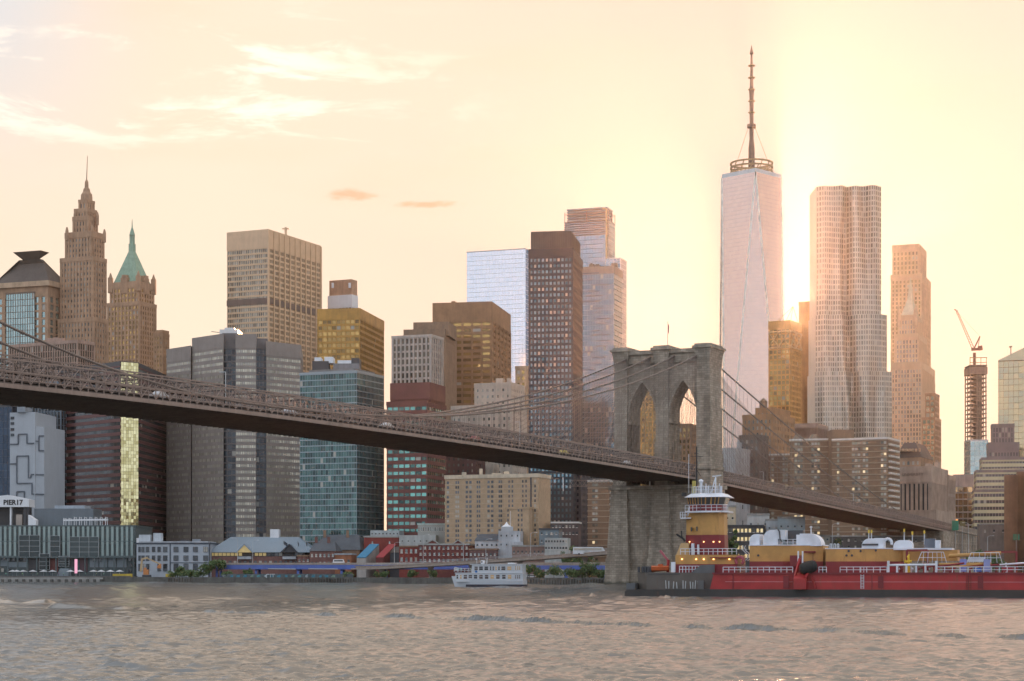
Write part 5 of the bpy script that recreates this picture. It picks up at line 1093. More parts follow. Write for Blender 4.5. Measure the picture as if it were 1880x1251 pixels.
house('brick_shed', 'orange brick shed with pale fascia right of the pink row houses', 615, 645, 1018, 933, 10, plain('orange_brick', (.30, .12, .06), .85), 1, 3, ybot=1040, coping=plain('grey_board', (.36, .38, .40), .7), wsize=(4, 5))
house('red_gable_house', 'bright red blank walled house behind the coloured roofs', 668, 731, 986, 958, 14, BR2, 1, 2, ybot=1005, coping=CRM, wsize=(2.6, 4))
house('roof_terrace_house', 'low house with pale rooftop railing boxes behind the red walled house', 680, 733, 974, 975, 12, plain('pale_tile', (.42, .45, .45), .7), 1, 8, ybot=986, win=WIN_D, wsize=(2.5, 3))
# parallelogram roofs
for nm, lb, cl, a in (('blue_roofed_shed', 'long shed with a bright blue sloping roof by the elevated road', (.055, .22, .36), 655), ('red_roofed_shed', 'long shed with a red sloping roof right of the blue roofed shed', (.34, .045, .05), 690)):
    D = 930.; t = thing(nm, lb, 'shed', (X(a+15, D), D+12, GZ)); mm = plain(nm+'_roof', cl, .6, var=.12)
    lo, hi = Z(1023, D), Z(999, D+20); w_ = 17 if a < 680 else 14
    m = MB(); q = [(X(a, D), D, lo), (X(a+w_, D), D, lo), (X(a+w_+24, D+20), D+20, hi), (X(a+24, D+20), D+20, hi)]; m.poly(q+[(x, y, z-.4) for x, y, z in q], [(0, 1, 2, 3), (7, 6, 5, 4), (0, 4, 5, 1), (1, 5, 6, 2), (2, 6, 7, 3), (3, 7, 4, 0)]); m.build('roof', mm, t)
    m = MB(); m.poly([(x, y+.2, z-.5) for x, y, z in q]+[(x, y+.2, GZ) for x, y, z in q], [(4, 5, 1, 0), (5, 6, 2, 1), (6, 7, 3, 2), (7, 4, 0, 3)]); m.build('wall', plain('pale_shed_side', (.36, .33, .30), .8) if a < 680 else BR3, t)
house('dark_shed', 'dark slate shed between the red roof and the red brick houses', 705, 735, 1015, 940, 12, SL2, 0, 0, roof=3.)
house('brick_row', 'low red brick building with tall windows left of the twin gabled warehouse', 733, 768, 1004, 925, 14, BR2, 2, 4, ybot=1034, coping=BRKB, wsize=(4.2, 7))
house('twin_gabled_warehouse', 'dark red brick warehouse with two white edged gables', 768, 861, 1000, 918, 18, BR3, 3, 11, ybot=1034, coping=CRM, gables=((794, 27, 2.1), (841, 20, 2.0)), cat='warehouse', wsize=(3.6, 5.0))
house('cream_terrace_block', 'cream three storey block with a row of narrow windows behind the gabled warehouse', 767, 861, 963, 955, 16, CRM, 1, 22, ybot=980, coping=plain('pale_green_coping', (.42, .50, .46), .7), wsize=(1.9, 7.5))
house('maroon_penthouse', 'maroon roof structure on top of the cream block', 780, 830, 953, 962, 10, plain('maroon_metal', (.15, .055, .05), .7), 0, 0)
house('pale_flat_block', 'pale grey flat roofed block left of the cream block', 733, 800, 983, 948, 12, plain('pale_block', (.40, .42, .40), .8), 1, 6, ybot=1003, win=WIN_D, wsize=(2.4, 2.6))
house('plum_low_block', 'low plum brick buildings right of the twin gabled warehouse', 861, 912, 1009, 905, 16, plain('plum_brick', (.155, .085, .08), .85), 1, 7, ybot=1026, coping=BRKB)
house('white_sided_house', 'white sided house with grey hip roof left of the white chapel like building', 872, 916, 993, 915, 12, plain('white_siding', (.46, .48, .50), .7), 1, 5, ybot=1008, roof=3.4, roofm=SL2, win=WIN_D)
t, pl, zt = house('white_tank_house', 'tall white rendered house with stepped top beside the white sided house', 915, 955, 975, 910, 12, plain('white_siding', (.46, .48, .50), .7), 2, 4, ybot=1008, win=WIN_D, wsize=(2.2, 4))
m = MB(); D = 910; m.box(X(920, D), X(942, D), D+2, D+9, zt, Z(967, D)); m.box(X(935, D), X(960, D), D-2, D+3, GZ, Z(995, D)); m.build('upper_stage', MC['white_siding'], t)
m = MB(); m.lathe((X(930, D), D+5), [(2.6, Z(967, D)), (1., Z(963, D)), (.1, Z(958, D))], 10); m.tube((X(937, D), D+4, Z(967, D)), (X(937, D), D+4, Z(938, D)), .12); m.build('finial_mast', WHITE, t)
house('brick_arcade', 'low brick arcade fronts above the ramp', 940, 1000, 1003, 890, 14, plain('mixed_brick', (.21, .135, .11), .85), 1, 8, ybot=1022, win=WIN_D, coping=CONC)
t, pl, zt = house('slate_blue_house', 'slate blue flat topped building by the left of the bridge tower', 990, 1026, 972, 900, 14, plain('slate_blue_paint', (.13, .175, .20), .7), 2, 4, ybot=1000, coping=DARK)
house('grey_shop_row', 'pale grey shop row between the slate house and the trees', 1000, 1042, 988, 885, 12, plain('pale_block', (.40, .42, .40), .8), 2, 8, ybot=1012, win=WIN_D)
house('dark_brick_terrace', 'dark brick terrace with white roof edge behind the slate blue house', 1012, 1062, 960, 930, 12, plain('ink_brown_brick', (.085, .06, .058), .85), 2, 8, ybot=985, coping=WHB)
# right of the bridge tower, under the land span
house('grey_warehouse', 'charcoal brick warehouse with warm lit windows right of the bridge tower', 1330, 1402, 966, 830, 20, plain('charcoal_brick', (.105, .10, .10), .85), 4, 10, ybot=1028, cat='warehouse', win=glass('warm_lit_windows', (.05, .05, .045), (.16, .14, .09), .25, .1, lit=.45, litc=(1., .78, .38), lits=.42, blinds=.1), wsize=(4.2, 7.0), coping=DARK)
for nm, lb, a, b, yt, D, c in (('white_penthouse', 'white rooftop house behind the charcoal warehouse', 1372, 1412, 945, 850, (.50, .50, .48)), ('pale_grey_house', 'pale grey block right of the white rooftop house', 1406, 1432, 955, 845, (.44, .46, .47)), ('pale_blue_house', 'pale blue grey block with dark base under the bridge', 1428, 1478, 951, 840, (.36, .42, .44)), ('ochre_low_house', 'low ochre block beside the bridge tower foot', 1330, 1350, 930, 870, (.50, .42, .30)), ('cream_low_house', 'narrow cream block under the bridge deck', 1505, 1524, 984, 850, (.44, .42, .36)), ('stone_low_house', 'dull grey low block far under the land span', 1478, 1700, 985, 960, (.11, .10, .09))):
    house(nm, lb, a, b, yt, D, 12, plain(nm+'_wall', c, .8), 2, max(2, int((b-a)/12)), ybot=1010, win=WIN_D, wsize=(3.2, 4.2), coping=CONC)

# ---- elevated road: blue steel viaduct and concrete ramp
BLU = plain('viaduct_blue', (.085, .14, .42), .55, var=.15); VC = plain('ramp_concrete', (.33, .275, .235), .85, var=.2, scale=.4)
vd = thing('elevated_road', 'blue steel elevated highway along the waterfront', 'viaduct', (X(600, 880), 890, GZ))
def vy(px): return 900-75*(px-330)/780.
vx = list(range(396, 1140, 12))
def rail(mb_, pts, yo, w, h, zo): 
    for a, b in zip(pts, pts[1:]): mb_.bar((a[0], a[1]+yo, a[2]+zo), (b[0], b[1]+yo, b[2]+zo), w, h)
line = [(X(px, vy(px)), vy(px), Z(1041.5, vy(px))) for px in vx]
m = MB(); rail(m, line, 0, .5, 2.1, 0.); m.build('edge_girder', BLU, vd)
m = MB(); rail(m, line, 6.6, 12.8, .5, 1.0); m.build('deck', VC, vd)
m = MB(); rail(m, line, -.2, .35, .9, 1.6); m.build('parapet', VC, vd)
m = MB(); rail(m, line, 13, .5, 2.1, 0.); m.build('edge_girder', BLU, vd)
for px in (398, 470, 547, 627, 706, 790, 870, 955, 1040, 1110):
    y = vy(px); m = MB(); zt = Z(1042.5, y)-.6; m.box(X(px, y)-.55, X(px, y)+.55, y+.2, y+1.2, GZ, zt); m.box(X(px, y)-.6, X(px, y)+.6, y+.2, y+13, zt-.8, zt); m.box(X(px, y)-.55, X(px, y)+.55, y+12, y+13, GZ, zt-.8); m.build('bent', BLU, vd)
for a, b in ((492, 543), (566, 620), (645, 698)): m = MB(); m.bar(P(a, 1044.5, vy(a)-.3), P(b, 1045, vy(b)-.3), .25, .35); m.build('hanging_pipe', PW, vd)
rp = thing('concrete_ramp', 'curving concrete road ramp climbing toward the bridge tower', 'ramp', (X(900, 810), 812, GZ))
def ry(px): return 872-110*(px-640)/480.
rx_ = list(range(640, 1150, 15)); rl = [(X(px, ry(px)), ry(px), Z(1043-27*max(0, (px-690)/425.)**1.15, ry(px))) for px in rx_]
m = MB(); rail(m, rl, 0, .5, 1.5, 0.); rail(m, rl, -.25, .6, .3, .8); m.build('fascia', VC, rp)
m = MB(); rail(m, rl, 4.6, 9.2, .6, -.4); m.build('deck', VC, rp)
m = MB(); rail(m, rl, .1, .12, .12, 1.9); rail(m, rl, .1, .12, .12, 1.4)
for q in rl: m.bar((q[0], q[1]+.1, q[2]+.7), (q[0], q[1]+.1, q[2]+1.9), .12)
m.build('railing', PW, rp)
for px in (705, 787, 868, 958, 1070):
    k = min(range(len(rx_)), key=lambda i: abs(rx_[i]-px)); q = rl[k]; m = MB(); m.box(q[0]-.8, q[0]+.8, q[1]+3, q[1]+5, GZ, q[2]-1.6); m.hexa([(q[0]-.9, q[1]+1.5, q[2]-2.2), (q[0]+.9, q[1]+1.5, q[2]-2.2), (q[0]+.9, q[1]+6.5, q[2]-2.2), (q[0]-.9, q[1]+6.5, q[2]-2.2)], [(q[0]-1.4, q[1]+.3, q[2]-.7), (q[0]+1.4, q[1]+.3, q[2]-.7), (q[0]+1.4, q[1]+8.6, q[2]-.7), (q[0]-1.4, q[1]+8.6, q[2]-.7)]); m.build('column', VC, rp)
# vehicles on the road
def vehicle(label, px, D, z, L, h, col, cat, name):
    t = thing(name, label, cat, (X(px, D), D, z)); x0 = X(px, D); pm = plain(name+'_paint', col, .35)
    m = MB(); m.hexa([(x0-L/2, D, z+.35), (x0+L/2, D, z+.35), (x0+L/2, D+2, z+.35), (x0-L/2, D+2, z+.35)], [(x0-L/2+.1, D+.1, z+h), (x0+L/2-L*.12, D+.1, z+h), (x0+L/2-L*.12, D+1.9, z+h), (x0-L/2+.1, D+1.9, z+h)]); m.build('body', pm, t)
    m = MB(); m.box(x0-L/2+.5, x0+L/2-L*.16, D-.03, D+.3, z+h*.58, z+h*.85); m.build('windows', WIN_D, t)
    for s in (-.32, .32):
        m = MB(); m.tube((x0+s*L, D-.05, z+.38), (x0+s*L, D+.3, z+.38), .38, 10); m.build('wheel', DARK, t)
vehicle('white van driving on the elevated road below the slate roof', 622, vy(622)+2, Z(1041.5, vy(622))+1.25, 5.5, 2.4, (.7, .7, .7), 'van', 'white_van')
vehicle('long white bus on the concrete ramp left of the bridge tower', 1083, ry(1083)+2, Z(1043-27*((1083-690)/425.)**1.15, ry(1083))-.1, 14, 3.2, (.66, .68, .70), 'bus', 'white_bus')
vehicle('silver car parked under the ramp by the ferry', 975, 835, GZ, 4.6, 1.5, (.55, .57, .58), 'car', 'silver_car')
# street lamps
def lamp(label, px, yb, yt, D, arm=1):
    t = thing('street_lamp', label, 'street lamp', P(px, yb, D), 'street lamps'); x, y, z = P(px, yb, D); zt = Z(yt, D)
    m = MB(); m.tube((x, y, z), (x, y, zt), .13, 6, r2=.09); m.build('pole', PW, t)
    m = MB(); m.path([(x, y, zt), (x+arm*1.0, y, zt+.5), (x+arm*2.2, y, zt+.55)], .07, 5); m.build('arm', PW, t)
    m = MB(); m.obox((x+arm*2.5, y, zt+.5), (.4, 0, 0), (0, .15, 0), (0, 0, .09)); m.build('lamp_head', WHITE, t)
for lb, px, yb, yt, D, ar in (('street lamp in front of the left end of the market hall roof', 436, 1036, 990, 893, -1), ('street lamp right of the first market hall gable', 464, 1036, 994, 892, 1), ('street lamp beside the red sloping roof', 724, 1037, 998, 862, 1), ('street lamp before the left gable of the gabled warehouse', 777, 1034, 984, 845, 1), ('street lamp before the right gable of the gabled warehouse', 851, 1030, 996, 828, 1), ('street lamp right of the gabled warehouse', 892, 1028, 992, 818, 1), ('street lamp left of the trees near the bridge tower', 974, 1024, 980, 800, 1), ('street lamp behind the white tanks of the barge', 1528, 1010, 964, 800, 1), ('street lamp near the right edge behind the barge', 1813, 1030, 986, 820, 1), ('tall lamp post where the stone approach begins', 1778, 1030, 962, 850, -1)):
    lamp(lb, px, yb, yt, D, ar)
# graffiti wall on the quay
gw = thing('graffiti_wall', 'low quay wall covered in pale and teal graffiti below the blue viaduct', 'wall', (X(520, 905), 880, GZ))
def gy(px): return shore(px)+2.4
m = MB()
for a, b in zip(range(408, 640, 20), range(428, 660, 20)):
    pa, pb = (X(a, gy(a)), gy(a)), (X(b, gy(b)), gy(b)); m.prism([pa, pb, (pb[0], pb[1]+.5), (pa[0], pa[1]+.5)], 2., Z(1054, gy(a)))
m.build('wall_panel', plain('quay_wall_paint', (.085, .11, .12), .8, var=.4, scale=.4), gw)
for i in range(17):
    px = 415+i*12.5; c = random.choice([(.10, .30, .33), (.32, .38, .40), (.42, .44, .46), (.06, .22, .30), (.20, .28, .22)]); Dg = gy(px)-.06; m = MB(); n_ = 9; w_, h_ = random.uniform(1.2, 1.9), random.uniform(.6, 1.0); zc = Z(1058.5, Dg)
    m.face([(X(px, Dg)+w_*math.cos(k*6.283/n_)*random.uniform(.75, 1.15), Dg, zc+h_*math.sin(k*6.283/n_)*random.uniform(.75, 1.15)) for k in range(n_)]); m.build('painted_tag', plain('spray_%d' % (i % 6), c, .8, var=.4, scale=1.5), gw)
me = text_mesh('CITAH', 2.9, .03, .04); me.materials.clear(); me.materials.append(plain('spray_white', (.48, .52, .54), .8)); Dg = gy(504)-.2; piece('lettering', me, gw, (X(504, Dg), Dg, Z(1058.5, Dg)), (R(90), 0, .1))
# dark timber fender along the rest of the shore
mb = MB()
for k, px in enumerate(range(310, 1125, 5)):
    Dg = shore(px)-.35; mb.box(X(px, Dg)-.28, X(px, Dg)+.28, Dg-.3, Dg+.3, -2, 1.9+.5*math.sin(k*1.7)*math.sin(k*.3))
mb.build('timber_fender', plain('wet_timber', (.06, .05, .04), .9), bpy.data.objects['seawall'], kind='stuff')

# ---- trees and shrubs
def leafm(n, b):
    rn = n.noise(n.n('ShaderNodeNewGeometry').outputs['Position'], 1.2, 2.); col = n.mix(n.step(rn, .3, .7), (.06, .11, .035, 1), (.13, .19, .06, 1)); n.put(b.inputs['Base Color'], col); b.inputs['Roughness'].default_value = .6
LEAF = mat('leaves', leafm); BARK = plain('bark', (.07, .05, .035), .9)
def tree(label, px, D, z, h, w, seed, name='tree', nl=900, cat='tree', group='waterfront trees'):
    r = random.Random(seed); t = thing(name, label, cat, (X(px, D), D, z), group); x0, y0 = X(px, D), D; th_ = h*(.32 if name == 'tree' else .15)
    m = MB(); top = Vector((x0+r.uniform(-.2, .2), y0, z+h*.6)); m.tube((x0, y0, z), top, h*.028, 7, r2=h*.012)
    tips = []
    for k in range(9):
        a = r.uniform(0, 6.28); st_ = Vector((x0, y0, z+th_+r.uniform(0, .3)*h)); e = st_+Vector((math.cos(a)*w*r.uniform(.2, .42), math.sin(a)*w*r.uniform(.2, .42), h*r.uniform(.12, .38))); m.tube(st_, e, h*.012, 5, r2=h*.004); tips.append(e)
    m.build('trunk', BARK, t)
    m = MB(); cl = [(e, r.uniform(.14, .24)*w) for e in tips]+[(Vector((x0+r.gauss(0, w*.22), y0+r.gauss(0, w*.22), z+th_+abs(r.gauss(h*.32, h*.17)))), r.uniform(.10, .22)*w) for _ in range(9)]
    for k in range(nl):
        c, rad = r.choice(cl); v = Vector((r.gauss(0, 1), r.gauss(0, 1), r.gauss(0, .8))); v = c+v.normalized()*rad*r.uniform(.55, 1.1)
        if v.z < z+.15: v.z = z+.15+r.random()*.5
        s = r.uniform(.28, .55)*(.6+h/14); a = Vector((r.gauss(0, 1), r.gauss(0, 1), r.gauss(0, 1))).normalized(); b = a.orthogonal().normalized(); cc = a.cross(b)
        m.face([tuple(v+b*s), tuple(v+cc*s*.6), tuple(v-b*s), tuple(v-cc*s*.6)])
    m.build('crown', LEAF, t)
for i, (lb, px, D, h, w, nm) in enumerate([
    ('tall young tree in front of the right corner of the white building', 401, 888, 9.5, 7, 'tree'), ('leafy tree just left of the tall young tree', 383, 891, 7.0, 7, 'tree'), ('small shrub tree before the white building', 330, 902, 5.6, 5, 'tree'), ('low shrub under the white building windows', 352, 897, 4.0, 6, 'shrub'), ('small shrub left of the graffiti wall', 455, 877, 4.6, 5, 'shrub'),
    ('yellow green shrub under the ramp left of the ferry', 756, 815, 4.0, 4.5, 'shrub'), ('shrub directly left of the ferry stern', 795, 810, 4.2, 4.5, 'shrub'), ('round tree under the ramp right of the ferry', 972, 775, 5.5, 6, 'tree'), ('broad tree under the ramp midway to the bridge tower', 1017, 766, 5.0, 8, 'tree'), ('broad tree under the ramp next to the bridge tower base', 1082, 752, 5.8, 8.5, 'tree'), ('low tree between ferry and bridge tower', 1046, 760, 4.2, 6.5, 'shrub'),
    ('dense hedge shrub by the right yellow barrier', 322, 904, 3.4, 6, 'shrub'), ('dense hedge shrub between barrier and tall young tree', 342, 899, 3.2, 7, 'shrub'), ('dense hedge shrub left of the tall young tree foot', 368, 894, 3.4, 7, 'shrub'), ('dense hedge shrub right of the tall young tree', 418, 884, 3.3, 6, 'shrub'), ('shrub under the ramp right beside the ferry bow', 992, 768, 3.8, 6, 'shrub'), ('shrub mass close against the bridge tower base', 1103, 748, 4.4, 6, 'shrub'), ('low shrub under the ramp column', 1064, 755, 3.6, 6, 'shrub'), ('weedy shrub below the graffiti wall end', 640, 838, 2.8, 6, 'shrub'), ('weedy shrub under the start of the concrete ramp', 700, 826, 3.0, 6, 'shrub'),
    ('tree clump behind the road beside the banded slab', 1052, 880, 13.5, 8, 'tree'), ('tree behind the road left of the banded slab foot', 1070, 884, 13.0, 8, 'tree'), ('tree under the bridge behind the street lamp', 1532, 842, 14.0, 9, 'tree'), ('tree under the bridge right of the cream block', 1556, 850, 12.5, 9, 'tree'), ('hillside tree at the right behind the barge hoses', 1800, 850, 12.0, 9, 'tree'), ('rightmost hillside tree below the stone approach', 1832, 860, 11.0, 9, 'tree'), ('small rooftop height tree by the charcoal warehouse', 1344, 826, 20.0, 4.5, 'tree')]):
    tree(lb, px, D, GZ, h, w, 40+i, nm, 1100 if h > 5 else 700, 'tree' if nm == 'tree' else 'shrub')
# highway signs on the approach
for lb, a, b, y0, y1, D, c in (('green highway sign where the stone approach begins', 1748, 1760, 974, 956, 1000, (.02, .22, .13)), ('brown and green sign beside the green highway sign', 1762, 1772, 966, 957, 1001, (.16, .12, .04)), ('small green road sign near the right edge', 1860, 1872, 992, 981, 930, (.02, .22, .13))):
    t = thing('highway_sign', lb, 'road sign', P((a+b)/2, y0+8, D)); m = MB(); m.box(X(a, D), X(b, D), D, D+.15, Z(y0, D), Z(y1, D)); m.build('panel', plain('sign_%d' % a, c, .5), t); m = MB(); m.tube((X((a+b)/2, D), D+.3, Z(1030, D)), (X((a+b)/2, D), D+.3, Z(y1, D)), .12); m.build('post', PW, t)
house('stone_gate_house', 'brown stone gate house beside the approach at the right', 1800, 1850, 963, 960, 16, plain('gate_stone', (.24, .20, .175), .85), 1, 3, ybot=985, win=WIN_D, coping=CONC)
# traveller scaffold hung under the deck left of the tower
sc = thing('work_platform', 'lattice maintenance platform hung under the deck at the bridge tower', 'platform', P(1125, 893, 660)); m = MB(); D = 652.
for k in range(20):
    a, b = 1045+k*8, 1053+k*8
    for dy in (0, 4): m.bar(P(a, 893, D+dy), P(b, 893, D+dy), .2); m.bar(P(a, 882, D+dy), P(b, 882, D+dy), .2)
    m.bar(P(a, 893, D), P(b, 882, D), .13); m.bar(P(b, 893, D), P(a, 882, D), .13); m.bar(P(a, 893, D), P(a, 893, D+4), .15)
m.build('lattice', plain('scaffold_grey', (.20, .17, .145), .7), sc)
for px in (1034, 1193, 1206): m = MB(); m.tube(P(px, 898 if px > 1100 else 902, D-1), P(px, 877, D-1), .16, 6); m.build('hanger_tube', WHITE, sc)
for px in (1060, 1120, 1180): m = MB(); m.bar(P(px, 883, D+2), (X(px, D), D+2, 38.5), .15); m.build('hanger_rope', STEELD, sc)
# flagpole on the bridge tower
fp = thing('bridge_flagpole', 'thin flagpole with limp flag on top of the stone bridge tower', 'flagpole', BP(0, 0, 83.9)); m = MB(); zt = Z(590, 655); m.tube(BP(0, 0, 83.8), BP(0, 0, zt), .14, 6); m.build('pole', PW, fp)
m = MB(); q = BP(0, 0, zt-.5); m.poly([q, (q[0]+.5, q[1]-.1, q[2]-1.2), (q[0]+.35, q[1], q[2]-4.), (q[0], q[1], q[2]-3.4)], [(0, 1, 2, 3)]); m.build('cloth', plain('flag_red', (.3, .05, .06), .8), fp)
# bridge lamp posts and vehicles on the deck
for i, s in enumerate((291, 148, -70, -200)):
    t = thing('bridge_lamp', ('pale lamp post on the bridge deck above the oxblood tower', 'white lamp post on the bridge deck before the limestone block', 'lamp post on the land span nearest the bridge tower', 'lamp post on the land span before the apartment slabs')[i], 'street lamp', BP(s, 12.2, deck_z(s)+1.2), 'bridge deck lamps'); z0 = deck_z(s)+1.2; m = MB(); m.tube(BP(s, 12.4, z0), BP(s, 12.4, z0+7.2), .09, 5); m.build('pole', PW, t); m = MB(); q = BP(s, 11.6, z0+7.2); m.obox(q, tuple(WX*.7), tuple(AX*.12), (0, 0, .08)); m.build('lamp_head', PW, t)
for i, s in enumerate((310, 262, 218, 170, 112, 62, -90)):
    t = thing('bridge_car', 'car on the bridge roadway behind the near truss, %s from the left' % nth(i), 'car', BP(s, 9.5, deck_z(s)+1.45), 'cars crossing the bridge'); z0 = deck_z(s)+1.5; c = ((.6, .6, .6), (.45, .46, .48), (.62, .6, .58), (.3, .07, .06), (.5, .4, .08), (.6, .6, .6), (.12, .12, .13))[i]
    m = MB(); m.hexa([BP(s+2.2, 8.6, z0+.3), BP(s+2.2, 10.4, z0+.3), BP(s-2.2, 10.4, z0+.3), BP(s-2.2, 8.6, z0+.3)], [BP(s+2.2, 8.6, z0+.85), BP(s+2.2, 10.4, z0+.85), BP(s-2.2, 10.4, z0+.85), BP(s-2.2, 8.6, z0+.85)]); m.hexa([BP(s+1.4, 8.7, z0+.85), BP(s+1.4, 10.3, z0+.85), BP(s-1.7, 10.3, z0+.85), BP(s-1.7, 8.7, z0+.85)], [BP(s+.7, 8.9, z0+1.5), BP(s+.7, 10.1, z0+1.5), BP(s-1.2, 10.1, z0+1.5), BP(s-1.2, 8.9, z0+1.5)]); m.build('body', plain('car_paint_%d' % int(c[0]*100), c, .3), t)
    for ds in (1.4, -1.4):
        m = MB(); m.tube(BP(s+ds, 10.2, z0+.33), BP(s+ds, 10.45, z0+.33), .33, 8); m.build('wheel', DARK, t)
# ================================================================== vessels
class Frame_:
    """local axes of a vessel: u along the hull (to the right), v away from the viewer"""
    def __init__(s, px, D, yaw): s.o = (X(px, D), D); s.c, s.s = math.cos(yaw), math.sin(yaw)
    def w(s, u, v, z): return (s.o[0]+s.c*u+s.s*v, s.o[1]-s.s*u+s.c*v, z)
    def u(s, px, v=0.):
        t = (px-CX)/F; return (t*(s.o[1]+s.c*v)-s.o[0]-s.s*v)/(s.c+t*s.s)
    def z(s, px, py, v=0.): u = s.u(px, v); D = s.o[1]-s.s*u+s.c*v; return CZ+(HY-py)/F*D
    def p(s, px, py, v=0.): return s.w(s.u(px, v), v, s.z(px, py, v))
    def bx(s, mb, a, b, v0, v1, y0, y1, mi=0):       # box between columns a..b at depth v0, rows y0 (bottom) .. y1 (top)
        u0, u1 = s.u(a, v0), s.u(b, v0); m_ = (a+b)/2; z0, z1 = s.z(m_, y0, v0), s.z(m_, y1, v0)
        mb.hexa([s.w(u0, v0, z0), s.w(u1, v0, z0), s.w(u1, v1, z0), s.w(u0, v1, z0)], [s.w(u0, v0, z1), s.w(u1, v0, z1), s.w(u1, v1, z1), s.w(u0, v1, z1)], mi)
    def ubx(s, mb, u0, u1, v0, v1, z0, z1):
        mb.hexa([s.w(u0, v0, z0), s.w(u1, v0, z0), s.w(u1, v1, z0), s.w(u0, v1, z0)], [s.w(u0, v0, z1), s.w(u1, v0, z1), s.w(u1, v1, z1), s.w(u0, v1, z1)])
def rust(key, col, amt=.35, rough=.5, sc=.5):
    def fn(n, b):
        pos = n.n('ShaderNodeNewGeometry').outputs['Position']
        st = n.noise(n.vm('MULTIPLY', pos, (1., 1., .15)), sc*3, 4., .65); bl = n.noise(pos, sc*.6, 3.)
        f = n.m('MULTIPLY', n.step(st, .52, .74), n.step(bl, .4, .65)); k = n.step(bl, .3, .7, .82, 1.12)
        n.put(b.inputs['Base Color'], n.mix(n.m('MULTIPLY', f, amt), n.vm('SCALE', col, k), (.13, .065, .035, 1))); b.inputs['Roughness'].default_value = rough
    return mat(key, fn)
VR = rust('barge_red', (.38, .024, .025), .7); VY = rust('buff_yellow', (.50, .27, .075), .55); VB = rust('boot_black', (.035, .035, .033), .5, .6); VH = rust('tug_grey_brown', (.115, .10, .085), .5, .6); VW = rust('ship_white', (.68, .71, .76), .12); VR2 = rust('deep_red', (.20, .016, .022), .3)
FB = Frame_(1222, 362, .297)
VWID = 20.
# ---------------- barge
bg_ = thing('tank_barge', 'long red tank barge with buff deck houses lying in front of the bridge', 'barge', FB.w(35, 10, 0))
uE = FB.u(2010)
m = MB(); FB.ubx(m, 0, uE, 0, VWID, -1.5, 1.35); m.build('boot_topping', VB, bg_)
uS = FB.u(1303); zD = 4.55
m = MB(); b0 = [FB.w(uS, .15, 1.35), FB.w(uE, .15, 1.35), FB.w(uE, VWID-.15, 1.35), FB.w(uS, VWID-.15, 1.35)]; t0 = [FB.w(uS+.8, .1, zD), FB.w(uE, .1, zD), FB.w(uE, VWID-.1, zD), FB.w(uS+.8, VWID-.1, zD)]; m.hexa(b0, t0); hull = m.build('hull', VR, bg_)
m = MB(); FB.ubx(m, uS+.5, uE, -.12, .12, zD-.35, zD+.02); m.build('deck_edge', VR2, hull)
m = MB(); FB.ubx(m, uS+3, uE, .06, .12, 2.75, 2.84); m.build('draught_line', plain('pink_line', (.55, .25, .27), .6), hull)
for px in (1345, 1456, 1600, 1618, 1777, 1803): m = MB(); u0 = FB.u(px); FB.ubx(m, u0, u0+.16, -.02, .14, 1.4, zD-.3); m.build('hull_rib', VR2, hull)
for px in (1438, 1612, 1795):           # mooring recesses with ladder rungs
    m = MB(); u0 = FB.u(px); FB.ubx(m, u0, u0+1.0, .02, .145, 1.6, 3.9); m.build('recess', VR2, hull)
for px in (1580,):
    m = MB(); u0 = FB.u(px); 
    for s in (0, .55): FB.ubx(m, u0+s, u0+s+.09, -.06, .06, 1.5, zD+1)
    for k in range(11): FB.ubx(m, u0, u0+.6, -.05, .05, 1.6+k*.29, 1.68+k*.29)
    m.build('ladder', VW, hull)
for px in (1454, 1780): 
    m = MB(); u0 = FB.u(px-6)
    for k in range(2): FB.ubx(m, u0+k*.8, u0+k*.8+.07, -.03, .12, 1.6, zD-.4)
    for k in range(7): FB.ubx(m, u0, u0+.85, -.02, .1, 1.8+k*.34, 1.85+k*.34)
    m.build('ladder', VR2, hull)
# fendered A-frame on the side
m = MB(); a, b = FB.u(1459), FB.u(1482); zz = [1.4, 3.9, 4.9]
m.hexa([FB.w(a, -1.6, 1.4), FB.w(b, -1.6, 1.4), FB.w(b, .1, 1.4), FB.w(a, .1, 1.4)], [FB.w(a, -1.6, 3.4), FB.w(b, -1.6, 3.4), FB.w(b, .1, 4.6), FB.w(a, .1, 4.6)])
m.bar(FB.w(a+.2, -.8, 3.9), FB.w(a+.9, .3, 7.2), .35); m.bar(FB.w(b+1.6, -.1, 1.6), FB.w(b-.2, .3, 6.6), .4); m.bar(FB.w(b-.2, -1.4, 3.6), FB.w(b+1.4, .2, 6.8), .35); m.build('side_sponson', VR, hull)
m = MB(); c = FB.p(1484, 1042, -.6)
prof = [(-1.75, .05), (-1.6, .75), (-1.1, 1.1), (0, 1.2), (1.1, 1.1), (1.6, .75), (1.75, .05)]
ax = Vector((FB.c, -FB.s, .28)).normalized()
for (l0, r0), (l1, r1) in zip(prof, prof[1:]): m.tube(Vector(c)+ax*l0, Vector(c)+ax*l1, r0, 12, r2=r1, caps=False)
m.build('yokohama_fender', plain('fender_rubber', (.02, .021, .02), .8), bg_, smooth=True)
# railings
def railing(root, pts, h, n, m_, r=.05, name='railing', mids=1):
    mb_ = MB()
    for (a, b) in zip(pts, pts[1:]):
        a, b = Vector(a), Vector(b)
        for k in range(1, mids+2): zz = Vector((0, 0, h*k/(mids+1))); mb_.tube(a+zz, b+zz, r, 5)
        for k in range(n+1): q = a+(b-a)*k/n; mb_.tube(q, q+Vector((0, 0, h)), r*1.25, 5)
    return mb_.build(name, m_, root)
for a, b, n_ in ((1327, 1455, 12), (1503, 1517, 2), (1542, 1628, 7), (1720, 1878, 11), (1878, 2000, 8)):
    railing(bg_, [FB.w(FB.u(a), .3, zD), FB.w(FB.u(b), .3, zD)], 1.05, n_, VW, .06)
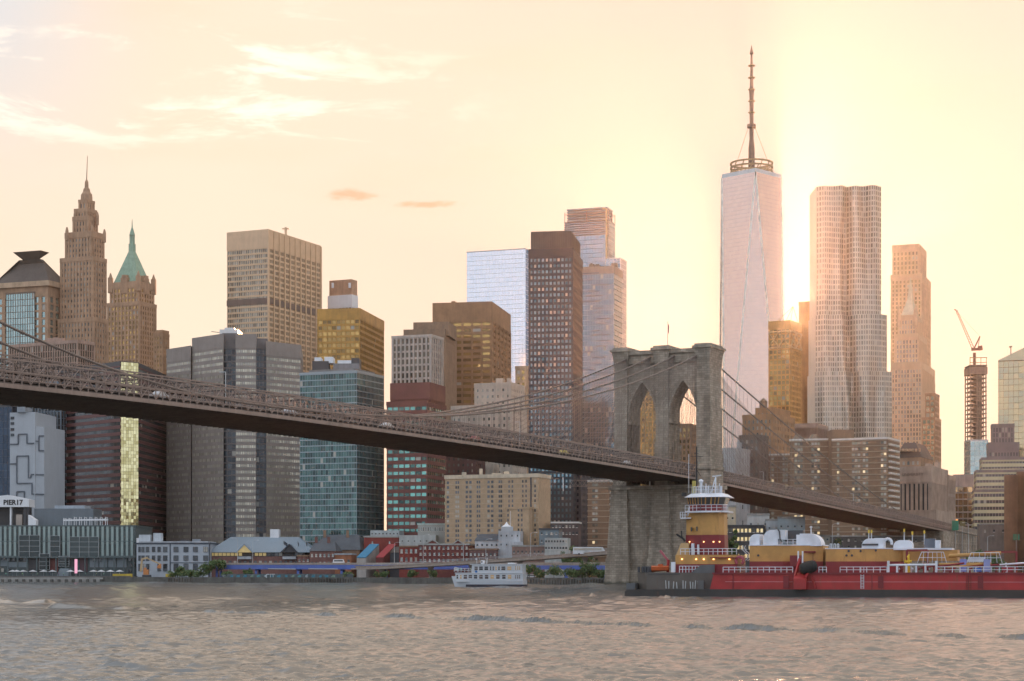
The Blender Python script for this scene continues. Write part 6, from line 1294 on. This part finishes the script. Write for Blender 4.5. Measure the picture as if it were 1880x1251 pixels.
# buff deck houses
def dhouse(a, c, b, v0, v1, ytop, ymid, name='deck_house'):
    u0, u1, u2 = FB.u(a, v0), FB.u(c, v0), FB.u(b, v0+2.2); zt = FB.z(c, ytop, v0); zm = FB.z(c, ymid, v0)
    pl = [(u0, v0), (u1, v0), (u2, v0+2.2), (u2, v1), (u0, v1)]
    m = MB(); m.prism([FB.w(*q, 0)[:2] for q in pl], zD-.05, zm); lo = m.build(name, VR2, bg_)
    m = MB(); m.prism([FB.w(*q, 0)[:2] for q in pl], zm, zt); m.build('upper_wall', VY, lo)
    m = MB(); m.prism(inset([FB.w(*q, 0)[:2] for q in pl], .12), zt, zt+.18); m.build('roof', VW, lo)
    return lo, zt
h1, z1_ = dhouse(1376, 1438, 1511, 4.0, 14., 1002, 1031)
h2, z2_ = dhouse(1516, 1610, 1658, 4.0, 14., 1008, 1031)
for px, py in ((1392, 1020), (1554, 1020), (1564, 1020), (1558, 1012), (1580, 1012), (1608, 1011)): m = MB(); q = FB.p(px, py, 3.95); m.tube(q, FB.w(FB.u(px, 3.8), 3.8, q[2]), .22, 10); m.build('porthole', DARK, h1 if px < 1500 else h2)
m = MB(); FB.bx(m, 1658, 1758, 5.5, 12., 1030, 1010); lo3 = m.build('deck_house', VY, bg_); m = MB(); FB.bx(m, 1640, 1748, 5.2, 12.2, 1010, 1006.5); m.build('roof', VW, lo3)
m = MB(); FB.bx(m, 1478, 1494, 5.6, 7, 1044, 1014.5); m.build('door_recess', rust('dark_buff', (.33, .17, .05), .2), h1); m = MB(); FB.bx(m, 1476, 1497, 5.0, 7, 1015, 1012); m.build('door_hood', VR2, h1)
m = MB(); FB.bx(m, 1450, 1470, 1.0, 3.2, 1040, 1020); m.build('winch_house', VR2, bg_)
for px in (1464, 1472): m = MB(); FB.bx(m, px, px+2.6, .6, .9, 1038, 1012); m.build('guide_post', VW, bg_)
# white machinery casings on the roofs
def cowl(px0, px1, yt, yb, v0, v1, lean, root, name='vent_cowl'):    # box with one rounded shoulder
    n_ = 8; u0, u1 = FB.u(px0, v0), FB.u(px1, v0); zb, zt = FB.z(px0, yb, v0)-.1, FB.z(px0, yt, v0); r = min((u1-u0)*.62, (zt-zb)*.95); pr = []
    for k in range(n_+1): a = math.pi/2*k/n_; pr.append((u0+r-r*math.cos(a), zt-r+r*math.sin(a)))
    pr = [(u0, zb)]+pr+[(u1, zt), (u1, zb)]
    if lean: pr = [(u0+u1-u, z) for u, z in pr][::-1]
    A = [FB.w(u, v0, z) for u, z in pr]; B = [FB.w(u, v1, z) for u, z in pr]; k = len(pr); m = MB()
    m.poly(A+B, [tuple(range(k-1, -1, -1)) if False else tuple(range(k))[::-1], tuple(range(k, 2*k))]+[(i, (i+1) % k, k+(i+1) % k, k+i) for i in range(k)]); return m.build(name, VW, root)
cowl(1376, 1394, 981, 1002, 5, 10, 0, bg_, 'white_casing'); cw = cowl(1401, 1428, 973, 1002, 5.5, 10.5, 0, bg_); m = MB(); FB.bx(m, 1428, 1441, 5.3, 10.7, 990, 973); m.build('cowl_mouth', VW, cw); m = MB(); FB.bx(m, 1441, 1474, 9, 11, 996, 974); m.build('black_casing', DARK, bg_)
cowl(1468, 1508, 980, 1002, 5.5, 11, 1, bg_, 'white_casing'); m = MB(); FB.bx(m, 1462, 1469, 6, 10, 1002, 982); m.build('casing_end', VW, bg_)
m = MB(); m.path([FB.p(1428, 972, 5), FB.p(1431, 976, 5), FB.p(1432, 990, 5), FB.p(1436, 995, 5)], .14, 6); m.build('exhaust_pipe', DARK, bg_)
railing(bg_, [FB.w(FB.u(1436, 5), 5, z1_+.2), FB.w(FB.u(1466, 5), 5, z1_+.2)], 1.0, 3, VW, .05)
m = MB(); m.tube(FB.p(1489, 981, 7), FB.p(1489, 966, 7), .09, 6); m.bar(FB.p(1486, 968, 7), FB.p(1492, 968, 7), .1); m.build('mast', VW, bg_)
cw = cowl(1582, 1605, 989, 1008, 6, 10, 0, bg_); m = MB(); FB.bx(m, 1605, 1622, 6, 10, 1008, 988); m.build('cowl_mouth', VW, cw); m = MB(); FB.bx(m, 1583, 1612, 5.6, 6.2, 1002, 998.5); m.build('hose_tray', DARK, bg_)
for px in (1630,): m = MB(); c = FB.p(px, 998, 7); pts = [FB.w(FB.u(px, 7)+.75*math.cos(a), 7, c[2]+.9*math.sin(a)) for a in np.linspace(-.3, 3.6, 12)]; m.path(pts, .28, 8); m.build('swan_neck_vent', VW, bg_, smooth=True)
cowl(1640, 1660, 992, 1008, 6, 9.5, 0, bg_, 'vent_drum'); cowl(1660, 1675, 992, 1008, 6, 9.5, 1, bg_, 'vent_drum')
m = MB(); FB.bx(m, 1697, 1717, 7, 9, 1007, 989); m.build('grey_locker', plain('locker_grey', (.10, .12, .15), .6), bg_); m = MB(); FB.bx(m, 1716, 1726, 7, 9, 1007, 992); m.build('white_locker', VW, bg_)
for px, yt, ym in ((1595, 976, 1002), (1600, 976, 1002), (1660, 974, 1006), (1675, 979, 1006), (1697, 977, 1000)):
    m = MB(); m.tube(FB.p(px, ym, 7.5), FB.p(px, yt, 7.5), .07, 6); m.build('pole', VW, bg_); m = MB(); q = FB.p(px, yt, 7.5); m.obox(q, (.14, 0, 0), (0, .14, 0), (0, 0, .3)); m.build('pole_light', plain('lamp_yellow', (.7, .5, .05), .5), bg_)
for px in (1524, 1531, 1537): m = MB(); m.path([FB.p(px, 1008, 6), FB.p(px, 999, 6), FB.p(px+3, 999, 6), FB.p(px+3, 1008, 6)], .07, 5); m.build('vent_loop', VW, bg_)
# white manifold rail, hoses, cranes
m = MB(); pts = [FB.p(1631, 1051, .4), FB.p(1631, 1030, .4)]; m.tube(*pts, .24, 8); m.tube(FB.p(1719, 1051, .4), FB.p(1719, 1030, .4), .24, 8); m.tube(FB.p(1631, 1038, .4), FB.p(1719, 1037, .4), .2, 8)
for px in (1647, 1664, 1682, 1699): m.tube(FB.p(px, 1052, .4), FB.p(px, 1038, .4), .2, 8)
m.build('manifold_rail', VW, bg_)
fm = thing('fire_monitor', 'yellow fire monitor standing on the barge deck', 'fire monitor', FB.p(1668, 1034, 2.5)); YM = plain('monitor_yellow', (.62, .40, .02), .5)
m = MB(); q = FB.p(1668, 1038, 2.5); m.tube((q[0], q[1], zD), FB.p(1668, 1024, 2.5), .3, 8, r2=.2); m.tube(FB.p(1667, 1024, 2.5), FB.p(1669, 1018, 2.5), .3, 8, r2=.12); m.tube(FB.p(1662, 1032, 2.5), FB.p(1674, 1031, 2.5), .25, 8); m.tube(FB.p(1662, 1034, 2.5), FB.p(1662, 1028, 2.5), .2, 8); m.build('body', YM, fm)
for px, x2 in ((1665, 1703), (1808, 1866)):
    m = MB(); yb, yt = (1034, 1010) if px < 1700 else (1036, 1013)
    for q in (px, x2): m.bar(FB.p(q, yb+14, 4), FB.p(q, yt, 4), .35)
    m.bar(FB.p(px, yt+1, 4), FB.p(x2, yt+.5, 4), .4); m.build('gantry', VR2, bg_)
for a, b, y0, y1 in ((1684, 1738, 1034, 1014), (1775, 1840, 1034, 1015)):
    m = MB(); 
    for v in (2.5, 4.5):
        m.path([FB.p(a, y0, v), FB.p(a+8, y1, v), FB.p(b-6, y1, v), FB.p(b, y0, v)], .06, 5)
        m.path([FB.p(a+3, (y0+y1)/2, v), FB.p(b-2, (y0+y1)/2, v)], .05, 5)
        for k in range(5): f = (k+.5)/5; m.tube(FB.p(a+8+(b-14-a)*f, y1, v), FB.p(a+6+(b-10-a)*f, y0, v), .05, 5)
    m.build('catwalk_frame', VW, bg_)
m = MB(); m.tube(FB.p(1742, 1021, 3), FB.p(1838, 1016, 3), .35, 8); m.tube(FB.p(1724, 1036, 2.5), FB.p(1820, 1035, 2.5), .22, 8); m.build('hose_boom', VY, bg_)
for k, (a, b, y0, y1) in enumerate(((1725, 1770, 1040, 1034), (1740, 1800, 1042, 1036), (1760, 1835, 1040, 1037), (1690, 1730, 1043, 1037), (1800, 1880, 1040, 1034), (1620, 1660, 1040, 1034))): m = MB(); m.tube(FB.p(a, y0, 1.6+k*.3), FB.p(b, y1, 2.2+k*.3), .17, 8); m.build('cargo_pipe', (VR2, VY, VR2, VR2, VW, VR2)[k], bg_)
for k in range(9): m = MB(); px = 1776+k*3.4; m.bar(FB.p(px, 1032, 2.8), FB.p(px+4.5, 1023, 2.8), .12, .3); m.build('stair_tread', VW, bg_)
for px, c, w_ in ((1795, (.03, .12, .42), 7), (1768, (.20, .24, .55), 6), (1812, (.25, .30, .55), 6), (1640, (.3, .02, .03), 8), (1740, (.2, .02, .03), 9), (1850, (.3, .03, .04), 9)):
    m = MB(); FB.bx(m, px-w_, px+w_, 2.2, 4, 1050, 1041 if c[2] < .1 else (1043 if px == 1795 else 1027)); m.build('deck_locker', plain('locker_%d' % px, c, .6), bg_)
for k in range(26): m = MB(); px = 1625+k*9.6+(k*37 % 5); q = FB.p(px, 1046, 3.+(k % 3)); m.tube((q[0], q[1], zD), (q[0], q[1], zD+.8+.35*(k % 4)), .16, 7); m.tube((q[0], q[1], zD+.6), (q[0]+.4, q[1], zD+.75), .22, 7); m.build('deck_valve', (VR2, VR, VW)[k % 3], bg_)
# low rails and clutter on the stern sponson
railing(bg_, [FB.w(FB.u(1308), -.02+.3, 1.35), FB.w(FB.u(1338), .3, 1.35)], 1.2, 3, rust('pale_pink_rail', (.45, .25, .25), .2), .05)
for k, px in enumerate((1223, 1228, 1236, 1243, 1254, 1258, 1268, 1272, 1276, 1282, 1290)):
    m = MB(); m.bar(FB.p(px, 1081, .6), FB.p(px+(k % 3)-1, 1066+(k % 4), .6), .14); m.build('sponson_post', PW, bg_)
m = MB(); FB.ubx(m, FB.u(1280), FB.u(1291), .4, 1.6, 1.35, 3.0); m.build('sponson_cage', plain('cage_grey', (.12, .12, .12), .7), bg_)

# ---------------- tug in the notch
tg = thing('pushing_tug', 'red and buff pushing tug with tall pilot house at the barge stern', 'tugboat', FB.w(-2, 10, 0)); TV = 3.0
def hullpts(z, grow): 
    a, b = FB.u(1166-grow, TV), FB.u(1322, TV); return [FB.w(a, TV+2.5, z), FB.w(a+2.2, TV, z), FB.w(b, TV, z), FB.w(b, TV+13, z), FB.w(a+2.2, TV+13, z), FB.w(a, TV+10.5, z)]
m = MB(); m.hexa(hullpts(-1.5, -3), hullpts(4.55, 1)); th_ = m.build('hull', VH, tg)
m = MB(); a, b, c_ = FB.u(1268, TV), FB.u(1290, TV), FB.u(1312, TV)
q = [(a, 4.45), (b-.4, 6.0), (c_, 6.1), (c_, 4.45)]; A = [FB.w(u, TV-.05, z) for u, z in q]; B = [FB.w(u, TV+.3, z) for u, z in q]; m.poly(A+B, [(0, 3, 2, 1)[::-1], (4, 5, 6, 7)[::-1], (0, 1, 5, 4), (1, 2, 6, 5), (2, 3, 7, 6), (3, 0, 4, 7)]); m.build('bulwark', plain('bulwark_grey', (.10, .105, .11), .6), th_)
m = MB(); FB.bx(m, 1190, 1248, TV-.12, TV, 1055, 1053.5); m.build('rubbing_strake', DARK, th_)
m = MB(); FB.ubx(m, FB.u(1147, TV-2), FB.u(1224, TV-2), TV-2, TV+6, -.5, 1.0); FB.ubx(m, FB.u(1147, TV-2)+.2, FB.u(1224, TV-2), TV-1.6, TV+5.6, 1., 1.25); m.build('stern_raft', VB, tg)
m = MB(); FB.bx(m, 1150, 1166, TV, TV+5, 1084, 1071); m.build('stern_step', plain('bulwark_grey', (.10, .105, .11), .6), tg)
for px in (1173, 1180, 1185, 1190): m = MB(); m.tube(FB.p(px, 1051, TV+1), FB.p(px, 1041, TV+1), .28, 8); m.build('bitt', DARK, tg)
m = MB(); FB.bx(m, 1178, 1196, TV+1.5, TV+4, 1052, 1040); m.build('winch', plain('winch_grey', (.09, .09, .095), .6), tg)
# deck house
V0 = TV+1.2
def oct_(a, c, b, v0, v1, z0, z1, mat_, name, root, ins=0., extra=0.):
    u0, u1, u2 = FB.u(a, v0+1.6), FB.u(c, v0), FB.u(b, v0); ch = 1.6
    pl = [(u0, v0+ch), (u1, v0), (u2, v0), (u2+ch*.5, v0+ch), (u2+ch*.5, v1-ch), (u2, v1), (u1, v1), (u0, v1-ch)]
    w_ = [FB.w(*q, 0)[:2] for q in pl]; top = inset(w_, -ins) if ins else None; m = MB(); m.prism(inset(w_, extra) if extra else w_, z0, z1, top=top); return m.build(name, mat_, root), (top or w_)
zz = lambda py, px=1290, v=None: FB.z(px, py, V0 if v is None else v)
m = MB(); FB.bx(m, 1238, 1353, V0, V0+9.5, 1052, 1036); lw = m.build('lower_house_base', VR2, tg)
m = MB(); FB.bx(m, 1240, 1353, V0+.05, V0+9.5, 1036, 1019); lh = m.build('lower_house', VY, tg)
m = MB(); FB.bx(m, 1303, 1354, V0-.5, V0+.3, 1025, 1023.5); m.build('awning', VR2, lh)
m = MB(); a, b = FB.u(1240, V0), FB.u(1263, V0); z0_, zt_ = zz(1019), zz(997); q = [(a, z0_), (b, z0_), (b, zt_), (a+1.0, zt_)]; A = [FB.w(u, V0+.6, z) for u, z in q]; B = [FB.w(u, V0+7, z) for u, z in q]; m.poly(A+B, [(0, 1, 2, 3), (7, 6, 5, 4), (0, 4, 5, 1), (1, 5, 6, 2), (2, 6, 7, 3), (3, 7, 4, 0)]); m.build('funnel_casing', rust('pale_buff', (.55, .36, .17), .2), lh)
tr, _ = oct_(1259, 1288, 1320, V0+1., V0+8., zz(1019), zz(982), VR2, 'tower_base', tg)
tw, tp = oct_(1260, 1288, 1319, V0+1.05, V0+7.9, zz(982), zz(940), VY, 'tower', tg)
for px, py in ((1269, 972), (1279, 971)): m = MB(); q = FB.p(px, py, V0+1.8); m.obox(q, (.12, 0, 0), (0, .5, 0), (0, 0, .4)); m.build('window', WIN_D, tw)
m = MB(); FB.bx(m, 1269, 1274, V0+.9, V0+1.9, 1019, 998); m.build('door', VW, tr); m = MB(); FB.bx(m, 1280, 1283, V0+.75, V0+1.5, 1018, 1000); m.build('hatch_rail', VW, tr)
LMP = plain('lit_lamp', (.9, .6, .3), .4, emit=((1., .55, .18), 3.))
for px, py in ((1252, 1027), (1278, 1027), (1292, 1027), (1310, 1027), (1339, 1027), (1352, 1027)): m = MB(); q = FB.p(px, py, V0-.06); m.obox(q, (.12, 0, 0), (0, .12, 0), (0, 0, .1)); m.build('bulkhead_lamp', LMP, lh)
for px, py in ((1266, 995), (1292, 995), (1310, 995), (1321, 995)): m = MB(); q = FB.p(px, py, V0+.85 if px > 1285 else V0+1.6); m.obox(q, (.1, 0, 0), (0, .2, 0), (0, 0, .09)); m.build('bulkhead_lamp', LMP, tr)
# pilot house
pf_, pp = oct_(1258, 1286, 1326, V0-.2, V0+9, zz(941), zz(938), VW, 'bridge_deck', tg)
ph, _ = oct_(1264, 1288, 1318, V0+.9, V0+8, zz(938), zz(926), VR2, 'pilot_house', tg)
gl_, _ = oct_(1264, 1288, 1319, V0+.9, V0+8, zz(926), zz(913), WIN_D, 'window_band', ph, ins=-.35)
m = MB()
for px in (1264, 1268, 1272.5, 1277, 1282, 1288, 1295, 1305, 1312, 1318):
    v = V0+.85 if px >= 1287 else V0+.85+1.6*(1288-px)/25; dx_ = (px-1291)*.07
    m.bar(FB.p(px, 926, v), FB.p(px+dx_, 913, v-.3), .22 if px in (1295, 1305) else .14)
m.build('window_mullions', VY, gl_)
vs, _ = oct_(1256, 1285, 1328, V0-.4, V0+9, zz(913), zz(905.5), VW, 'visor_roof', tg, ins=1.3)
railing(tg, [(*q, zz(938)) for q in pp[:4]], 1.15, 4, VW, .05, 'bridge_railing')
railing(tg, [(*q, zz(905)) for q in inset(pp, -1.2)[:4]], 1.3, 7, VW, .055, 'roof_railing', 1)
m = MB(); FB.bx(m, 1249, 1268, V0+1.2, V0+3, 952.5, 950.5); m.build('wing_platform', VW, tg); railing(tg, [FB.p(1249, 951, V0+1.2), FB.p(1262, 951, V0+1.2), FB.p(1266, 940, V0+1.2)], 1.1, 3, VW, .05, 'wing_railing')
# masts
m = MB(); m.tube(FB.p(1279, 906, V0+4), FB.p(1279, 820, V0+4), .2, 8, r2=.12)
for py, w_ in ((838, 12), (833, 4), (849, 4)): m.bar(FB.p(1279-w_, py, V0+4), FB.p(1279+w_, py, V0+4), .09)
m.tube(FB.p(1279, 862, V0+4), FB.p(1286, 874, V0+4), .06, 5); m.build('main_mast', plain('mast_black', (.02, .02, .022), .6), tg)
for py in (828, 850): 
    m = MB(); q = FB.p(1283, py, V0+4); m.obox(q, (.2, 0, 0), (0, .15, 0), (0, 0, .14)); m.build('navigation_light', plain('lamp_housing', (.25, .25, .2), .5), tg)
m = MB(); m.tube(FB.p(1264.5, 906, V0+3), FB.p(1264.5, 834, V0+3), .05, 5); m.build('whip_aerial', VW, tg)
m = MB(); FB.bx(m, 1271, 1276, V0+2, V0+3, 906, 883); m.build('yellow_locker', plain('locker_yellow', (.50, .42, .10), .6), tg)
m = MB(); m.tube(FB.p(1287, 906, V0+3), FB.p(1287, 884, V0+3), .28, 8); m.lathe(FB.p(1287, 882, V0+3)[:2], [(.42, zz(886, 1287, V0+3)), (.5, zz(883, 1287, V0+3)), (.15, zz(880, 1287, V0+3))], 10); m.build('radome', VW, tg)
m = MB(); m.bar(FB.p(1305, 906, V0+3), FB.p(1314, 876, V0+3), .16); m.bar(FB.p(1314, 906, V0+3), FB.p(1314, 876, V0+3), .2); m.bar(FB.p(1308, 875, V0+3), FB.p(1324, 873, V0+3), .12, .2)
for k in range(4): m.bar(FB.p(1307+k*2, 900-k*6, V0+3), FB.p(1314, 900-k*6, V0+3), .08)
m.build('radar_mast', VW, tg)
for k, px in enumerate((1293, 1297, 1301, 1320)): m = MB(); m.tube(FB.p(px, 906, V0+3), FB.p(px-2+k, 892-(k % 2)*4, V0+3), .1, 6); m.build('roof_fitting', VW, tg)
m = MB(); q = FB.p(1256, 908, V0+.5); m.obox(q, (.45, 0, 0), (0, .3, 0), (0, 0, .35)); m.build('search_light', plain('mast_black', (.02, .02, .022), .6), tg)
railing(tg, [FB.w(FB.u(1249, V0), V0+.2, zz(1018.5)), FB.w(FB.u(1352, V0), V0+.2, zz(1018.5))], 1.15, 12, VW, .055, 'upper_railing')
railing(tg, [FB.w(FB.u(1247, TV), TV+.2, 4.55), FB.w(FB.u(1288, TV), TV+.2, 4.55)], 1.25, 7, VW, .06, 'main_deck_railing')
m = MB(); FB.bx(m, 1232, 1239, TV+.3, TV+1.2, 1051, 1032); m.build('white_locker', VW, tg)
m = MB(); m.path([FB.p(1258, 994, V0+2), FB.p(1253, 988, V0+2), FB.p(1242, 981, V0+2)], .2, 8); m.tube(FB.p(1252, 989, V0+2), FB.p(1251, 975, V0+2), .12, 6); m.build('water_cannon', plain('mast_black', (.02, .02, .022), .6), tg)
for px in (1358,): m = MB(); c = FB.p(px, 1030, V0); pts = [FB.w(FB.u(px, V0)+.75*math.cos(a), V0, c[2]+.75*math.sin(a)) for a in np.linspace(-.9, 4.0, 14)]; m.path(pts, .3, 8); m.build('swan_neck_vent', rust('pink_red', (.42, .10, .13), .2), tg, smooth=True)
m = MB(); pts = [FB.p(1368+6*math.sin(k*.8), 1030-k*4, V0+2) for k in range(8)]; m.path(pts, .1, 6); m.path([(x+.5, y, z) for x, y, z in pts], .1, 6); m.build('hanging_hose', VW, tg)
# rescue boat on the after deck
rb_ = thing('rescue_boat', 'orange rescue boat stowed on the after deck of the tug', 'boat', FB.p(1216, 1050, TV+2)); n_ = 10; m = MB(); u0, u1 = FB.u(1197, TV+2), FB.u(1228, TV+2); prev = None
for k in range(n_+1):
    f = k/n_; w_ = 1.15*math.sin(math.pi*min(.97, .18+f*.8))**.6; zc = FB.z(1212, 1046, TV+2); ring = [FB.w(u0+(u1-u0)*f, TV+2+w_*a*.9, zc+hh) for a, hh in ((-1, .55), (-.85, -.15), (0, -.5+.25*f), (.85, -.15), (1, .55), (.4, .75), (-.4, .75))]
    if prev:
        L = len(ring); m.poly(prev+ring, [(i, (i+1) % L, L+(i+1) % L, L+i) for i in range(L)])
    else: m.poly(ring, [tuple(range(len(ring)))])
    prev = ring
m.poly(prev, [tuple(range(len(prev)))[::-1]]); m.build('hull', rust('rescue_orange', (.52, .105, .025), .15), rb_)
m = MB(); FB.bx(m, 1208, 1216, TV+1.5, TV+2.5, 1042, 1036); m.build('console', rust('rescue_orange', (.52, .105, .025), .15), rb_)
dv = thing('boat_davit', 'pinkish red davit arm leaning over the orange rescue boat', 'davit', FB.p(1226, 1050, TV+3)); m = MB(); m.tube(FB.p(1226, 1051, TV+3), FB.p(1227, 1028, TV+3), .3, 8); m.build('post', VR, dv); m = MB(); m.bar(FB.p(1227, 1030, TV+3), FB.p(1212, 1011, TV+3), .35, .4); m.build('arm', rust('pink_red', (.42, .10, .13), .2), dv)

# ---------------- white ferry
FF = Frame_(833, 604, .18)
fy = thing('sightseeing_ferry', 'white two deck ferry with open stern deck crossing before the shore', 'ferry', FF.w(11, 3, 0)); FW = plain('ferry_white', (.62, .66, .70), .45, var=.05); FW2 = plain('ferry_roof_white', (.72, .74, .76), .5, var=.05); VV = 7.
def fpx(px): return FF.u(px)
uA, uB = fpx(833), fpx(961)
def sheer(f): return .9*(1-f)**2
m = MB(); n_ = 12; prev = None
for k in range(n_+1):                        # hull: rising towards the left end
    f = k/n_; u = uA+(uB-uA)*f; fl_ = -1.4*(1-f)**3; w_ = VV*(.5*min(1., .25+3.2*f)); c_ = VV/2; zt = 2.0+sheer(f)*1.6
    ring = [FF.w(u-fl_*0, c_-w_*.86, -.8), FF.w(u-1.3*(1-f)**2, c_-w_, zt), FF.w(u-1.3*(1-f)**2, c_+w_, zt), FF.w(u, c_+w_*.86, -.8)]
    if prev: m.poly(prev+ring, [(0, 1, 5, 4), (1, 2, 6, 5), (2, 3, 7, 6), (3, 0, 4, 7)])
    else: m.poly(ring, [(0, 1, 2, 3)])
    prev = ring
m.poly(prev, [(3, 2, 1, 0)]); fh_ = m.build('hull', FW, fy)
m = MB(); FF.ubx(m, uA+4, uB+.15, -.08, VV+.08, -.5, .75); m.build('boot_topping', plain('ferry_navy', (.025, .03, .05), .6), fh_)
z1f = 4.35; m = MB(); FF.ubx(m, fpx(836), uB-.2, .15, VV-.15, 1.6, z1f); lowd = m.build('main_cabin', FW, fy)
m = MB(); FF.ubx(m, fpx(835), uB+.1, -.1, VV+.1, z1f, z1f+.2); m.build('upper_deck', FW2, fy)
z2f = 7.15; m = MB(); FF.ubx(m, fpx(866), uB-.4, .2, VV-.2, z1f+.2, z2f); upd = m.build('upper_cabin', FW, fy)
m = MB(); FF.ubx(m, fpx(862.5), uB-.1, -.1, VV+.1, z2f, z2f+.22); rf = m.build('roof', FW2, fy)
FG = [plain('ferry_glass_dark', (.03, .032, .035), .15), plain('ferry_glass_amber', (.30, .21, .12), .2, emit=((1., .66, .3), .10)), plain('ferry_glass_brown', (.10, .07, .06), .2)]
def fwin(px, w, zc, h, k, root):
    u = fpx(px); m = MB(); FF.ubx(m, u-w/2, u+w/2, .06 if root is lowd else .12, .4, zc-h/2, zc+h/2); o = m.build('window', FG[k], root); m = MB()
    for s in (-.5, .5): FF.ubx(m, u+s*w-.05, u+s*w+.05, .02 if root is lowd else .08, .3, zc-h/2, zc+h/2)
    FF.ubx(m, u-w/2, u+w/2, .03 if root is lowd else .09, .3, zc+h*.02, zc+h*.1); m.build('frame', FW2, o)
for i, px in enumerate((839.5, 846, 854.3, 863.5, 873, 883, 893.3, 903.5, 914, 925, 935.5)): fwin(px, .62 if i < 2 else 1.25, 3.2, 1.2, (0, 1, 2, 2, 0, 2, 2, 1, 2, 0, 1)[i], lowd)
for i, (px, w) in enumerate(((874, 1.2), (883, 1.35), (892.7, 1.35), (900.5, .55), (905.5, .55), (910.5, .55), (916, .6), (924, 1.4), (935, 1.4))): fwin(px, w, 5.95, 1.15, (2, 0, 0, 0, 2, 1, 0, 0, 1)[i], upd)
for i, px in enumerate((946.5, 950.5, 954)): fwin(px, .38, 3.2, 1.1, 2, lowd); fwin(px, .38, 6.0, 1.1, 1, upd)
m = MB(); q = FF.p(874, 1057, .1); n_ = 14; q = FF.w(fpx(874), .1, 4.85); m.poly([FF.w(fpx(874)+.42*math.cos(k*6.283/n_), .12, 4.85+.42*math.sin(k*6.283/n_)) for k in range(n_)]+[FF.w(fpx(874)+.42*math.cos(k*6.283/n_), .3, 4.85+.42*math.sin(k*6.283/n_)) for k in range(n_)], [tuple(range(n_)), tuple(range(2*n_-1, n_-1, -1))]); m.build('blue_emblem', plain('emblem_blue', (.03, .17, .45), .5), upd)
m = MB(); FF.ubx(m, fpx(880), fpx(886), 2.5, 4.5, z2f+.2, z2f+1.4); m.build('wheelhouse_box', FW2, fy); m = MB(); FF.ubx(m, fpx(881), fpx(883), 2.46, 2.6, z2f+.6, z2f+1.1); m.build('wheelhouse_window', FG[0], fy)
m = MB(); m.tube(FF.w(fpx(890), 3, z2f), FF.w(fpx(890)+.2, 3, z2f+2.0), .12, 6); m.tube(FF.w(fpx(872), 3, z2f), FF.w(fpx(872), 3, z2f+2.2), .07, 6); m.bar(FF.w(fpx(869), 3, z2f+1.8), FF.w(fpx(873), 3, z2f+1.8), .12, .3); m.build('mast', FW2, fy)
m = MB(); FF.ubx(m, fpx(930), fpx(943), 2, 5, z2f+.2, z2f+.6); m.build('life_raft', FW2, fy)
railing(fy, [FF.w(fpx(866), .0, z1f+.2), FF.w(fpx(833.5), .0, z1f+.5), FF.w(fpx(832), VV/2, z1f+.8), FF.w(fpx(834), VV, z1f+.5)], 1.2, 5, FW2, .06, 'stern_railing')
for i, (px, v) in enumerate(((839, 1.2), (842, 3.0), (846, 1.0), (849, 2.4), (853, 1.2), (855, 3.4), (858, 1.6), (861, 2.8))):
    q = FF.w(fpx(px), v, z1f+.2); person(*q, random.uniform(0, 6), '%s passenger from the left on the open stern deck of the ferry' % nth(i), 'ferry passengers')
# ================================================================== haze
mb = MB(); mb.box(-3500, 3500, -420, 2150, -4, 600)
hz = bpy.data.materials.new('evening_haze'); hz.use_nodes = True; t = hz.node_tree; t.nodes.clear()
pv = t.nodes.new('ShaderNodeVolumePrincipled'); mo = t.nodes.new('ShaderNodeOutputMaterial')
pv.inputs['Color'].default_value = (1., .93, .84, 1); pv.inputs['Density'].default_value = 0.000027; pv.inputs['Anisotropy'].default_value = .89
t.links.new(pv.outputs[0], mo.inputs['Volume'])
o = mb.build('haze', hz, kind='stuff'); o.display_type = 'WIRE'
